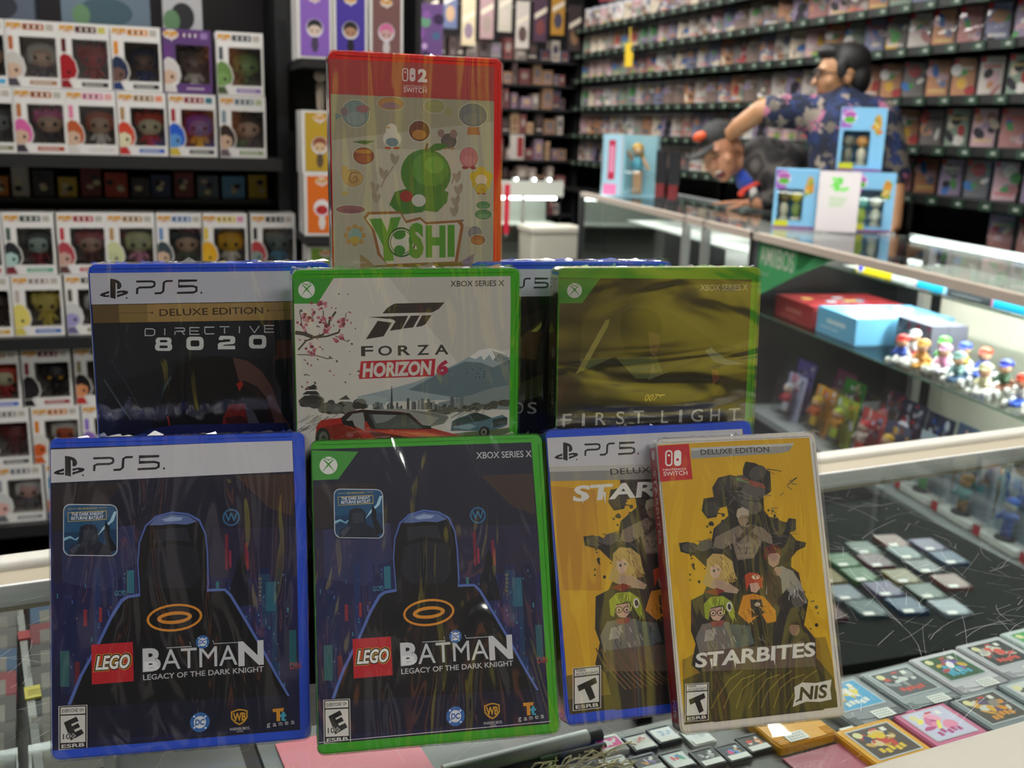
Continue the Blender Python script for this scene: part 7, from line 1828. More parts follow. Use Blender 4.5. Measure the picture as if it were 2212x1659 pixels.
for x0, x1, h, c, lab in ((-.79, -.60, .042, '#e8d010', 'yellow price card with a blue badge on the top shelf edge'), (-.595, -.475, .03, '#d4dcd8', 'white price card between the yellow and cyan cards'), (-.47, -.335, .031, '#18b4e0', 'cyan price card beside the dark package'), (-.145, -.015, .034, '#18b0de', 'cyan price card nearest the camera on the top shelf edge'), (0.0, .09, .05, '#9a8ac0', 'lilac price card at the right frame edge')):
    t = thing('price_card', lab, 'price card', CL((x0+x1)/2, .03, -.0510), (rad(-8), 0, CA)); b = MB(); b.box(-(x1-x0)/2, (x1-x0)/2, 0, .002, 0, h, M(c, .45)); b.build('card', t)
    p = Print(lambda u, v, k, x0=x0, x1=x1, h=h: (u/1000-(x1-x0)/2, -.0003-k/1000, h-v/1000), .02)
    if c == '#e8d010': p.oval('#dcdcea', 24, 24, 20, 18); p.oval('#4a4ac0', 24, 24, 14, 13)
    elif c.startswith('#18b'): p.rect('#c8e8f0', (x1-x0)*1000-12, 2, (x1-x0)*1000-3, h*1000-2); p.rect('#d890b0', -6, 0, 0, h*1000)
    else: p.rect('#b8c4c4', 10, h*400, 80, h*500)
    p.build('card_print', t)
t = thing('packaged_toy', 'dark grey flat package lying between two cyan price cards', 'package', CL(-.24, .06, -.0515), (0, 0, CA)); b = MB(); b.box(-.088, .088, -.03, .03, 0, .024, M('#4a4e54', .4)); b.build('carton', t); b = MB(); b.box(-.07, .05, -.0305, -.03, .006, .012, M('#8a8e94')); b.build('printed_band', t)
t = thing('packaged_toy', 'small blue and red toy package behind the cyan card', 'package', CL(-.46, .14, -.0515), (0, 0, CA)); b = MB(); b.box(-.1, .1, -.04, .04, 0, .016, M('#c4685a', .5)); b.box(-.05, .0, -.041, .041, .0, .0165, M('#4a5060')); b.box(.03, .07, -.041, .041, 0, .0165, M('#4a68b0')); b.build('carton', t)
# boxes on the middle shelf
for x0, x1, y0, y1, h, c, c2, lab in ((-1.36, -1.08, .06, .42, .075, '#9c2c30', '#c06a60', 'flat red box lying on the middle shelf of the lit counter'), (-1.05, -.80, .06, .40, .085, '#6fb0d8', '#cfe0e8', 'flat light blue box lying beside the red box')):
    t = thing('flat_box', lab, 'box', CL((x0+x1)/2, (y0+y1)/2, -.2855), (0, 0, CA)); b = MB(); b.box(-(x1-x0)/2, (x1-x0)/2, -(y1-y0)/2, (y1-y0)/2, 0, h, M(c, .4)); b.build('carton', t)
    p = Print(lambda u, v, k: (u/1000, -v/1000, h+.0003+k/1000), .02); rn = random.Random(len(lab))
    for i in range(12): p.oval((c2, '#c8a860', '#5a6a88', '#b8d8e8')[i % 4], rn.uniform(-90, 90), rn.uniform(-120, 120), rn.uniform(10, 30), rn.uniform(8, 24), rn.uniform(0, 90), 10)
    p.build('top_print', t)
    p = Print(lambda u, v, k: (u/1000, -(y1-y0)/2-.0003-k/1000, h-v/1000), .02); p.rect(c, -(x1-x0)*490, 2, (x1-x0)*490, h*1000-2); p.rect(c2, -60, 30, 60, 44); p.rect(c2, -95, 58, 20, 62); p.build('front_print', t)
t = thing('packaged_toy', 'bundle of grey and red packaged toys behind the little figures', 'package', CL(-.68, .24, -.2855), (0, 0, CA)); b = MB(); b.box(-.09, .09, -.06, .06, 0, .10, M('#6c6a78', .4)); b.build('carton', t)
p = Print(lambda u, v, k: (u/1000, -.0603-k/1000, .1-v/1000), .02); rn = random.Random(2)
for i in range(26): p.oval(('#a0a8c0', '#a83040', '#5a5a6a', '#c8c8d0', '#3a3c48')[i % 5], rn.uniform(-80, 80), rn.uniform(8, 92), rn.uniform(5, 16), rn.uniform(4, 12), rn.uniform(0, 180), 9)
p.build('front_print', t)
t = thing('cardboard_display', 'black and red folded card display behind the little figures', 'display', CL(.0, .40, -.2850), (0, 0, CA+.03)); b = MB(); b.box(-.03, -.02, -.12, .06, 0, .215, M('#2a2428')); b.build('side_card', t); b = MB(); b.box(-.02, .30, .05, .058, 0, .21, M('#33181e')); b.build('back_card', t); p = Print(lambda u, v, k: (u/1000, .0497-k/1000, .21-v/1000), .03); p.poly('#8c1c30', [(120, 0), (180, 0), (130, 210), (60, 210)]); p.oval('#8a8488', 40, 26, 14, 14); p.build('card_print', t)
# little kart figures
def kart(lab, x, y, body, shirt, cap, skin='#d8a888', tall=False, wheel='#e2e0da'):
    t = thing('kart_figure', lab, 'toy figure', CL(x, y+.022, -.2855), (0, 0, CA+rad(28)), 'little kart figures on the middle shelf')
    b = MB(); b.ell((0, 0, .016), (.021, .036, .010), body); b.ell((0, -.030, .016), (.012, .014, .008), body); b.ell((0, .026, .026), (.018, .010, .012), body); b.build('kart', t)
    for sx in (-1, 1):
        for sy in (-.022, .024): w_ = MB(); w_.cone((sx*.018, sy, .011), (sx*.030, sy, .011), .011, .011, wheel, 14); w_.cone((sx*.030, sy, .011), (sx*.0305, sy, .011), .006, .006, '#8a8a90', 10); w_.build('wheel', t)
    b = MB(); b.ell((0, .002, .040), (.015, .013, .018), shirt); b.limb([((-.012, 0, .046), .006), ((-.014, -.018, .036), .005)], shirt, 8); b.limb([((.012, 0, .046), .006), ((.014, -.018, .036), .005)], shirt, 8); b.build('torso', t)
    b = MB(); b.ell((0, -.002, .068), (.016, .016, .016), skin); b.ell((0, -.018, .066), .005, skin, 8, 6); b.build('head', t)
    b = MB(); b.ell((0, .003, .078), (.018, .019, .012), cap); b.ell((0, -.016, .074), (.012, .010, .003), cap); b.build('cap', t)
KF = [('red capped figure in a white kart', -.535, .03, '#d8d6d0', '#2a4ab0', '#d03028'), ('tan figure in an orange wheeled kart', -.465, .05, '#d09a40', '#e0a050', '#e0a850'), ('pink figure in a silver kart', -.40, .075, '#c8c4cc', '#d890b0', '#d8a0c0'), ('green capped figure in a white kart behind', -.50, .14, '#d8d8d0', '#3a9a3a', '#58b840'), ('blue and yellow figure in a white kart behind', -.42, .15, '#d6d4ce', '#d8b828', '#2848c0'), ('teal glass domed figure in a navy kart', -.30, .05, '#2a4a6a', '#7a9a98', '#8ab0a8'), ('red capped figure in a blue kart', -.345, .16, '#2a50c0', '#2a50c8', '#e04a30'), ('cream stacked figure in a white kart', -.165, .03, '#d8d6d0', '#d8d0a8', '#e0d8b0'), ('blue capped figure in a brown kart', -.20, .115, '#7a4a34', '#3a5a40', '#2838b0'), ('red haired figure in a blue kart', -.05, .05, '#2a58c8', '#c8c4c0', '#d84a28'), ('blue capped figure in a green kart', -.12, .145, '#3a7a48', '#d0a070', '#2a38a8'), ('orange figure in a yellow and red kart', .04, .035, '#e0a81c', '#d84828', '#e8b020'), ('white capped figure in a red kart', -.60, .11, '#c8403a', '#d8d8d8', '#e0e0e0'), ('pink capped figure in a yellow kart', .05, .135, '#d8b830', '#c85a78', '#d86a88'), ('red capped figure in a grey kart', -.02, .20, '#8a8a92', '#3a58b0', '#c83028')]
for k in KF: kart(k[0] + ' on the middle shelf', *k[1:])
# carded figures on the deck
def carded(lab, x, y, z, card_c, fig, W=.155, H=.17, lean=14, base=None, turn=0):
    t = thing('carded_figure', lab, 'packaged figure', CL(x, y, z+.053*math.sin(rad(lean))+.0005), (-rad(lean), 0, CA+turn), 'carded figures on the bottom deck')
    b = MB(); b.box(-W/2, W/2, .05, .052, 0, H, M(card_c, .45)); b.build('backing_card', t)
    p = Print(lambda u, v, k: (u/1000-W/2, .0497-k/1000, H-v/1000), .02); rn = random.Random(len(lab)+int(x*100))
    for i in range(14): p.oval(('#c8c8d8', fig[0], '#3a3c50', fig[1], '#8a8aa8')[i % 5], rn.uniform(14, W*1000-14), rn.uniform(10, 80), rn.uniform(4, 18), rn.uniform(4, 12), rn.uniform(0, 180), 10)
    p.build('card_print', t)
    b = MB(); b.limb([((-.010, .025, .03), .007), ((-.006, .025, .055), .009)], fig[0], 8); b.limb([((.010, .025, .03), .007), ((.006, .025, .055), .009)], fig[0], 8); b.ell((0, .025, .072), (.018, .013, .022), fig[1]); b.limb([((-.018, .022, .08), .007), ((-.032, .018, .062), .006)], fig[1], 8); b.limb([((.018, .022, .08), .007), ((.034, .018, .085), .006)], fig[1], 8); b.ell((0, .023, .106), (.018, .017, .018), fig[2]); b.ell((0, .026, .114), (.019, .018, .013), fig[0]); b.cone((0, .025, .016), (0, .025, .024), .026, .024, '#3a3a40', 16); b.build('figure', t)
    b = MB(); b.box(-W*.40, W*.40, 0, .05, .012, H*.86, sheer('blister', tint=(.96, .96, .97), k=1.5, c=.02, rough=.06, bump=.2, nscale=30, dist=.001)); b.build('blister', t)
    if base:
        b = MB(); b.box(-W*.48, W*.48, -.006, .05, 0, .016, M('#e6e4e2', .5)); b.build('base_strip', t)
        b = MB(); b.box(-W*.49, -W*.49+.026, -.008, -.006, -.0, .026, M('#b8202c', .5)); b.build('corner_tag', t)
for i, (x, c, f) in enumerate(((-.48+.085, '#b4c4d4', ('#4ab45a', '#d05a40', '#e0b090')), (-.30+.085, '#a4b4c8', ('#9a7444', '#38a0a8', '#c89870')), (-.12+.085, '#b4ccdc', ('#3a60b8', '#3a6ac8', '#c8c8c0')), (.06+.085, '#b4c0d0', ('#d84a40', '#58a848', '#e0a070')), (.24+.085, '#a0b4c8', ('#5a5a6a', '#a87a40', '#d0b090')))):
    carded('packaged figure with a red corner tag on its white base, %s from the far end' % ('first', 'second', 'third', 'fourth', 'fifth')[i], x, .05, -.638, c, f, .165, .175, 4, True)
    carded('packaged figure in the second rank behind the white bases, %s from the far end' % ('first', 'second', 'third', 'fourth', 'fifth')[i], x-.02, .17, -.638, ('#4a5878', '#a8886a', '#5a6a80', '#b07a58', '#6a5a78')[i], ((f[2], f[0], f[1])), .15, .19, 6)
PK = [('violet backed figure at the dark end', -1.30, .10, '#6a5aa8', ('#d8d4e0', '#8a80c0', '#d8b8a0')), ('magenta backed figure', -1.13, .16, '#8a3c6a', ('#7a6a58', '#c8a890', '#d8b8a0')), ('green backed figure', -1.0, .12, '#2f8a2c', ('#c8402c', '#d8c8a0', '#d8a080')), ('dark plum backed figure', -.86, .18, '#4a2a48', ('#c86a78', '#c83a48', '#e0b8a0')), ('navy backed figure', -.71, .16, '#242648', ('#c8c0d0', '#c8303a', '#e0b090')), ('dark blue backed figure near the post', -.56, .15, '#20243c', ('#8a8a98', '#3a58a8', '#d8a888')),
      ('pale violet front figure', -1.22, .03, '#a8a8c8', ('#c8c8d4', '#c84858', '#e0c0b0')), ('orange front figure', -1.03, .04, '#c8862c', ('#d8b030', '#d06028', '#e0b080')), ('lime front figure', -.88, .035, '#9aa82c', ('#b8c83a', '#d09030', '#d8b090')), ('red front figure', -.73, .04, '#b8444a', ('#c83038', '#d8c8c0', '#e0b8a8')), ('slate front figure with yellow parts', -.58, .03, '#4a4a68', ('#d0a030', '#7a4a3a', '#d8b090'))]
for n_, x, y, c, f in PK: carded(n_ + ' on the bottom deck left of the red tags', x, y, -.638, c, f, .13, .16+.03*(y > .08), 10)
t = thing('price_card', 'small red card standing on the bottom deck by the white door', 'price card', CL(-.47, .32, -.64), (0, 0, CA)); b = MB(); b.box(-.03, .03, 0, .004, 0, .1, M('#a02c28')); b.build('card', t)

# ---------------- second stretch of the counter, in front of the two people
bc = thing('glass_counter', 'long glass counter that the man in the cap leans on', 'counter', CL(0, 0, 0), (0, 0, CA))
b = MB(); b.box(-3.75, -1.475, .014, .56, -.006, -.0005, glass_m); b.build('glass_top', bc)
b = MB(); b.box(-3.77, -1.475, -.012, .014, -.024, .003, rail2); b.build('front_rail', bc)
b = MB(); b.box(-3.77, -1.475, .56, .58, -.024, .003, M('#8a8c8c', .4)); b.build('back_rail', bc)
b = MB(); b.box(-3.75, -1.475, 0, .004, -.72, -.024, glass_m); b.build('front_glass', bc)
b = MB(); b.box(-3.77, -1.475, -.005, .58, -1.0, -.72, M('#2a2a2c', .6)); b.build('base', bc)
b = MB(); b.box(-3.75, -2.72, .45, .47, -.72, -.03, M('#1c1d1f', .5)); b.build('back_panel', bc)['label'] = 'black back panel'
b = MB(); b.box(-2.72, -1.475, .45, .47, -.72, -.03, M('#b4b1ac', .7)); b.build('back_panel', bc)['label'] = 'pale grey back panel'
b = MB(); b.box(-3.05, -1.48, .04, .44, -.10, -.095, M('#c4c6c2', .4)); b.build('shelf', bc)
for x, m_ in ((-3.795, dark_m), (-2.15, steel_m), (-1.93, steel_m)): b = MB(); b.box(x, x+.028, -.012, .02, -1.0, .003, m_); b.build('post', bc)
b = MB(); b.box(-3.0, -1.5, .40, .425, -.108, -.1005, emitter('inner_fill', LED_COL, 60)); b.build('light_or_fill_strip', bc)  # fill strip added out of sight to brighten the pale back panel
b = MB(); b.box(-3.7, -1.48, .015, .022, -.021, -.012, led_m); b.build('light_or_fill_strip', bc)
for k, (x, y, w_, h_) in enumerate(((-2.9, .1, .16, .10), (-2.5, .12, .3, .14), (-2.2, .2, .26, .18), (-1.85, .12, .3, .14))):
    t = thing('paper_sheet', 'white paper on the inner shelf of the long counter, %s from the far end' % ('first', 'second', 'third', 'fourth')[k], 'paper', CL(x, y, -.0945), (0, 0, CA+.1*(k-1))); b = MB(); b.box(-w_/2, w_/2, -h_/2, h_/2, 0, .002, M('#d8d8d4', .7)); b.build('sheet', t)
for k, (x, z) in enumerate(((-3.2, -.42), (-3.45, -.55))):
    t = thing('red_reflection_bar', '%s red bar painting a reflection in the dark part of the long counter' % ('upper', 'lower')[k], 'bar', CL(x, .43, z), (0, 0, CA)); b = MB(); b.box(-.11, .11, 0, .015, 0, .02, M('#9a2830', .4)); b.build('bar', t)  # solid red bars paint in the reddish reflections of the dark glass

# ---------------- toy stand on that counter
FA = rad(-34.8)
def blind(lab, loc, W, H, D, win, figs, accent='#9a5ab0'):
    t = thing('toy_box', lab, 'toy box', (loc[0], loc[1], CZ+loc[2]), (0, 0, FA), 'light blue toy boxes on the long counter')
    f = MB(); bl = M('#7fb8dc', .4)
    x0, x1, z0, z1 = win
    f.box(-W/2, W/2, D-.003, D, 0, H, bl); f.box(-W/2, W/2, 0, D-.003, 0, .003, bl); f.box(-W/2, W/2, 0, D-.003, H-.003, H, bl); f.box(W/2-.003, W/2, 0, D-.003, .003, H-.003, bl); f.box(-W/2, -W/2+.003, 0, D-.003, .003, H-.003, bl)
    f.box(-W/2+.003, W/2-.003, 0, .003, z1, H-.003, bl); f.box(-W/2+.003, W/2-.003, 0, .003, .003, z0, bl); f.box(-W/2+.003, x0, 0, .003, z0, z1, bl); f.box(x1, W/2-.003, 0, .003, z0, z1, bl); f.build('carton', t)
    p = Print(lambda u, v, k: (u/1000, -.0003-k/1000, v/1000), .02); a = -W*500
    p.rect(accent, a+3, H*1000-75, a+42, H*1000-4); p.oval('#d8d0e0', a+32, H*1000-36, 26, 26); p.oval('#b05aa8', a+32, H*1000-28, 22, 14); p.oval('#5aa838', a+32, H*1000-46, 20, 12)
    p.build('corner_badge', t); p = Print(lambda u, v, k: (u/1000, -.0003-k/1000, v/1000), .02); rn = random.Random(len(lab)); p.oval('#b89a50', W*500-30, H*1000-60, 15, 36)
    for i in range(10): p.oval(('#c88a30', '#7a9a38', '#c86a38', '#d8c070')[i % 4], W*500-30+rn.uniform(-14, 14), H*1000-60+rn.uniform(-36, 30), rn.uniform(4, 13), rn.uniform(4, 11), rn.uniform(0, 90), 10)
    p.build('side_picture', t); p = Print(lambda u, v, k: (u/1000, -.0003-k/1000, v/1000), .02); p.rect('#8a3a80', a+2, 1, -a-2, 9); p.rect('#c8cc30', a+8, 8, a+60, 30); p.build('base_band', t)
    for k, (c1, c2) in enumerate(figs):
        x = x0+(x1-x0)*(k+.5)/len(figs); g = MB(); g.ell((x, .03, z0+.04), (.018, .014, .03), c2); g.ell((x, .028, z0+.09), (.024, .02, .022), c1); g.cone((x, .03, z0+.002), (x, .03, z0+.012), .02, .02, '#d0ccc0', 14); g.build('figure', t)
    g = MB(); g.box(x0, x1, .0005, .0012, z0, z1, glass_m); g.build('window', t)
    return t
blind('light blue toy box at the lower left of the stand', (2.303, 3.483, 0), .16, .225, .10, (-.065, .03, .03, .15), (('#6a5a3a', '#c8c0a8'), ('#b8a83a', '#7a8a4a')))
blind('light blue toy box at the lower right of the stand with a pale figure', (2.548, 3.345, 0), .16, .222, .10, (-.06, .045, .02, .16), (('#8ad0c8', '#a8c040'), ('#d0d0c8', '#c8c8b8')))
blind('light blue toy box on top of the stand', (2.525, 3.415, .2245), .165, .235, .10, (-.07, .03, .02, .15), (('#7a7468', '#8a8478'), ('#c88a50', '#d8ccb8')))
t = thing('sign', 'white card sign with green lettering between the light blue toy boxes', 'sign', (2.407, 3.357, CZ+.0005), (rad(-3), 0, FA)); b = MB(); b.box(-.075, .075, 0, .004, 0, .224, M('#ddd4d4', .6)); b.build('sign_board', t); b = MB(); b.box(-.05, .05, .004, .06, 0, .004, M('#ddd4d4', .6)); b.build('foot', t)
p = Print(lambda u, v, k: (u/1000-.075, -.0003-k/1000, .224-v/1000), .02)
for s_, y, x0, x1, hh in (('Blind', 22, 50, 92, 17), ('Choose', 43, 40, 112, 19), ('Yours', 66, 48, 108, 18)): pass
rn = random.Random(4)
for i in range(16): p.oval(('#6fcf58', '#8ada70')[i % 2], 75+rn.uniform(-28, 28), 48+rn.uniform(-22, 24), rn.uniform(7, 14), rn.uniform(3, 8), rn.uniform(-20, 20), 10)
for r_ in range(4): p.rect('#a8cf94', 42, 96+r_*10, 108-r_*6, 100+r_*10)
p.build('lettering', t)
# figure box further along
t = thing('figure_box', 'tall pale blue and pink window box with a figure, on the long counter', 'figure box', CL(-3.40, .16, .0002), (0, 0, rad(-20))); b = MB(); pb = M('#9ec8d8', .4)
b.box(-.15, .15, .15, .153, 0, .33, pb); b.box(-.15, .15, 0, .15, 0, .004, pb); b.box(-.15, -.05, 0, .003, .004, .33, pb); b.box(-.05, -.035, 0, .15, .004, .33, M('#7fb4c0', .4)); b.box(-.15, -.147, 0, .15, .004, .33, pb); b.build('carton', t)
p = Print(lambda u, v, k: (u/1000-.15, -.0003-k/1000, .33-v/1000), .02); p.rect('#b02848', 24, 30, 62, 240); p.rect('#d88aa8', 30, 60, 56, 200); p.rect('#e078a8', 4, 262, 74, 320); p.rect('#d8909a', 96, 8, 100, 320); p.build('front_print', t)
b = MB(); b.limb([((.03, .08, .02), .012), ((.035, .08, .13), .02)], '#c89a78', 10); b.limb([((.06, .08, .02), .012), ((.05, .08, .13), .02)], '#c89a78', 10); b.ell((.04, .08, .17), (.032, .024, .05), '#5aa0b8'); b.limb([((.07, .08, .2), .011), ((.1, .06, .15), .009)], '#c89a78', 8); b.limb([((.01, .08, .2), .011), ((-.015, .06, .24), .009)], '#c89a78', 8); b.ell((.04, .078, .245), .026, '#d0a888'); b.ell((.04, .088, .258), (.034, .03, .03), '#c09038'); b.ell((.06, .1, .2), (.018, .014, .06), '#c09038'); b.build('figure', t)
b = MB(); b.box(-.035, .15, 0, .001, .004, .33, glass_m); b.box(.149, .15, .001, .15, .004, .33, glass_m); b.box(-.035, .15, .001, .15, .329, .33, glass_m); b.build('window', t)
for k in range(2):
    t = thing('controller_box', '%s black package with a red foot beside the figure box' % ('left', 'right')[k], 'package', CL(-2.93+k*.18, .16, 0), (0, 0, FA)); b = MB(); b.box(-.026, .026, 0, .05, .1, .26, M('#1c1c20', .4)); b.box(-.026, .026, 0, .05, .0, .03, M('#1c1c20', .4)); b.build('carton', t); b = MB(); b.box(-.022, .022, 0, .05, .03, .1, M('#6a181e', .4)); b.build('printed_band', t)
# ---------------- far counter across the back
fc = thing('glass_counter', 'far glass counter across the aisle with bright lamps on it', 'counter', (1.45, 6.75, CZ), (0, 0, 0))
b = MB(); b.box(0, 1.15, .0, .6, -.006, 0, glass_m); b.build('glass_top', fc); b = MB(); b.box(0, 1.15, 0, .006, -.6, -.03, glass_m); b.build('front_glass', fc); b = MB(); b.box(-.01, 1.16, -.01, .012, -.10, .003, M('#c6c8be', .4)); b.build('front_rail', fc)
b = MB(); b.box(0, 1.15, .3, .31, -.6, -.01, M('#a4a8a0', .6)); b.build('back_panel', fc); b = MB(); b.box(0, 1.15, .02, .3, -.3, -.29, M('#c0c4bc', .5)); b.build('shelf', fc); b = MB(); b.box(0, 1.15, 0, .6, -1, -.6, M('#2a2628', .6)); b.build('base', fc); b = MB(); b.box(.02, 1.12, .02, .035, -.12, -.105, led_m); b.build('light_or_fill_strip', fc)
b = MB(); b.box(.86, .885, -.008, .01, -.6, -.1, steel_m); b.build('post', fc)
for k, x in enumerate((2.28, 2.41, 2.52)): t = thing('lamp_puck', 'small bright puck lamp on the far counter, %s from the left' % ('first', 'second', 'third')[k], 'lamp', (x, 6.80, CZ)); b = MB(); b.cone((0, 0, .003), (0, 0, .02), .022, .022, M('#d8d8d4', .4), 16); b.build('housing', t); b = MB(); b.cone((0, -.023, .012), (0, -.0232, .012), .009, .009, led_m, 12); b.build('bulb', t)
t = thing('storage_bin', 'cream plastic bin standing in front of the far counter', 'bin', (2.42, 6.45, 0)); b = MB(); b.prism(rrect(-.17, -.13, .17, .13, .03), lambda u, v, w_: (u*(1+.1*w_), v*(1+.1*w_), w_), 0, .70, M('#b8b4a4', .5)); b.build('bin_body', t); b = MB(); b.prism(rrect(-.19, -.15, .19, .15, .03), lambda u, v, w_: (u, v, w_), .70, .73, M('#c8c4b4', .5)); b.build('lid', t)
for k, x in enumerate((2.14, 2.20)): t = thing('red_strap', '%s red strap hanging down the far counter front' % ('left', 'right')[k], 'strap', (x, 6.725, CZ-.02)); b = MB(); b.box(-.018, .018, 0, .004, -.33, 0, M('#c81c38', .5)); b.build('webbing', t); b = MB(); b.box(-.01, .01, -.004, .006, -.35, -.33, M('#b0b0b0', .3, .8)); b.build('buckle', t)
# ================================================================== left shelving with the window boxes
blk = M('#0d0d0e', .45); blk2 = M('#161617', .5)
GY = 2.75
t = thing('shelving_unit', 'black shelving unit of big headed figure boxes at the left', 'shelving', (0, GY, 0))
for z in (.248, -.193, -.676):
    b = MB(); b.box(-1.4, .29, -.03, .42, CZ+z-.03, CZ+z, M('#1a1a1b', .5)); b.build('shelf', t)
b = MB(); b.box(-1.4, .29, .2, .42, CZ+.115, CZ+.13, blk2); b.build('shelf', t)
b = MB(); b.box(-1.4, .33, .42, .45, 0, 2.3, M('#1b1718', .7)); b.build('back_panel', t)
for x in (-1.42, .292): b = MB(); b.box(x, x+.03, .095, .45, 0, 2.3, blk); b.build('upright', t)
b = MB(); b.box(-1.4, .29, -.02, .42, 0, .12, blk); b.build('base', t)
def logo(p, x, y, w_):
    p.oval('#e6e2dc', x+w_*.5, y+w_*.30, w_*.58, w_*.36); p.poly('#e6e2dc', [(x+w_*.5, y+w_*.5), (x+w_*.8, y+w_*.45), (x+w_*.52, y+w_*.85)])
    p.text('POP!', '#7a3a20', x-.3, y+w_*.06-.2, w_+.6, w_*.40+.6, .10, .1); p.text('POP!', '#e0a018', x, y+w_*.07, w_, w_*.38, .05, .1); p.rect('#c06a60', x+w_*.25, y+w_*.50, x+w_*.75, y+w_*.55)
WB_W, WB_H, WB_D = .1125, .150, .09
def window_box(label, x, z, band, plate, hair, skin, body, side=None, side2=None, white='#e4e1dc', y=GY, accent=None, hairstyle=0):
    t = thing('figure_box', label, 'figure box', (x, y, CZ+z), (0, 0, 0), 'big headed figure boxes on the left shelves')
    W, H, D = WB_W, WB_H, WB_D; wm = M(white, .4); ins = M('#b4aea6', .7)
    wx0, wx1, wz0, wz1 = .029, W-.005, .024, H-.036
    b = MB()
    b.box(0, W, D-.001, D, 0, H, wm); b.box(0, W, 0, D-.001, 0, .001, wm); b.box(0, W, 0, D-.001, H-.001, H, wm); b.box(0, .001, 0, D-.001, .001, H-.001, wm); b.box(W-.001, W, 0, D-.001, .001, H-.001, wm)
    b.box(.001, W-.001, 0, .001, wz1, H-.001, wm); b.box(.001, W-.001, 0, .001, .001, wz0, wm); b.box(.001, wx0, 0, .001, wz0, wz1, wm); b.box(wx1, W-.001, 0, .001, wz0, wz1, wm)
    b.box(.002, W-.002, D-.006, D-.002, .002, H-.002, ins); b.box(wx0-.004, wx0-.002, .002, D-.006, .002, H-.002, ins); b.box(wx0, W-.002, .002, D-.006, wz0-.006, wz0-.004, ins); b.build('carton', t)
    cx = (wx0+wx1)/2+.004; g = MB()
    g.ell((cx, .045, .039), (.012, .010, .017), body); g.limb([((cx-.011, .045, .048), .005), ((cx-.02, .04, .036), .0045)], body, 8); g.limb([((cx+.011, .045, .048), .005), ((cx+.02, .04, .036), .0045)], body, 8); g.limb([((cx-.006, .045, .03), .0055), ((cx-.007, .043, .022), .006)], body, 8); g.limb([((cx+.006, .045, .03), .0055), ((cx+.007, .043, .022), .006)], body, 8)
    g.build('figure_body', t)
    h = MB(); h.ell((cx, .045, .074), (.031, .025, .026), skin, 18, 12); 
    for s_ in (-1, 1): h.ell((cx+s_*.0135, .0215, .069), (.0046, .002, .0052), '#16120f' if skin != '#232023' else '#c89020', 10, 7)
    h.build('figure_head', t)
    h = MB(); h.ell((cx, .05, .084), (.0345, .027, .0235), hair, 18, 12)
    if hairstyle:
        for i in range(7): a = i*.9; h.ell((cx+.029*math.cos(a), .043, .088+.017*math.sin(a)), (.0115, .014, .0115), hair, 8, 6)
    else: h.ell((cx-.025, .038, .076), (.009, .014, .02), hair, 8, 6); h.ell((cx+.025, .038, .076), (.009, .014, .02), hair, 8, 6)
    h.build('figure_hair', t)
    p = Print(lambda u, v, k: (u/1000, -.0002-k/1000, H-v/1000), .012); Wm, Hm = W*1000, H*1000
    logo(p, 4, 4, 31); p.rect(band, 38, 7, 84, 21); rn = random.Random(len(label)*3+int(x*500)); 
    for i in range(6): p.rect('#e4e0d8' if i % 2 else '#3a302a', 42+i*6.4, 10, 42+i*6.4+4.4, 18)
    p.rect(accent or '#b8b0a4', 88, 7, 104, 21)
    p.rect(plate, 46, Hm-17, Wm-8, Hm-7)
    for i in range(7): p.rect('#d8d4cc', 52+i*6, Hm-14, 52+i*6+4, Hm-10)
    p.rect(band, 6, 36, 16, 66)
    sd, s2 = side or hair, side2 or skin
    q = [(1, Hm*.50), (10, Hm*.44), (24, Hm*.47), (36, Hm*.58), (40, Hm*.72), (34, Hm*.84), (26, Hm*.88), (30, Hm*.985), (1, Hm*.985)]
    p.poly('#dedad4', q); p.poly(sd, [(1, Hm*.52), (10, Hm*.46), (23, Hm*.49), (34, Hm*.59), (37.5, Hm*.72), (32, Hm*.82), (1, Hm*.85)]); p.poly(s2, [(1, Hm*.66), (14, Hm*.63), (28, Hm*.68), (29, Hm*.78), (20, Hm*.85), (1, Hm*.86)]); p.oval('#1c1614', 19, Hm*.745, 3.6, 4.2, 0, 12); p.poly(body, [(1, Hm*.87), (18, Hm*.86), (26, Hm*.98), (1, Hm*.98)])
    p.build('front_print', t)
    f = MB(); f.box(wx0, wx1, .0003, .0007, wz0, wz1, sheer('box_window', tint=(.95, .95, .95), k=1.2, c=.015, rough=.05, bump=.15, nscale=14, dist=.002)); f.build('window', t)
    return t
SK = '#c8a890'
s1 = .248; up = s1+.1505
RA = [-.4345, -.3235, -.2105, -.0955, .0215, .1415]
low = [('grey haired figure box cut by the left frame edge on the lower rank', '#6a7a5a', '#7a7a5a', '#5a5c5e', '#8a9090', '#4a4a4c', None), ('pink haired figure box in the lower rank of the top shelf', '#b06a3a', '#a8482c', '#d0609a', SK, '#3a3440', None), ('auburn haired figure box with a pink logo, lower rank of the top shelf', '#d87a9a', '#d8d4cc', '#b0542a', SK, '#d0ccc4', '#e0a0a0'), ('cream faced red figure box with a blue name plate, lower rank of the top shelf', '#a8845a', '#3a62b8', '#c8442c', '#d8d0ac', '#b8302a', '#e09070'), ('blue helmeted figure box with a black name plate, lower rank of the top shelf', '#a02838', '#26262a', '#2858c0', '#5a90c8', '#c8b03a', '#3a7080'), ('black haired figure box at the right end, lower rank of the top shelf', '#7a8a94', '#8a9a6a', '#33261f', SK, '#6a5a60', '#b0b890')]
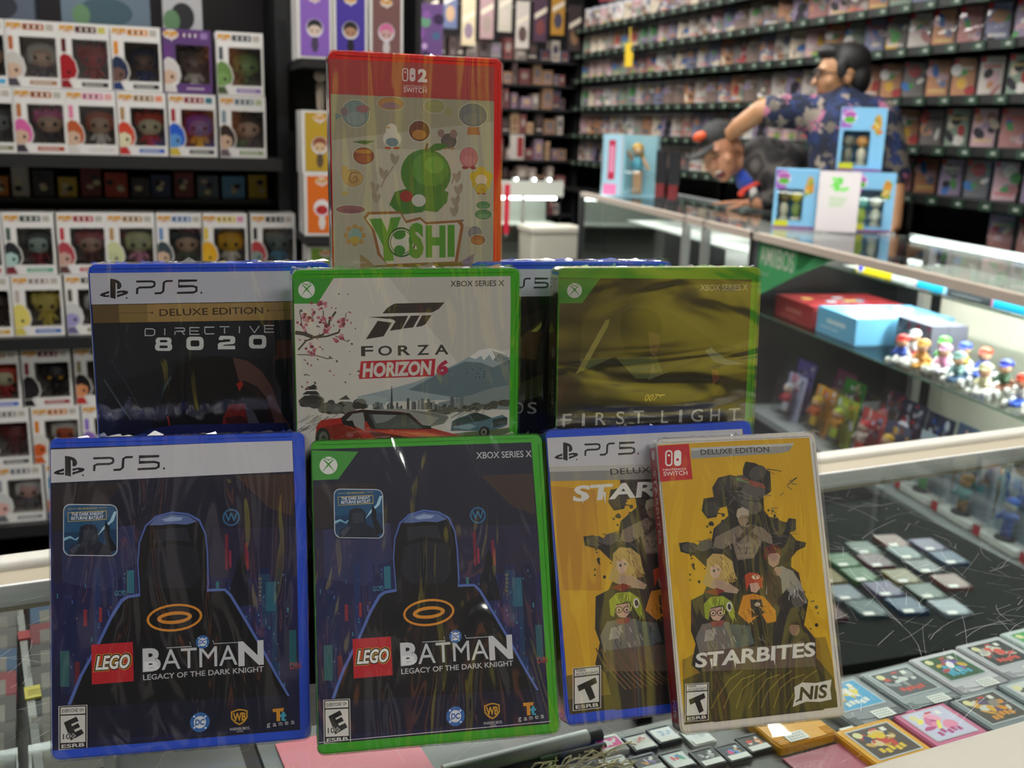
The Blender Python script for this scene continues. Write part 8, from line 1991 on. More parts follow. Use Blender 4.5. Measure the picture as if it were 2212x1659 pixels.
upr = [('figure box with a cyan corner, cut by the left frame edge on the upper rank', '#6a5a5a', '#3aa0d0', '#4a4a4c', SK, '#3a3a3c', None), ('silver haired figure box with an orange band, upper rank of the top shelf', '#b0643a', '#a87a5a', '#c4c0b8', SK, '#4a4450', None), ('plain red headed figure box with a dark red band, upper rank of the top shelf', '#5a2020', '#1c1a1a', '#a01c24', '#a01c24', '#8c1a20', '#c8c060'), ('dark blue headed figure box with an orange band, upper rank of the top shelf', '#d88a28', '#1c1c1e', '#24304a', '#6a5048', '#2a3a6a', None), ('purple figure box with a white haired old man printed on it', '#6a3a80', '#6a3a80', '#5c4a44', '#7a6258', '#d0ccc4', '#9a7ab0'), ('pale green figure box with a lilac name plate, right end of the upper rank', '#4a5058', '#8a6ab0', '#6a8a4a', '#7a9a5a', '#4a5a3a', None)]
for i, (l, bd, pl, hr, sk, bo, ac_) in enumerate(low): window_box(l, RA[i], s1+.0002, bd, pl, hr, sk, bo, accent=ac_, hairstyle=i % 2)
for i, (l, bd, pl, hr, sk, bo, ac_) in enumerate(upr): window_box(l, RA[i]-.006+(.004 if i == 5 else 0), up+.0008, bd, pl, hr, sk, bo, accent=ac_, hairstyle=(i+1) % 2, white='#5a3a72' if i == 4 else '#e4e1dc', side='#c8c4c0' if i == 4 else None, side2=SK if i == 4 else None)
s2 = -.193; RB = [-.484, -.3685, -.2495, -.1365, -.0205, .088, .2095]
lo2 = [('dark figure box with an amber name plate at the left of the middle shelf', '#3a3028', '#c89a28', '#3a302c', '#5a4438', '#3a302c'), ('pale yellow figure box with a blue name plate, lower rank of the middle shelf', '#b8a8a0', '#3a66b8', '#d8c868', '#d8c868', '#c8b850'), ('lilac figure box beside the pale yellow one, lower rank of the middle shelf', '#4a4a3a', '#8a8060', '#c8c8c4', '#9a92c0', '#6a648a'), ('figure box under the pale green figure box of the middle shelf', '#8a6a4a', '#6a5a4a', '#a89a5a', SK, '#5a6a4a'), ('figure box under the dark helmeted figure box of the middle shelf', '#4a6a8a', '#4a5a6a', '#4a4a52', SK, '#4a5a4a'), ('figure box under the yellow figure box of the middle shelf', '#b8a040', '#a03a70', '#c8a030', '#d0a838', '#c8c8c0'), ('figure box under the grey figure box at the end of the middle shelf', '#2a2a2e', '#3a3a40', '#6a3a34', '#7a8a84', '#4a5a60')]
up2 = [('figure box with a red name plate, leftmost upper rank of the middle shelf', '#a83030', '#b83a34', '#5a4a44', SK, '#5a3a3a'), ('mint faced black haired figure box, upper rank of the middle shelf', '#4a5c54', '#5aa080', '#26282a', '#a8c4bc', '#7a2a34'), ('red haired figure box with a red band, upper rank of the middle shelf', '#b83a44', '#b0303a', '#a8404a', '#c09a8c', '#5a3a3a'), ('pale green rabbit eared figure box, upper rank of the middle shelf', '#b08a5a', '#c8c4b4', '#c4c894', '#b8bc94', '#c88aa8'), ('dark helmeted figure box with a tan name plate, upper rank of the middle shelf', '#6a8ab8', '#c8b878', '#3a4448', SK, '#5a6a54'), ('yellow figure box with a magenta name plate, upper rank of the middle shelf', '#d8b828', '#b82a7a', '#d8a01c', '#d8a828', '#d8d4cc'), ('grey figure box with a black band, right end of the middle shelf', '#232326', '#8a8a8c', '#8a8e8c', '#7e8c86', '#6aa0c0')]
for i, (l, bd, pl, hr, sk, bo) in enumerate(lo2): window_box(l, RB[i]+.008 if i < 6 else RB[i], s2+.0002, bd, pl, hr, sk, bo, hairstyle=i % 2)
for i, (l, bd, pl, hr, sk, bo) in enumerate(up2): window_box(l, RB[i], s2+.1515, bd, pl, hr, sk, bo, hairstyle=(i+1) % 2, accent='#d890b0' if i == 5 else None, side='#a83a3a' if i == 6 else None)
s3 = -.676
R3 = [[('pale haired figure box at the left of the bottom rank', '#8a8a94', '#8a8a8c', '#c8c8c4', '#d8a8a0', '#6a6a70', -.4375), ('teal and white figure box in the bottom rank', '#3a9ab0', '#4a4a6a', '#d8d8d8', '#d8884a', '#3a4a8a', -.3195), ('figure box in the bottom rank behind the dark hooded case', '#8a7a6a', '#6a5a5a', '#7a5a3a', SK, '#5a5a5a', -.2015)], [('dark red figure box in the middle rank of the bottom shelf', '#8a8a8a', '#4a4a4c', '#6a2024', '#7a2a2a', '#5a1c20', -.4585), ('white and orange bird figure box in the middle rank of the bottom shelf', '#d07a20', '#c8862a', '#d0ccc4', '#c85a28', '#c85a24', -.3405), ('violet and yellow figure box in the middle rank of the bottom shelf', '#8a6ac0', '#8a7ab0', '#8a62b8', '#d0a84a', '#7a5aa8', -.2235)], [('cream faced red figure box in the top rank of the bottom shelf', '#a8845a', '#4a6ac0', '#c8442c', '#d8d0ac', '#a82a28', -.471), ('black figure box with amber eyes and a red name plate', '#7a1c24', '#9a1c28', '#1f1d1f', '#232023', '#1f1d1f', -.353), ('black haired figure box with a red shirt in the top rank of the bottom shelf', '#8a8060', '#c8c0b0', '#1f1a18', '#d08a5c', '#b83030', -.2325)]]
for r_, row in enumerate(R3):
    for i, (l, bd, pl, hr, sk, bo, x) in enumerate(row): window_box(l, x, s3+.0002+r_*.1505, bd, pl, hr, sk, bo, hairstyle=(i+r_) % 2)
# taller boxes behind the top rank
for x0, x1, c, c2, lab in ((-.46, -.275, '#4c5562', '#2a2e36', 'tall grey blue box behind the top rank at the left frame edge'), (-.215, -.01, '#5a6976', '#3c525a', 'wide blue grey box with a green shape behind the top rank'), (.02, .115, '#a8a8a8', '#2a2a2c', 'pale grey box with a black shape behind the top rank')):
    t = thing('figure_box', lab, 'figure box', (x0, GY+.13, CZ+s1+.0002), (0, 0, 0)); b = MB(); W = x1-x0; b.box(0, W, 0, .12, 0, .46, M(c, .4)); b.build('carton', t)
    p = Print(lambda u, v, k: (u/1000, -.0004-k/1000, .46-v/1000), .03); p.oval(c2, W*500, 120, W*300, 34); p.oval('#c89a40', W*500, 40, 18, 12); p.rect('#c8c8cc', 6, 150, W*1000-6, 158); p.oval('#5a7a58', W*220, 130, 20, 26); p.build('front_print', t)
# small things on the recessed shelf
SM = [(-.62, .05, .07, '#8a2a34', 'crimson'), (-.55, .045, .09, '#5a2430', 'wine red'), (-.49, .05, .085, '#a83a30', 'brick red'), (-.425, .045, .06, '#c87a30', 'orange'), (-.37, .04, .095, '#c8c0bc', 'white'), (-.32, .05, .08, '#302a2e', 'black'), (-.26, .045, .06, '#c0a030', 'mustard'), (-.205, .05, .09, '#6a1c20', 'dark red'), (-.145, .055, .075, '#b03a24', 'vermilion'), (-.08, .045, .06, '#3a3034', 'charcoal'), (-.03, .05, .07, '#20305a', 'navy'), (.03, .05, .08, '#701c24', 'oxblood'), (.09, .055, .07, '#5a6a78', 'slate'), (.155, .06, .07, '#6aa8d0', 'sky blue'), (.225, .05, .075, '#d8b420', 'yellow')]
for x, w_, h, c, cn in SM:
    h *= .86
    t = thing('small_toy_box', '%s small box standing on the dark recessed shelf between the figure boxes' % cn, 'box', (x, GY+.24, CZ+.1302), (0, 0, 0), 'small boxes on the recessed shelf'); b = MB(); b.box(0, w_, 0, .05, 0, h, M(c, .5)); b.build('carton', t)
    p = Print(lambda u, v, k: (u/1000, -.0004-k/1000, h-v/1000), .03); rn = random.Random(int(x*1000)); 
    for i in range(4): p.oval(('#c8b0a0', c, '#2a2a30', '#d0c8a0')[i], rn.uniform(.2, .8)*w_*1000, rn.uniform(.2, .8)*h*1000, 9, 7)
    p.build('front_print', t)
# end stand with side-on boxes
t = thing('shelving_unit', 'black end stand of side-on figure boxes beside the left shelving', 'shelving', (.33, 2.6, 0))
for z, x1 in ((.487, .32), (.068, .32), (-.09, .32), (-.45, .32)): b = MB(); b.box(-.005, x1, -.02, .34, CZ+z-.02, CZ+z, blk2); b.build('shelf', t)
b = MB(); b.box(.0, .32, .34, .36, 0, CZ+1.1, M('#151314', .7)); b.build('back_panel', t)
b = MB(); b.box(.32, .335, .2, .36, 0, CZ+1.1, blk); b.build('upright', t)
def side_box(label, x, z, panel, hair, skin, body, W=.082, H=.155, white='#dedbd6'):
    t = thing('figure_box', label, 'figure box', (x, 2.6, CZ+z), (0, 0, 0), 'side-on figure boxes on the end stand')
    b = MB(); b.box(0, W, 0, .11, 0, H, M(white, .4)); b.build('carton', t)
    p = Print(lambda u, v, k: (u/1000, -.0004-k/1000, H-v/1000), .03); w_, h = W*1000, H*1000
    p.rect(panel, 7, 5, w_-6, h-6); logo(p, w_/2-13, 10, 26); cx = w_/2
    p.oval('#d8d4dc', cx, h*.55, 20, 21); p.oval(hair, cx, h*.53, 17.5, 17); p.oval(skin, cx, h*.58, 15, 11.5); p.oval('#1c1614', cx-6.5, h*.59, 2, 2.6); p.oval('#1c1614', cx+6.5, h*.59, 2, 2.6); p.poly(body, [(cx-6, h*.68), (cx+6, h*.68), (cx+9, h*.80), (cx+4, h*.90), (cx-4, h*.90), (cx-9, h*.80)]); p.build('front_print', t)
side_box('purple panelled figure box with a green hat, left of three on the end stand', .318, .4872, '#8a62b8', '#2a2c30', '#d8c0b0', '#4a4058')
side_box('indigo panelled figure box with a dark haired man, second of three on the end stand', .403, .4872, '#4a3a98', '#2a2422', '#b08468', '#26242c')
side_box('brown panelled figure box with pink hair, third of three on the end stand', .490, .4872, '#7a5654', '#d06a98', '#c8a09a', '#c8c0c0')
side_box('gold panelled figure box above the orange one on the end stand', .325, .2185, '#b8962c', '#8a4a34', '#d0b088', '#5a4a3a', .085, .150)
side_box('orange panelled figure box under the gold one on the end stand', .328, .0682, '#d86a1c', '#e0dcd8', '#b83030', '#d8d0c8', .085, .150)
side_box('green panelled figure box at the bottom of the end stand', .335, -.0898+.0, '#7aa03a', '#4a5a3a', '#c8a890', '#5a6a4a', .085, .132)
t = thing('toy_figure', 'pale little figure standing on the end stand above the gold box', 'toy figure', (.385, 2.7, CZ+.3686)); b = MB(); b.limb([((0, 0, .01), .010), ((0, 0, .06), .012)], '#b8aa98', 10); b.ell((0, 0, .085), .016, '#c8bcae'); b.build('body', t)
t = thing('poster', 'purple poster with a green creature shape hanging beyond the end stand', 'poster', (.93, 3.9, CZ+.515), (0, 0, rad(-14))); b = MB(); b.box(-.07, .075, 0, .004, 0, .26, M('#6a4a80', .4)); b.build('sheet', t)
p = Print(lambda u, v, k: (u/1000, -.0004-k/1000, .26-v/1000), .04); rn = random.Random(9)
for i in range(16): p.oval(('#8a5aa0', '#4a6a8a', '#6a9a7a', '#c8a8d0', '#3a2a4a')[i % 5], rn.uniform(-55, 60), rn.uniform(30, 225), rn.uniform(8, 26), rn.uniform(6, 20), rn.uniform(0, 90), 12)
p.rect('#d0b8d8', -70, 228, 75, 255); p.build('poster_print', t)
b = MB(); b.box(-.04, .04, .004, .02, .0, .02, blk); b.box(-.004, .004, .004, .012, -CZ-.515, .02, blk); b.build('stand', t)
# ================================================================== wall of game cases at the right
WXF = 3.35
ORD = 'first second third fourth fifth sixth seventh eighth ninth tenth eleventh twelfth thirteenth fourteenth fifteenth sixteenth seventeenth eighteenth nineteenth twentieth'.split()
ORD += ['twenty-'+o for o in ORD[:9]] + ['thirtieth'] + ['thirty-'+o for o in ORD[:9]]
PAL = [('#9c8c84', 'taupe'), ('#b4aca4', 'pale grey'), ('#7b6860', 'brown'), ('#9c6c68', 'dull red'), ('#70748c', 'slate blue'), ('#c8baa4', 'cream'), ('#8c7c94', 'mauve'), ('#d4d0cc', 'white'), ('#6c6662', 'dark grey'), ('#ac7c5c', 'rust'), ('#7c8c7c', 'sage'), ('#b8989c', 'dusty pink')]  # muted greys and pinks carry the plastic's reflections in the cover colour
SHL = {'far': ['#2a3a78', '#2a3a78', '#8a8a90'], 'mid': ['#2f6a30', '#2f6a30', '#6a6e6a'], 'near': ['#5c5a5c', '#6a686a']}
film_w = sheer('wall_case_film', k=1.3, c=.03, rough=.12, bump=.5, nscale=18, dist=.006)
_cm = {}
def case_mesh(kind, pi, v, Wc):
    k = (kind, pi, v)
    if k in _cm: return _cm[k]
    rn = random.Random(pi*17+v*5+len(kind)); c = PAL[pi][0]; sh = SHL[kind][(pi+v) % len(SHL[kind])]
    b = MB(); H = .170; T = .055; b.prism(rrect(-Wc/2, 0, Wc/2, H, .004, 2), lambda u, v_, w_: (u, w_, v_), T, 0, M(sh, .4))
    for q in range(1, 4): b.box(Wc/2, Wc/2+.0006, q*T/4-.0008, q*T/4+.0008, .004, H-.004, M('#2a2a2c'))
    p = Print(lambda u, v_, k_: (u/1000-Wc/2, -.0004-k_/1000, H-v_/1000), .05); w_ = Wc*1000
    p.rect('#26262a', -.2, 2, w_, 168); p.rect(c, 4, 6, w_-6, 163)
    if kind == 'far': p.rect('#b8b6b8', 3, 5, w_-5, 26)
    if kind == 'near': p.rect('#b03434', 3, 5, 24, 28)
    for i in range(6):
        cc = PAL[rn.randrange(12)][0] if rn.random() < (.55 if kind == 'near' else .82) else rn.choice(['#a03a3a', '#3a6aa8', '#c8a040', '#4a8a4a', '#26242a', '#d8d4cc'])
        p.oval(cc, rn.uniform(16, w_-16), rn.uniform(40, 145), rn.uniform(9, 30), rn.uniform(8, 34), rn.uniform(0, 180), 9)
    p.rect(rn.choice(['#d0ccc4', '#c8b070', '#a84040', '#2a2a30']), w_*.2, 34+rn.uniform(0, 90), w_*.8, 46+rn.uniform(0, 90)) if 0 else None
    y = rn.choice([38, 130]); cc = rn.choice(['#d0ccc4', '#c8b070', '#b85050', '#2a2a30'])
    for i in range(5): p.rect(cc, w_*.16+i*w_*.14, y, w_*.16+i*w_*.14+w_*.1, y+13)
    o = p; base = len(b.v); 
    for f_, mi in zip(p.f, p.mi): b.f.append([base+i for i in f_]); b.mi.append(b.mat(p.mats[mi])); b.sm.append(False)
    b.v += p.v
    b.add([(-Wc/2, -.0035, .002), (Wc/2, -.0035, .002), (Wc/2, -.0035, H-.002), (-Wc/2, -.0035, H-.002)], [(0, 1, 2, 3)], film_w)
    me = b.build('game_case'); mesh = me.data; bpy.data.objects.remove(me); _cm[k] = mesh; return mesh
FACE = rad(-62)
ROWN = ['bottom', 'second lowest', 'third lowest', 'fourth lowest', 'fifth lowest', 'sixth lowest', 'top']
for ri, z in enumerate((-.115, .105, .321, .535, .752, .945, 1.14)):
    y_near = 3.05 if ri else 3.2; y_far = 8.25 if ri else 3.62
    sh = thing('wall_shelf', '%s long black shelf of the game case wall' % ROWN[ri], 'shelf', (WXF, 0, CZ+z), group=None)
    b = MB(); b.box(-.10, .27, 2.5, 8.3, -.018, -.0005, blk); b.build('board', sh)
    b = MB(); b.box(-.108, -.10, 2.5, 8.3, -.034, .004, M('#121412', .5)); b.build('front_lip', sh)
    rn = random.Random(40+ri); y = y_near; i = 0; base = None
    while y < y_far:
        kind = 'near' if y < 4.95 else ('mid' if y < 6.3 else 'far'); Wc = .108 if kind == 'near' else .135; st_ = .163 if kind == 'near' else .152
        if ri == 6 and y < 5.2: y += st_; continue
        if ri == 0: pi = 3
        else: pi = rn.randrange(12)
        me = case_mesh(kind, pi, rn.randrange(3), Wc)
        if base is None: base = bpy.data.objects.new('game_case', me); o = base
        else: o = base.copy(); o.data = me
        C.objects.link(o); o.location = (WXF, y, CZ+z); o.rotation_euler = (rad(-3), 0, FACE)
        tag(o, '%s covered game case, %s from the near end of the %s wall shelf' % (PAL[pi][1], ORD[i], ROWN[ri]), 'game case', 'game cases on the wall shelves')
        tg = MB() if (ri, i) == (0, 0) else None
        if tg: tg.box(-.115, -.109, -.036, .036, -.036, .002, M('#1c3324')); tg.box(-.1155, -.115, -.016, .010, -.024, -.012, M('#8a9488')); tmpl = tg.build('price_tag', sh); tmpl.location = (0, y-.03, 0)
        else: q = tmpl.copy(); C.objects.link(q); q.parent = sh; q.location = (0, y-.03, 0)
        y += st_; i += 1
for k, y in enumerate((2.5, 4.4, 6.35, 8.3)):
    b = MB(); b.box(.1, .13, y-.02, y+.02, 0, 3.0, blk); o = b.build('shelf_upright', None, (WXF+.14, 0, 0)); tag(o, 'black upright carrying the wall shelves, %s from the near end' % ORD[k], 'upright')
# posters above the far end of the wall
rn = random.Random(77)
for k in range(13):
    y = 5.6+k*.21; c, cn = [('#b04a34', 'orange red'), ('#c8bcb0', 'pale'), ('#3a3438', 'dark'), ('#a89a90', 'grey'), ('#b8a04a', 'gold'), ('#8a3a40', 'crimson'), ('#5a5a60', 'slate')][k % 7]
    t = thing('poster', '%s hanging print above the wall of game cases, %s from the near end' % (cn, ORD[k]), 'poster', (WXF+.1, y, CZ+1.36), (0, 0, FACE), 'hanging prints above the wall shelves'); b = MB(); b.box(-.08, .08, 0, .006, -.0, .34, M(c, .5)); b.build('sheet', t)
    p = Print(lambda u, v, k_: (u/1000, -.0004-k_/1000, .34-v/1000), .05); p.oval('#d0c8c0', 0, rn.uniform(60, 260), 40, 50); p.oval('#7a2a2a', 10, rn.uniform(60, 260), 24, 30); p.build('print', t)
t = thing('hang_tag', 'yellow tag hanging from the upper wall shelf', 'tag', (WXF-.12, 7.15, CZ+.945-.14), (0, 0, FACE)); b = MB(); b.box(-.035, .035, 0, .003, 0, .16, M('#d0b020')); b.build('tag_card', t); b = MB(); b.box(-.004, .004, 0, .003, .16, .27, M('#d0b020')); b.build('cord', t)
# ================================================================== back wall
t = thing('shelving_unit', 'tall dark shelving across the back wall', 'shelving', (0, 8.3, 0)); b = MB(); b.box(.6, 3.3, .3, .33, 0, 3.0, M('#1a1516', .7)); b.build('back_panel', t)
BZ = (-.35, -.12, .10, .31, .51, .70, .89)
for z in BZ: b = MB(); b.box(.6, 3.3, 0, .3, CZ+z-.02, CZ+z, blk2); b.build('shelf', t)
for x in (.58, 1.95, 3.3): b = MB(); b.box(x, x+.03, 0, .33, 0, 3.0, blk); b.build('upright', t)
BC = [('#9a8a80', 'taupe'), ('#c0b4a8', 'pale'), ('#5a4844', 'brown'), ('#7a4444', 'dull red'), ('#4a4656', 'dusk blue'), ('#8a6a50', 'tan'), ('#6a6468', 'grey'), ('#38302f', 'dark'), ('#b09070', 'sand'), ('#847080', 'mauve')]
_bm = {}
rn = random.Random(21); base = None
for ri, z in enumerate(BZ):
    x = 1.99 if ri else 2.3; i = 0
    while x < 3.2:
        w_ = rn.choice((.035, .05, .07, .09)); h = rn.choice((.09, .12, .15, .165)); ci = rn.randrange(10); k = (w_, h, ci)
        if k not in _bm:
            b = MB(); c = BC[ci][0]; b.box(0, w_, 0, .12, 0, h, M(c, .5)); p = Print(lambda u, v, k_: (u/1000, -.0004-k_/1000, h-v/1000), .05); p.oval(BC[(ci*3+1) % 10][0], w_*500, h*420, w_*330, h*220); p.rect(BC[(ci+4) % 10][0], w_*150, h*750, w_*850, h*850)
            bs = len(b.v)
            for f_, mi in zip(p.f, p.mi): b.f.append([bs+q for q in f_]); b.mi.append(b.mat(p.mats[mi])); b.sm.append(False)
            b.v += p.v; o = b.build('boxed_item'); _bm[k] = o.data; bpy.data.objects.remove(o)
        if base is None: base = bpy.data.objects.new('boxed_item', _bm[k]); o = base
        else: o = base.copy(); o.data = _bm[k]
        C.objects.link(o); o.location = (x, 8.3+rn.uniform(.01, .05), CZ+z+.0003); tag(o, '%s boxed item, %s from the left on the %s back wall shelf' % (BC[ci][1], ORD[i], ROWN[ri]), 'box', 'boxed items on the back wall'); x += w_+rn.choice((.004, .01, .03)); i += 1
for k in range(16):
    x = 1.0+k*.15; c, cn = [('#5a6484', 'blue'), ('#c8b898', 'cream'), ('#a88a8a', 'pink grey'), ('#b8b0a0', 'pale grey'), ('#c0b6ac', 'white'), ('#4a3444', 'plum'), ('#b08030', 'amber'), ('#3a3030', 'dark')][k % 8]
    t = thing('hanging_pack', '%s pack hanging high on the back wall, %s from the left' % (cn, ORD[k]), 'package', (x, 8.285, CZ+.975+.06*(k % 3)), (0, 0, 0), 'packs hanging on the back wall'); b = MB(); h = .36; b.box(-.055, .055, 0, .012, 0, h, M(c, .5)); b.build('card', t)
    p = Print(lambda u, v, k_: (u/1000, -.0004-k_/1000, h-v/1000), .06); p.poly('#d8ccb8', [(-50, 150), (50, 90), (50, 130), (-50, 190)]); p.oval(BC[k % 10][0], 0, 250, 36, 60); p.build('print', t)
    b = MB(); b.cone((0, .006, h-.02), (0, .310, h-.02), .003, .003, steel_m, 8); b.build('hook', t)
t = thing('framed_card', 'white card with a red panel on the back wall beside the top case', 'card', (2.78, 8.27, CZ+.10)); b = MB(); b.box(-.06, .06, 0, .015, 0, .2, M('#b8b0a8')); b.build('card', t); b = MB(); b.box(.0, .05, -.001, 0, .02, .18, M('#8a2a2a')); b.build('panel', t)
# ================================================================== the two men behind the long counter
def skin_obj(name, mb, parent, vox, smooth=8):
    o = mb.build(name, parent); md = o.modifiers.new('remesh', 'REMESH'); md.mode = 'VOXEL'; md.voxel_size = vox; md.use_smooth_shade = True
    s_ = o.modifiers.new('smooth', 'SMOOTH'); s_.iterations = smooth; s_.factor = .5
    return o
SKIN = patterned('skin', [(0, '#9a6c4a'), (.5, '#a87a56'), (1, '#b48662')], 6, rough=.5)
SKIN2 = patterned('skin_warm', [(0, '#9a6648'), (.5, '#a87456'), (1, '#b48060')], 6, rough=.5)
def basis(up, face):
    z = Vector(up).normalized(); y = -(Vector(face)-Vector(face).dot(z)*z).normalized(); x = y.cross(z); return Matrix((x, y, z)).transposed()   # -y looks forward
def head(mb, c, B, m, k=1.0):
    P = lambda x, y, z: tuple(Vector(c)+B @ Vector((x*k, y*k, z*k)))
    mb.ell(P(0, .008, .03), (.074*k, .092*k, .088*k), m, 18, 12, B); mb.ell(P(0, -.030, -.035), (.056*k, .060*k, .062*k), m, 16, 10, B); mb.ell(P(0, -.058, -.078), (.028*k, .024*k, .022*k), m, 12, 8, B)
    mb.ell(P(0, -.092, -.010), (.013*k, .016*k, .024*k), m, 10, 8, B); mb.ell(P(0, -.104, -.024), (.015*k, .014*k, .011*k), m, 10, 8, B); mb.ell(P(0, -.078, .030), (.05*k, .014*k, .012*k), m, 12, 8, B)
    for s_ in (-1, 1): mb.ell(P(s_*.076, .014, -.008), (.010*k, .020*k, .032*k), m, 10, 8, B); mb.ell(P(s_*.042, -.052, -.022), (.022*k, .022*k, .022*k), m, 10, 8, B)
    return P
def hand(mb, wrist, d, n, m, k=1.0, curl=.25, side=1, spread=1.0):
    """palm from the wrist along d, n = back of the hand; five separate fingers"""
    d = Vector(d).normalized(); n = (Vector(n)-Vector(n).dot(d)*d).normalized(); s_ = d.cross(n)*side; w0 = Vector(wrist)
    for a in (-.030, -.010, .010, .028): mb.limb([(tuple(w0+s_*a*.6*k+d*.012*k), .013*k), (tuple(w0+s_*a*k+d*.085*k), .0115*k)], m, 8)
    for a, L, sp in ((-.032, .060, -.18), (-.011, .074, -.05), (.011, .080, .05), (.031, .070, .16)):
        p = w0+s_*a*k+d*.088*k; dd = (d+s_*sp*spread).normalized(); pts = [(tuple(p), .0098*k)]; ang = curl*.5
        for seg, r in ((.45, .0092), (.32, .0085), (.23, .0075)): p = p+(dd*math.cos(ang)-n*math.sin(ang))*L*seg*k; pts.append((tuple(p), r*k)); ang += curl
        mb.limb(pts, m, 8)
    p = w0+s_*.028*k+d*.02*k; q = p+(s_*.75+d*.6-n*.3)*.04*k; r = q+(s_*.35+d*.9-n*.25)*.032*k; u = r+(s_*.1+d*1-n*.25)*.025*k
    mb.limb([(tuple(p), .0135*k), (tuple(q), .0115*k), (tuple(r), .0098*k), (tuple(u), .008*k)], m, 8)
V = lambda x, y, z: (x, y, z+CZ)
# ---- bending man in the cap
p2 = thing('person', 'man in a black cap and dark checked shirt bending over the counter, mouth open', 'person', (2.98, 4.42, 0))
OFF = Vector((2.98, 4.42, 0)); Wd = lambda x, y, z: tuple(Vector((x, y, z+CZ))-OFF)
hc = Wd(2.520, 4.46, .262); B2 = basis((-.50, .12, .84), (-.74, -.56, -.38))
b = MB(); P = head(b, hc, B2, SKIN2, 1.22)
nk = Wd(2.66, 4.44, .235); b.limb([(P(0, .01, -.05), .052), (nk, .060), (Wd(2.72, 4.42, .23), .07)], SKIN2, 12)
# trunk and legs
b.limb([(Wd(2.74, 4.42, .19), .10), (Wd(2.84, 4.40, .12), .12), (Wd(2.93, 4.40, -.02), .13), (Wd(2.98, 4.42, -.12), .125)], SKIN2, 14)
for s_, y in ((-1, 4.30), (1, 4.52)): b.limb([(Wd(2.98, y, -.12), .085), (Wd(2.97, y-.01, -.52), .055), (Wd(3.0, y, -.90), .042), (Wd(2.95, y, -.955), .035), (Wd(2.87, y, -.965), .028)], SKIN2, 12)
b.limb([(Wd(2.70, 4.30, .20), .065), (Wd(2.735, 4.18, .085), .045), (Wd(2.66, 4.30, .042), .036), (Wd(2.655, 4.375, .037), .028)], SKIN2, 12)
hand(b, Wd(2.655, 4.38, .036), (-.72, .55, -.05), (.05, 0, 1), SKIN2, 1.08, .06, -1)
b.limb([(Wd(2.76, 4.55, .19), .06), (Wd(2.90, 4.70, .0), .045), (Wd(2.86, 4.64, -.16), .034)], SKIN2, 12); hand(b, Wd(2.86, 4.635, -.17), (-.1, -.2, -.9), (.9, .2, 0), SKIN2, 1.0, .2, 1)
skin_obj('body', b, p2, .007)
flannel = patterned('checked_flannel', [(0, '#141314'), (.38, '#1c1a1b'), (.55, '#4a4542'), (.7, '#18171a'), (1, '#5c5652')], 48, 'check', .9)
b = MB(); b.limb([(Wd(2.72, 4.42, .225), .125), (Wd(2.84, 4.41, .175), .15), (Wd(2.94, 4.41, .0), .16), (Wd(2.98, 4.42, -.12), .155)], flannel, 16); b.limb([(Wd(2.715, 4.36, .205), .105), (Wd(2.80, 4.36, .17), .13), (Wd(2.92, 4.37, .02), .145), (Wd(2.98, 4.40, -.10), .145)], flannel, 16); b.limb([(Wd(2.735, 4.50, .195), .105), (Wd(2.82, 4.48, .17), .13), (Wd(2.93, 4.46, .02), .145), (Wd(2.98, 4.46, -.10), .145)], flannel, 16)
b.limb([(Wd(2.71, 4.30, .20), .082), (Wd(2.74, 4.175, .10), .062), (Wd(2.675, 4.285, .050), .044), (Wd(2.66, 4.35, .044), .040)], flannel, 14); b.limb([(Wd(2.76, 4.56, .19), .08), (Wd(2.90, 4.70, .0), .06), (Wd(2.865, 4.65, -.13), .048)], flannel, 14)
skin_obj('checked_shirt', b, p2, .012)
b = MB(); b.ell(Wd(2.665, 4.415, .145), (.075, .075, .075), '#1c3c98'); b.ell(Wd(2.655, 4.43, .205), (.055, .055, .03), '#1c3c98'); skin_obj('blue_undershirt', b, p2, .01)
b = MB(); a0 = Vector(Wd(2.60, 4.36, .16)); b.limb([(Wd(2.615, 4.37, .10), .012), (Wd(2.655, 4.335, .13), .012), (Wd(2.68, 4.31, .16), .012)], '#c83a24', 8); b.limb([(Wd(2.612, 4.372, .10), .011), (Wd(2.60, 4.385, .075), .016)], '#c83a24', 8); b.ell(Wd(2.645, 4.35, .085), (.02, .02, .03), '#b8b4b0'); b.build('lanyard', p2)
b = MB()
for y in (4.30, 4.52): b.limb([(Wd(2.98, y, -.12), .10), (Wd(2.975, y, -.52), .075), (Wd(3.0, y, -.90), .062)], '#24262c', 14)
skin_obj('trousers', b, p2, .014)
b = MB()
for y in (4.30, 4.52): b.limb([(Wd(3.0, y, -.94), .052), (Wd(2.90, y, -.955), .042), (Wd(2.84, y, -.96), .036)], '#1c1c1e', 12)
skin_obj('shoes', b, p2, .01)
capm = M('#1b1b1a', .8); b = MB(); b.ell(P(0, .012, .060), (.092, .108, .078), capm, 20, 12, B2); b.ell(P(0, -.125, .052), (.070, .075, .012), capm, 16, 8, B2); skin_obj('cap', b, p2, .007, 4)
b = MB(); b.ell(P(0, -.088, .105), (.036, .022, .024), '#d8542a', 12, 8, B2); b.build('cap_badge', p2)
b = MB(); b.ell(P(0, .055, -.010), (.074, .055, .055), '#3a2a20', 14, 10, B2); b.build('hair', p2)
b = MB(); b.ell(P(.004, -.083, -.062), (.026, .014, .019), '#5a1c20', 12, 8, B2); b.ell(P(.004, -.090, -.048), (.02, .006, .005), '#d8d0c4', 10, 6, B2); b.build('open_mouth', p2)
b = MB()
for s_ in (-1, 1): b.ell(P(s_*.030, -.086, .008), (.012, .005, .004), '#2a1c16', 10, 6, B2); b.ell(P(s_*.030, -.090, .026), (.018, .006, .005), '#3a2a20', 10, 6, B2)
b.build('eyes_and_brows', p2)
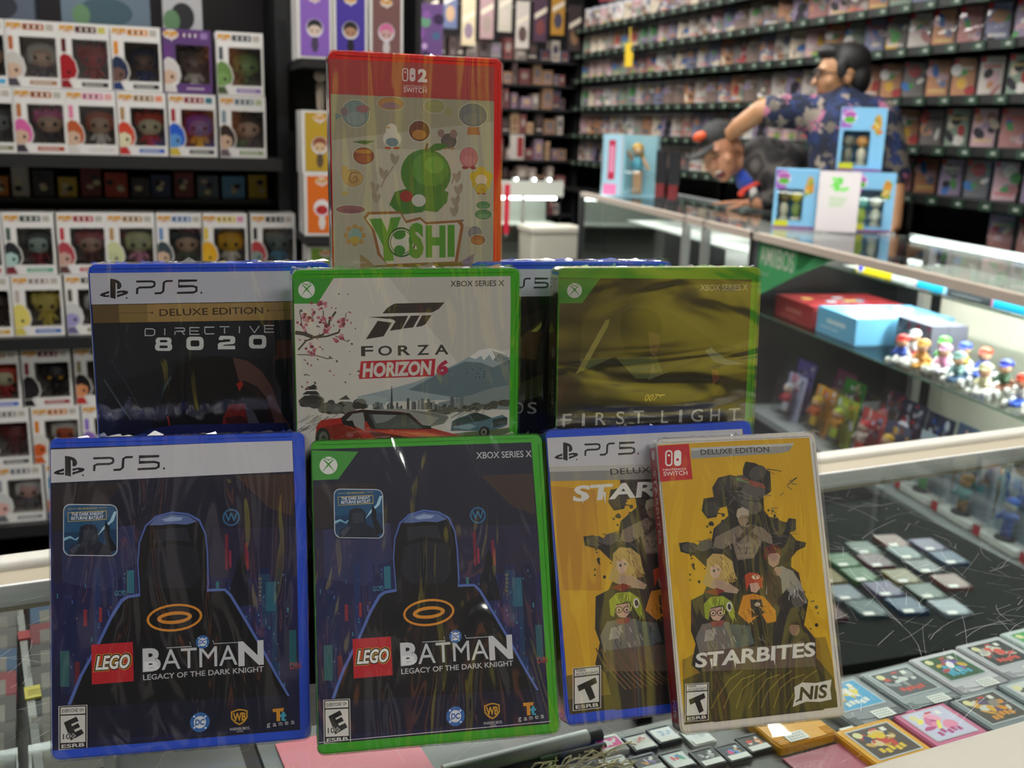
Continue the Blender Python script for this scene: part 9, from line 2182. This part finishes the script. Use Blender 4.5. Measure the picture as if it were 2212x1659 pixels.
# ---- standing man in the flowered shirt
p1 = thing('person', 'dark haired man in glasses and navy flowered shirt reaching over to the capped man', 'person', (2.95, 4.03, 0))
OFF = Vector((2.92, 4.02, 0))
hc = Wd(2.862, 4.105, .612); B1 = basis((-.05, .02, 1), (-.93, .36, -.06))
b = MB(); P = head(b, hc, B1, SKIN, 1.10)
b.limb([(P(0, .01, -.05), .055), (Wd(2.865, 4.075, .50), .058)], SKIN, 12)
b.limb([(Wd(2.87, 4.05, .42), .09), (Wd(2.88, 4.03, .25), .12), (Wd(2.90, 4.02, .08), .14), (Wd(2.92, 4.02, -.10), .145)], SKIN, 14)
for x, y in ((2.83, 4.06), (3.0, 3.98)): b.limb([(Wd(x, y, -.10), .09), (Wd(x, y, -.52), .058), (Wd(x+.01, y, -.92), .044), (Wd(x-.01, y+.05, -.96), .032), (Wd(x-.04, y+.09, -.968), .026)], SKIN, 12)
b.limb([(Wd(2.755, 4.12, .455), .062), (Wd(2.625, 4.205, .475), .052), (Wd(2.555, 4.24, .455), .047), (Wd(2.505, 4.33, .385), .042), (Wd(2.49, 4.385, .345), .033)], SKIN, 12)
hand(b, Wd(2.488, 4.39, .342), (-.05, .62, -.70), (-.75, -.35, .2), SKIN, 1.05, .45, 1)
b.limb([(Wd(3.01, 3.95, .43), .06), (Wd(3.06, 3.90, .17), .046), (Wd(3.0, 3.80, -.02), .034)], SKIN, 12); hand(b, Wd(2.995, 3.795, -.03), (-.3, -.3, -.9), (.7, -.5, 0), SKIN, 1.0, .3, 1)
skin_obj('body', b, p1, .007)
flower = patterned('flowered_cloth', [(0, '#121a32'), (.24, '#182a54'), (.40, '#0c1020'), (.52, '#5e564e'), (.66, '#8c8074'), (.75, '#141e3a'), (.88, '#a06078'), (.93, '#1c2e58')], 24, 'voronoi', .85)
b = MB(); b.limb([(Wd(2.78, 4.10, .45), .088), (Wd(2.87, 4.06, .455), .105), (Wd(2.98, 3.98, .44), .092)], flower, 14); b.limb([(Wd(2.87, 4.06, .42), .13), (Wd(2.865, 4.07, .50), .082)], flower, 14); b.limb([(Wd(2.86, 4.05, .38), .15), (Wd(2.88, 4.03, .22), .158), (Wd(2.90, 4.02, .05), .158), (Wd(2.92, 4.01, -.08), .162)], flower, 18); b.limb([(Wd(2.93, 4.01, .38), .14), (Wd(2.95, 4.0, .2), .15), (Wd(2.96, 3.99, -.06), .155)], flower, 16)
b.limb([(Wd(2.79, 4.10, .44), .09), (Wd(2.70, 4.155, .455), .082), (Wd(2.615, 4.21, .455), .076)], flower, 14); b.limb([(Wd(3.0, 3.96, .43), .085), (Wd(3.05, 3.91, .20), .078)], flower, 14)
skin_obj('flowered_shirt', b, p1, .012)
b = MB(); b.ell(Wd(2.86, 4.085, .505), (.075, .07, .03), flower); b.build('collar', p1)
b = MB()
for x, y in ((2.84, 4.06), (3.0, 3.98)): b.limb([(Wd(x, y, -.10), .11), (Wd(x, y, -.52), .08), (Wd(x+.01, y, -.92), .066)], '#1f2228', 14)
skin_obj('trousers', b, p1, .014)
b = MB()
for x, y in ((2.83, 4.06), (3.0, 3.98)): b.limb([(Wd(x+.03, y, -.945), .05), (Wd(x-.03, y+.05, -.955), .042), (Wd(x-.06, y+.10, -.96), .036)], '#1a1a1c', 12)
skin_obj('shoes', b, p1, .01)
hairm = patterned('black_hair', [(0, '#0a0908'), (1, '#1a1614')], 60, rough=.6, vscale=(1, 1, .3)); b = MB(); b.ell(P(0, .030, .062), (.092, .104, .082), hairm, 20, 12, B1); b.ell(P(0, .068, -.005), (.082, .062, .085), hairm, 18, 12, B1); b.ell(P(0, -.040, .098), (.070, .060, .038), hairm, 16, 10, B1)
for s_ in (-1, 1): b.ell(P(s_*.076, -.012, .025), (.012, .028, .045), hairm, 10, 8, B1)
skin_obj('hair', b, p1, .008, 5)
b = MB()
for s_ in (-1, 1):
    o = [P(s_*.034+.024*math.cos(2*math.pi*i/14), -.098, .008+.018*math.sin(2*math.pi*i/14)) for i in range(15)]; b.tube(o, .0035, '#1c1614', 6); b.tube([P(s_*.058, -.098, .012), P(s_*.080, -.06, .012), P(s_*.083, .02, .008)], .003, '#1c1614', 6)
b.tube([P(-.010, -.1, .012), P(.010, -.1, .012)], .003, '#1c1614', 6); b.build('glasses', p1)
b = MB(); b.ell(P(0, -.088, -.056), (.024, .008, .006), '#9a5a50', 10, 6, B1)
for s_ in (-1, 1): b.ell(P(s_*.032, -.086, .006), (.011, .005, .006), '#1c1410', 10, 6, B1); b.ell(P(s_*.032, -.090, .032), (.019, .006, .005), '#120e0c', 10, 6, B1)
b.build('eyes_and_mouth', p1)
for k in [m_ for m_ in bpy.data.meshes if m_.users == 0]: bpy.data.meshes.remove(k)
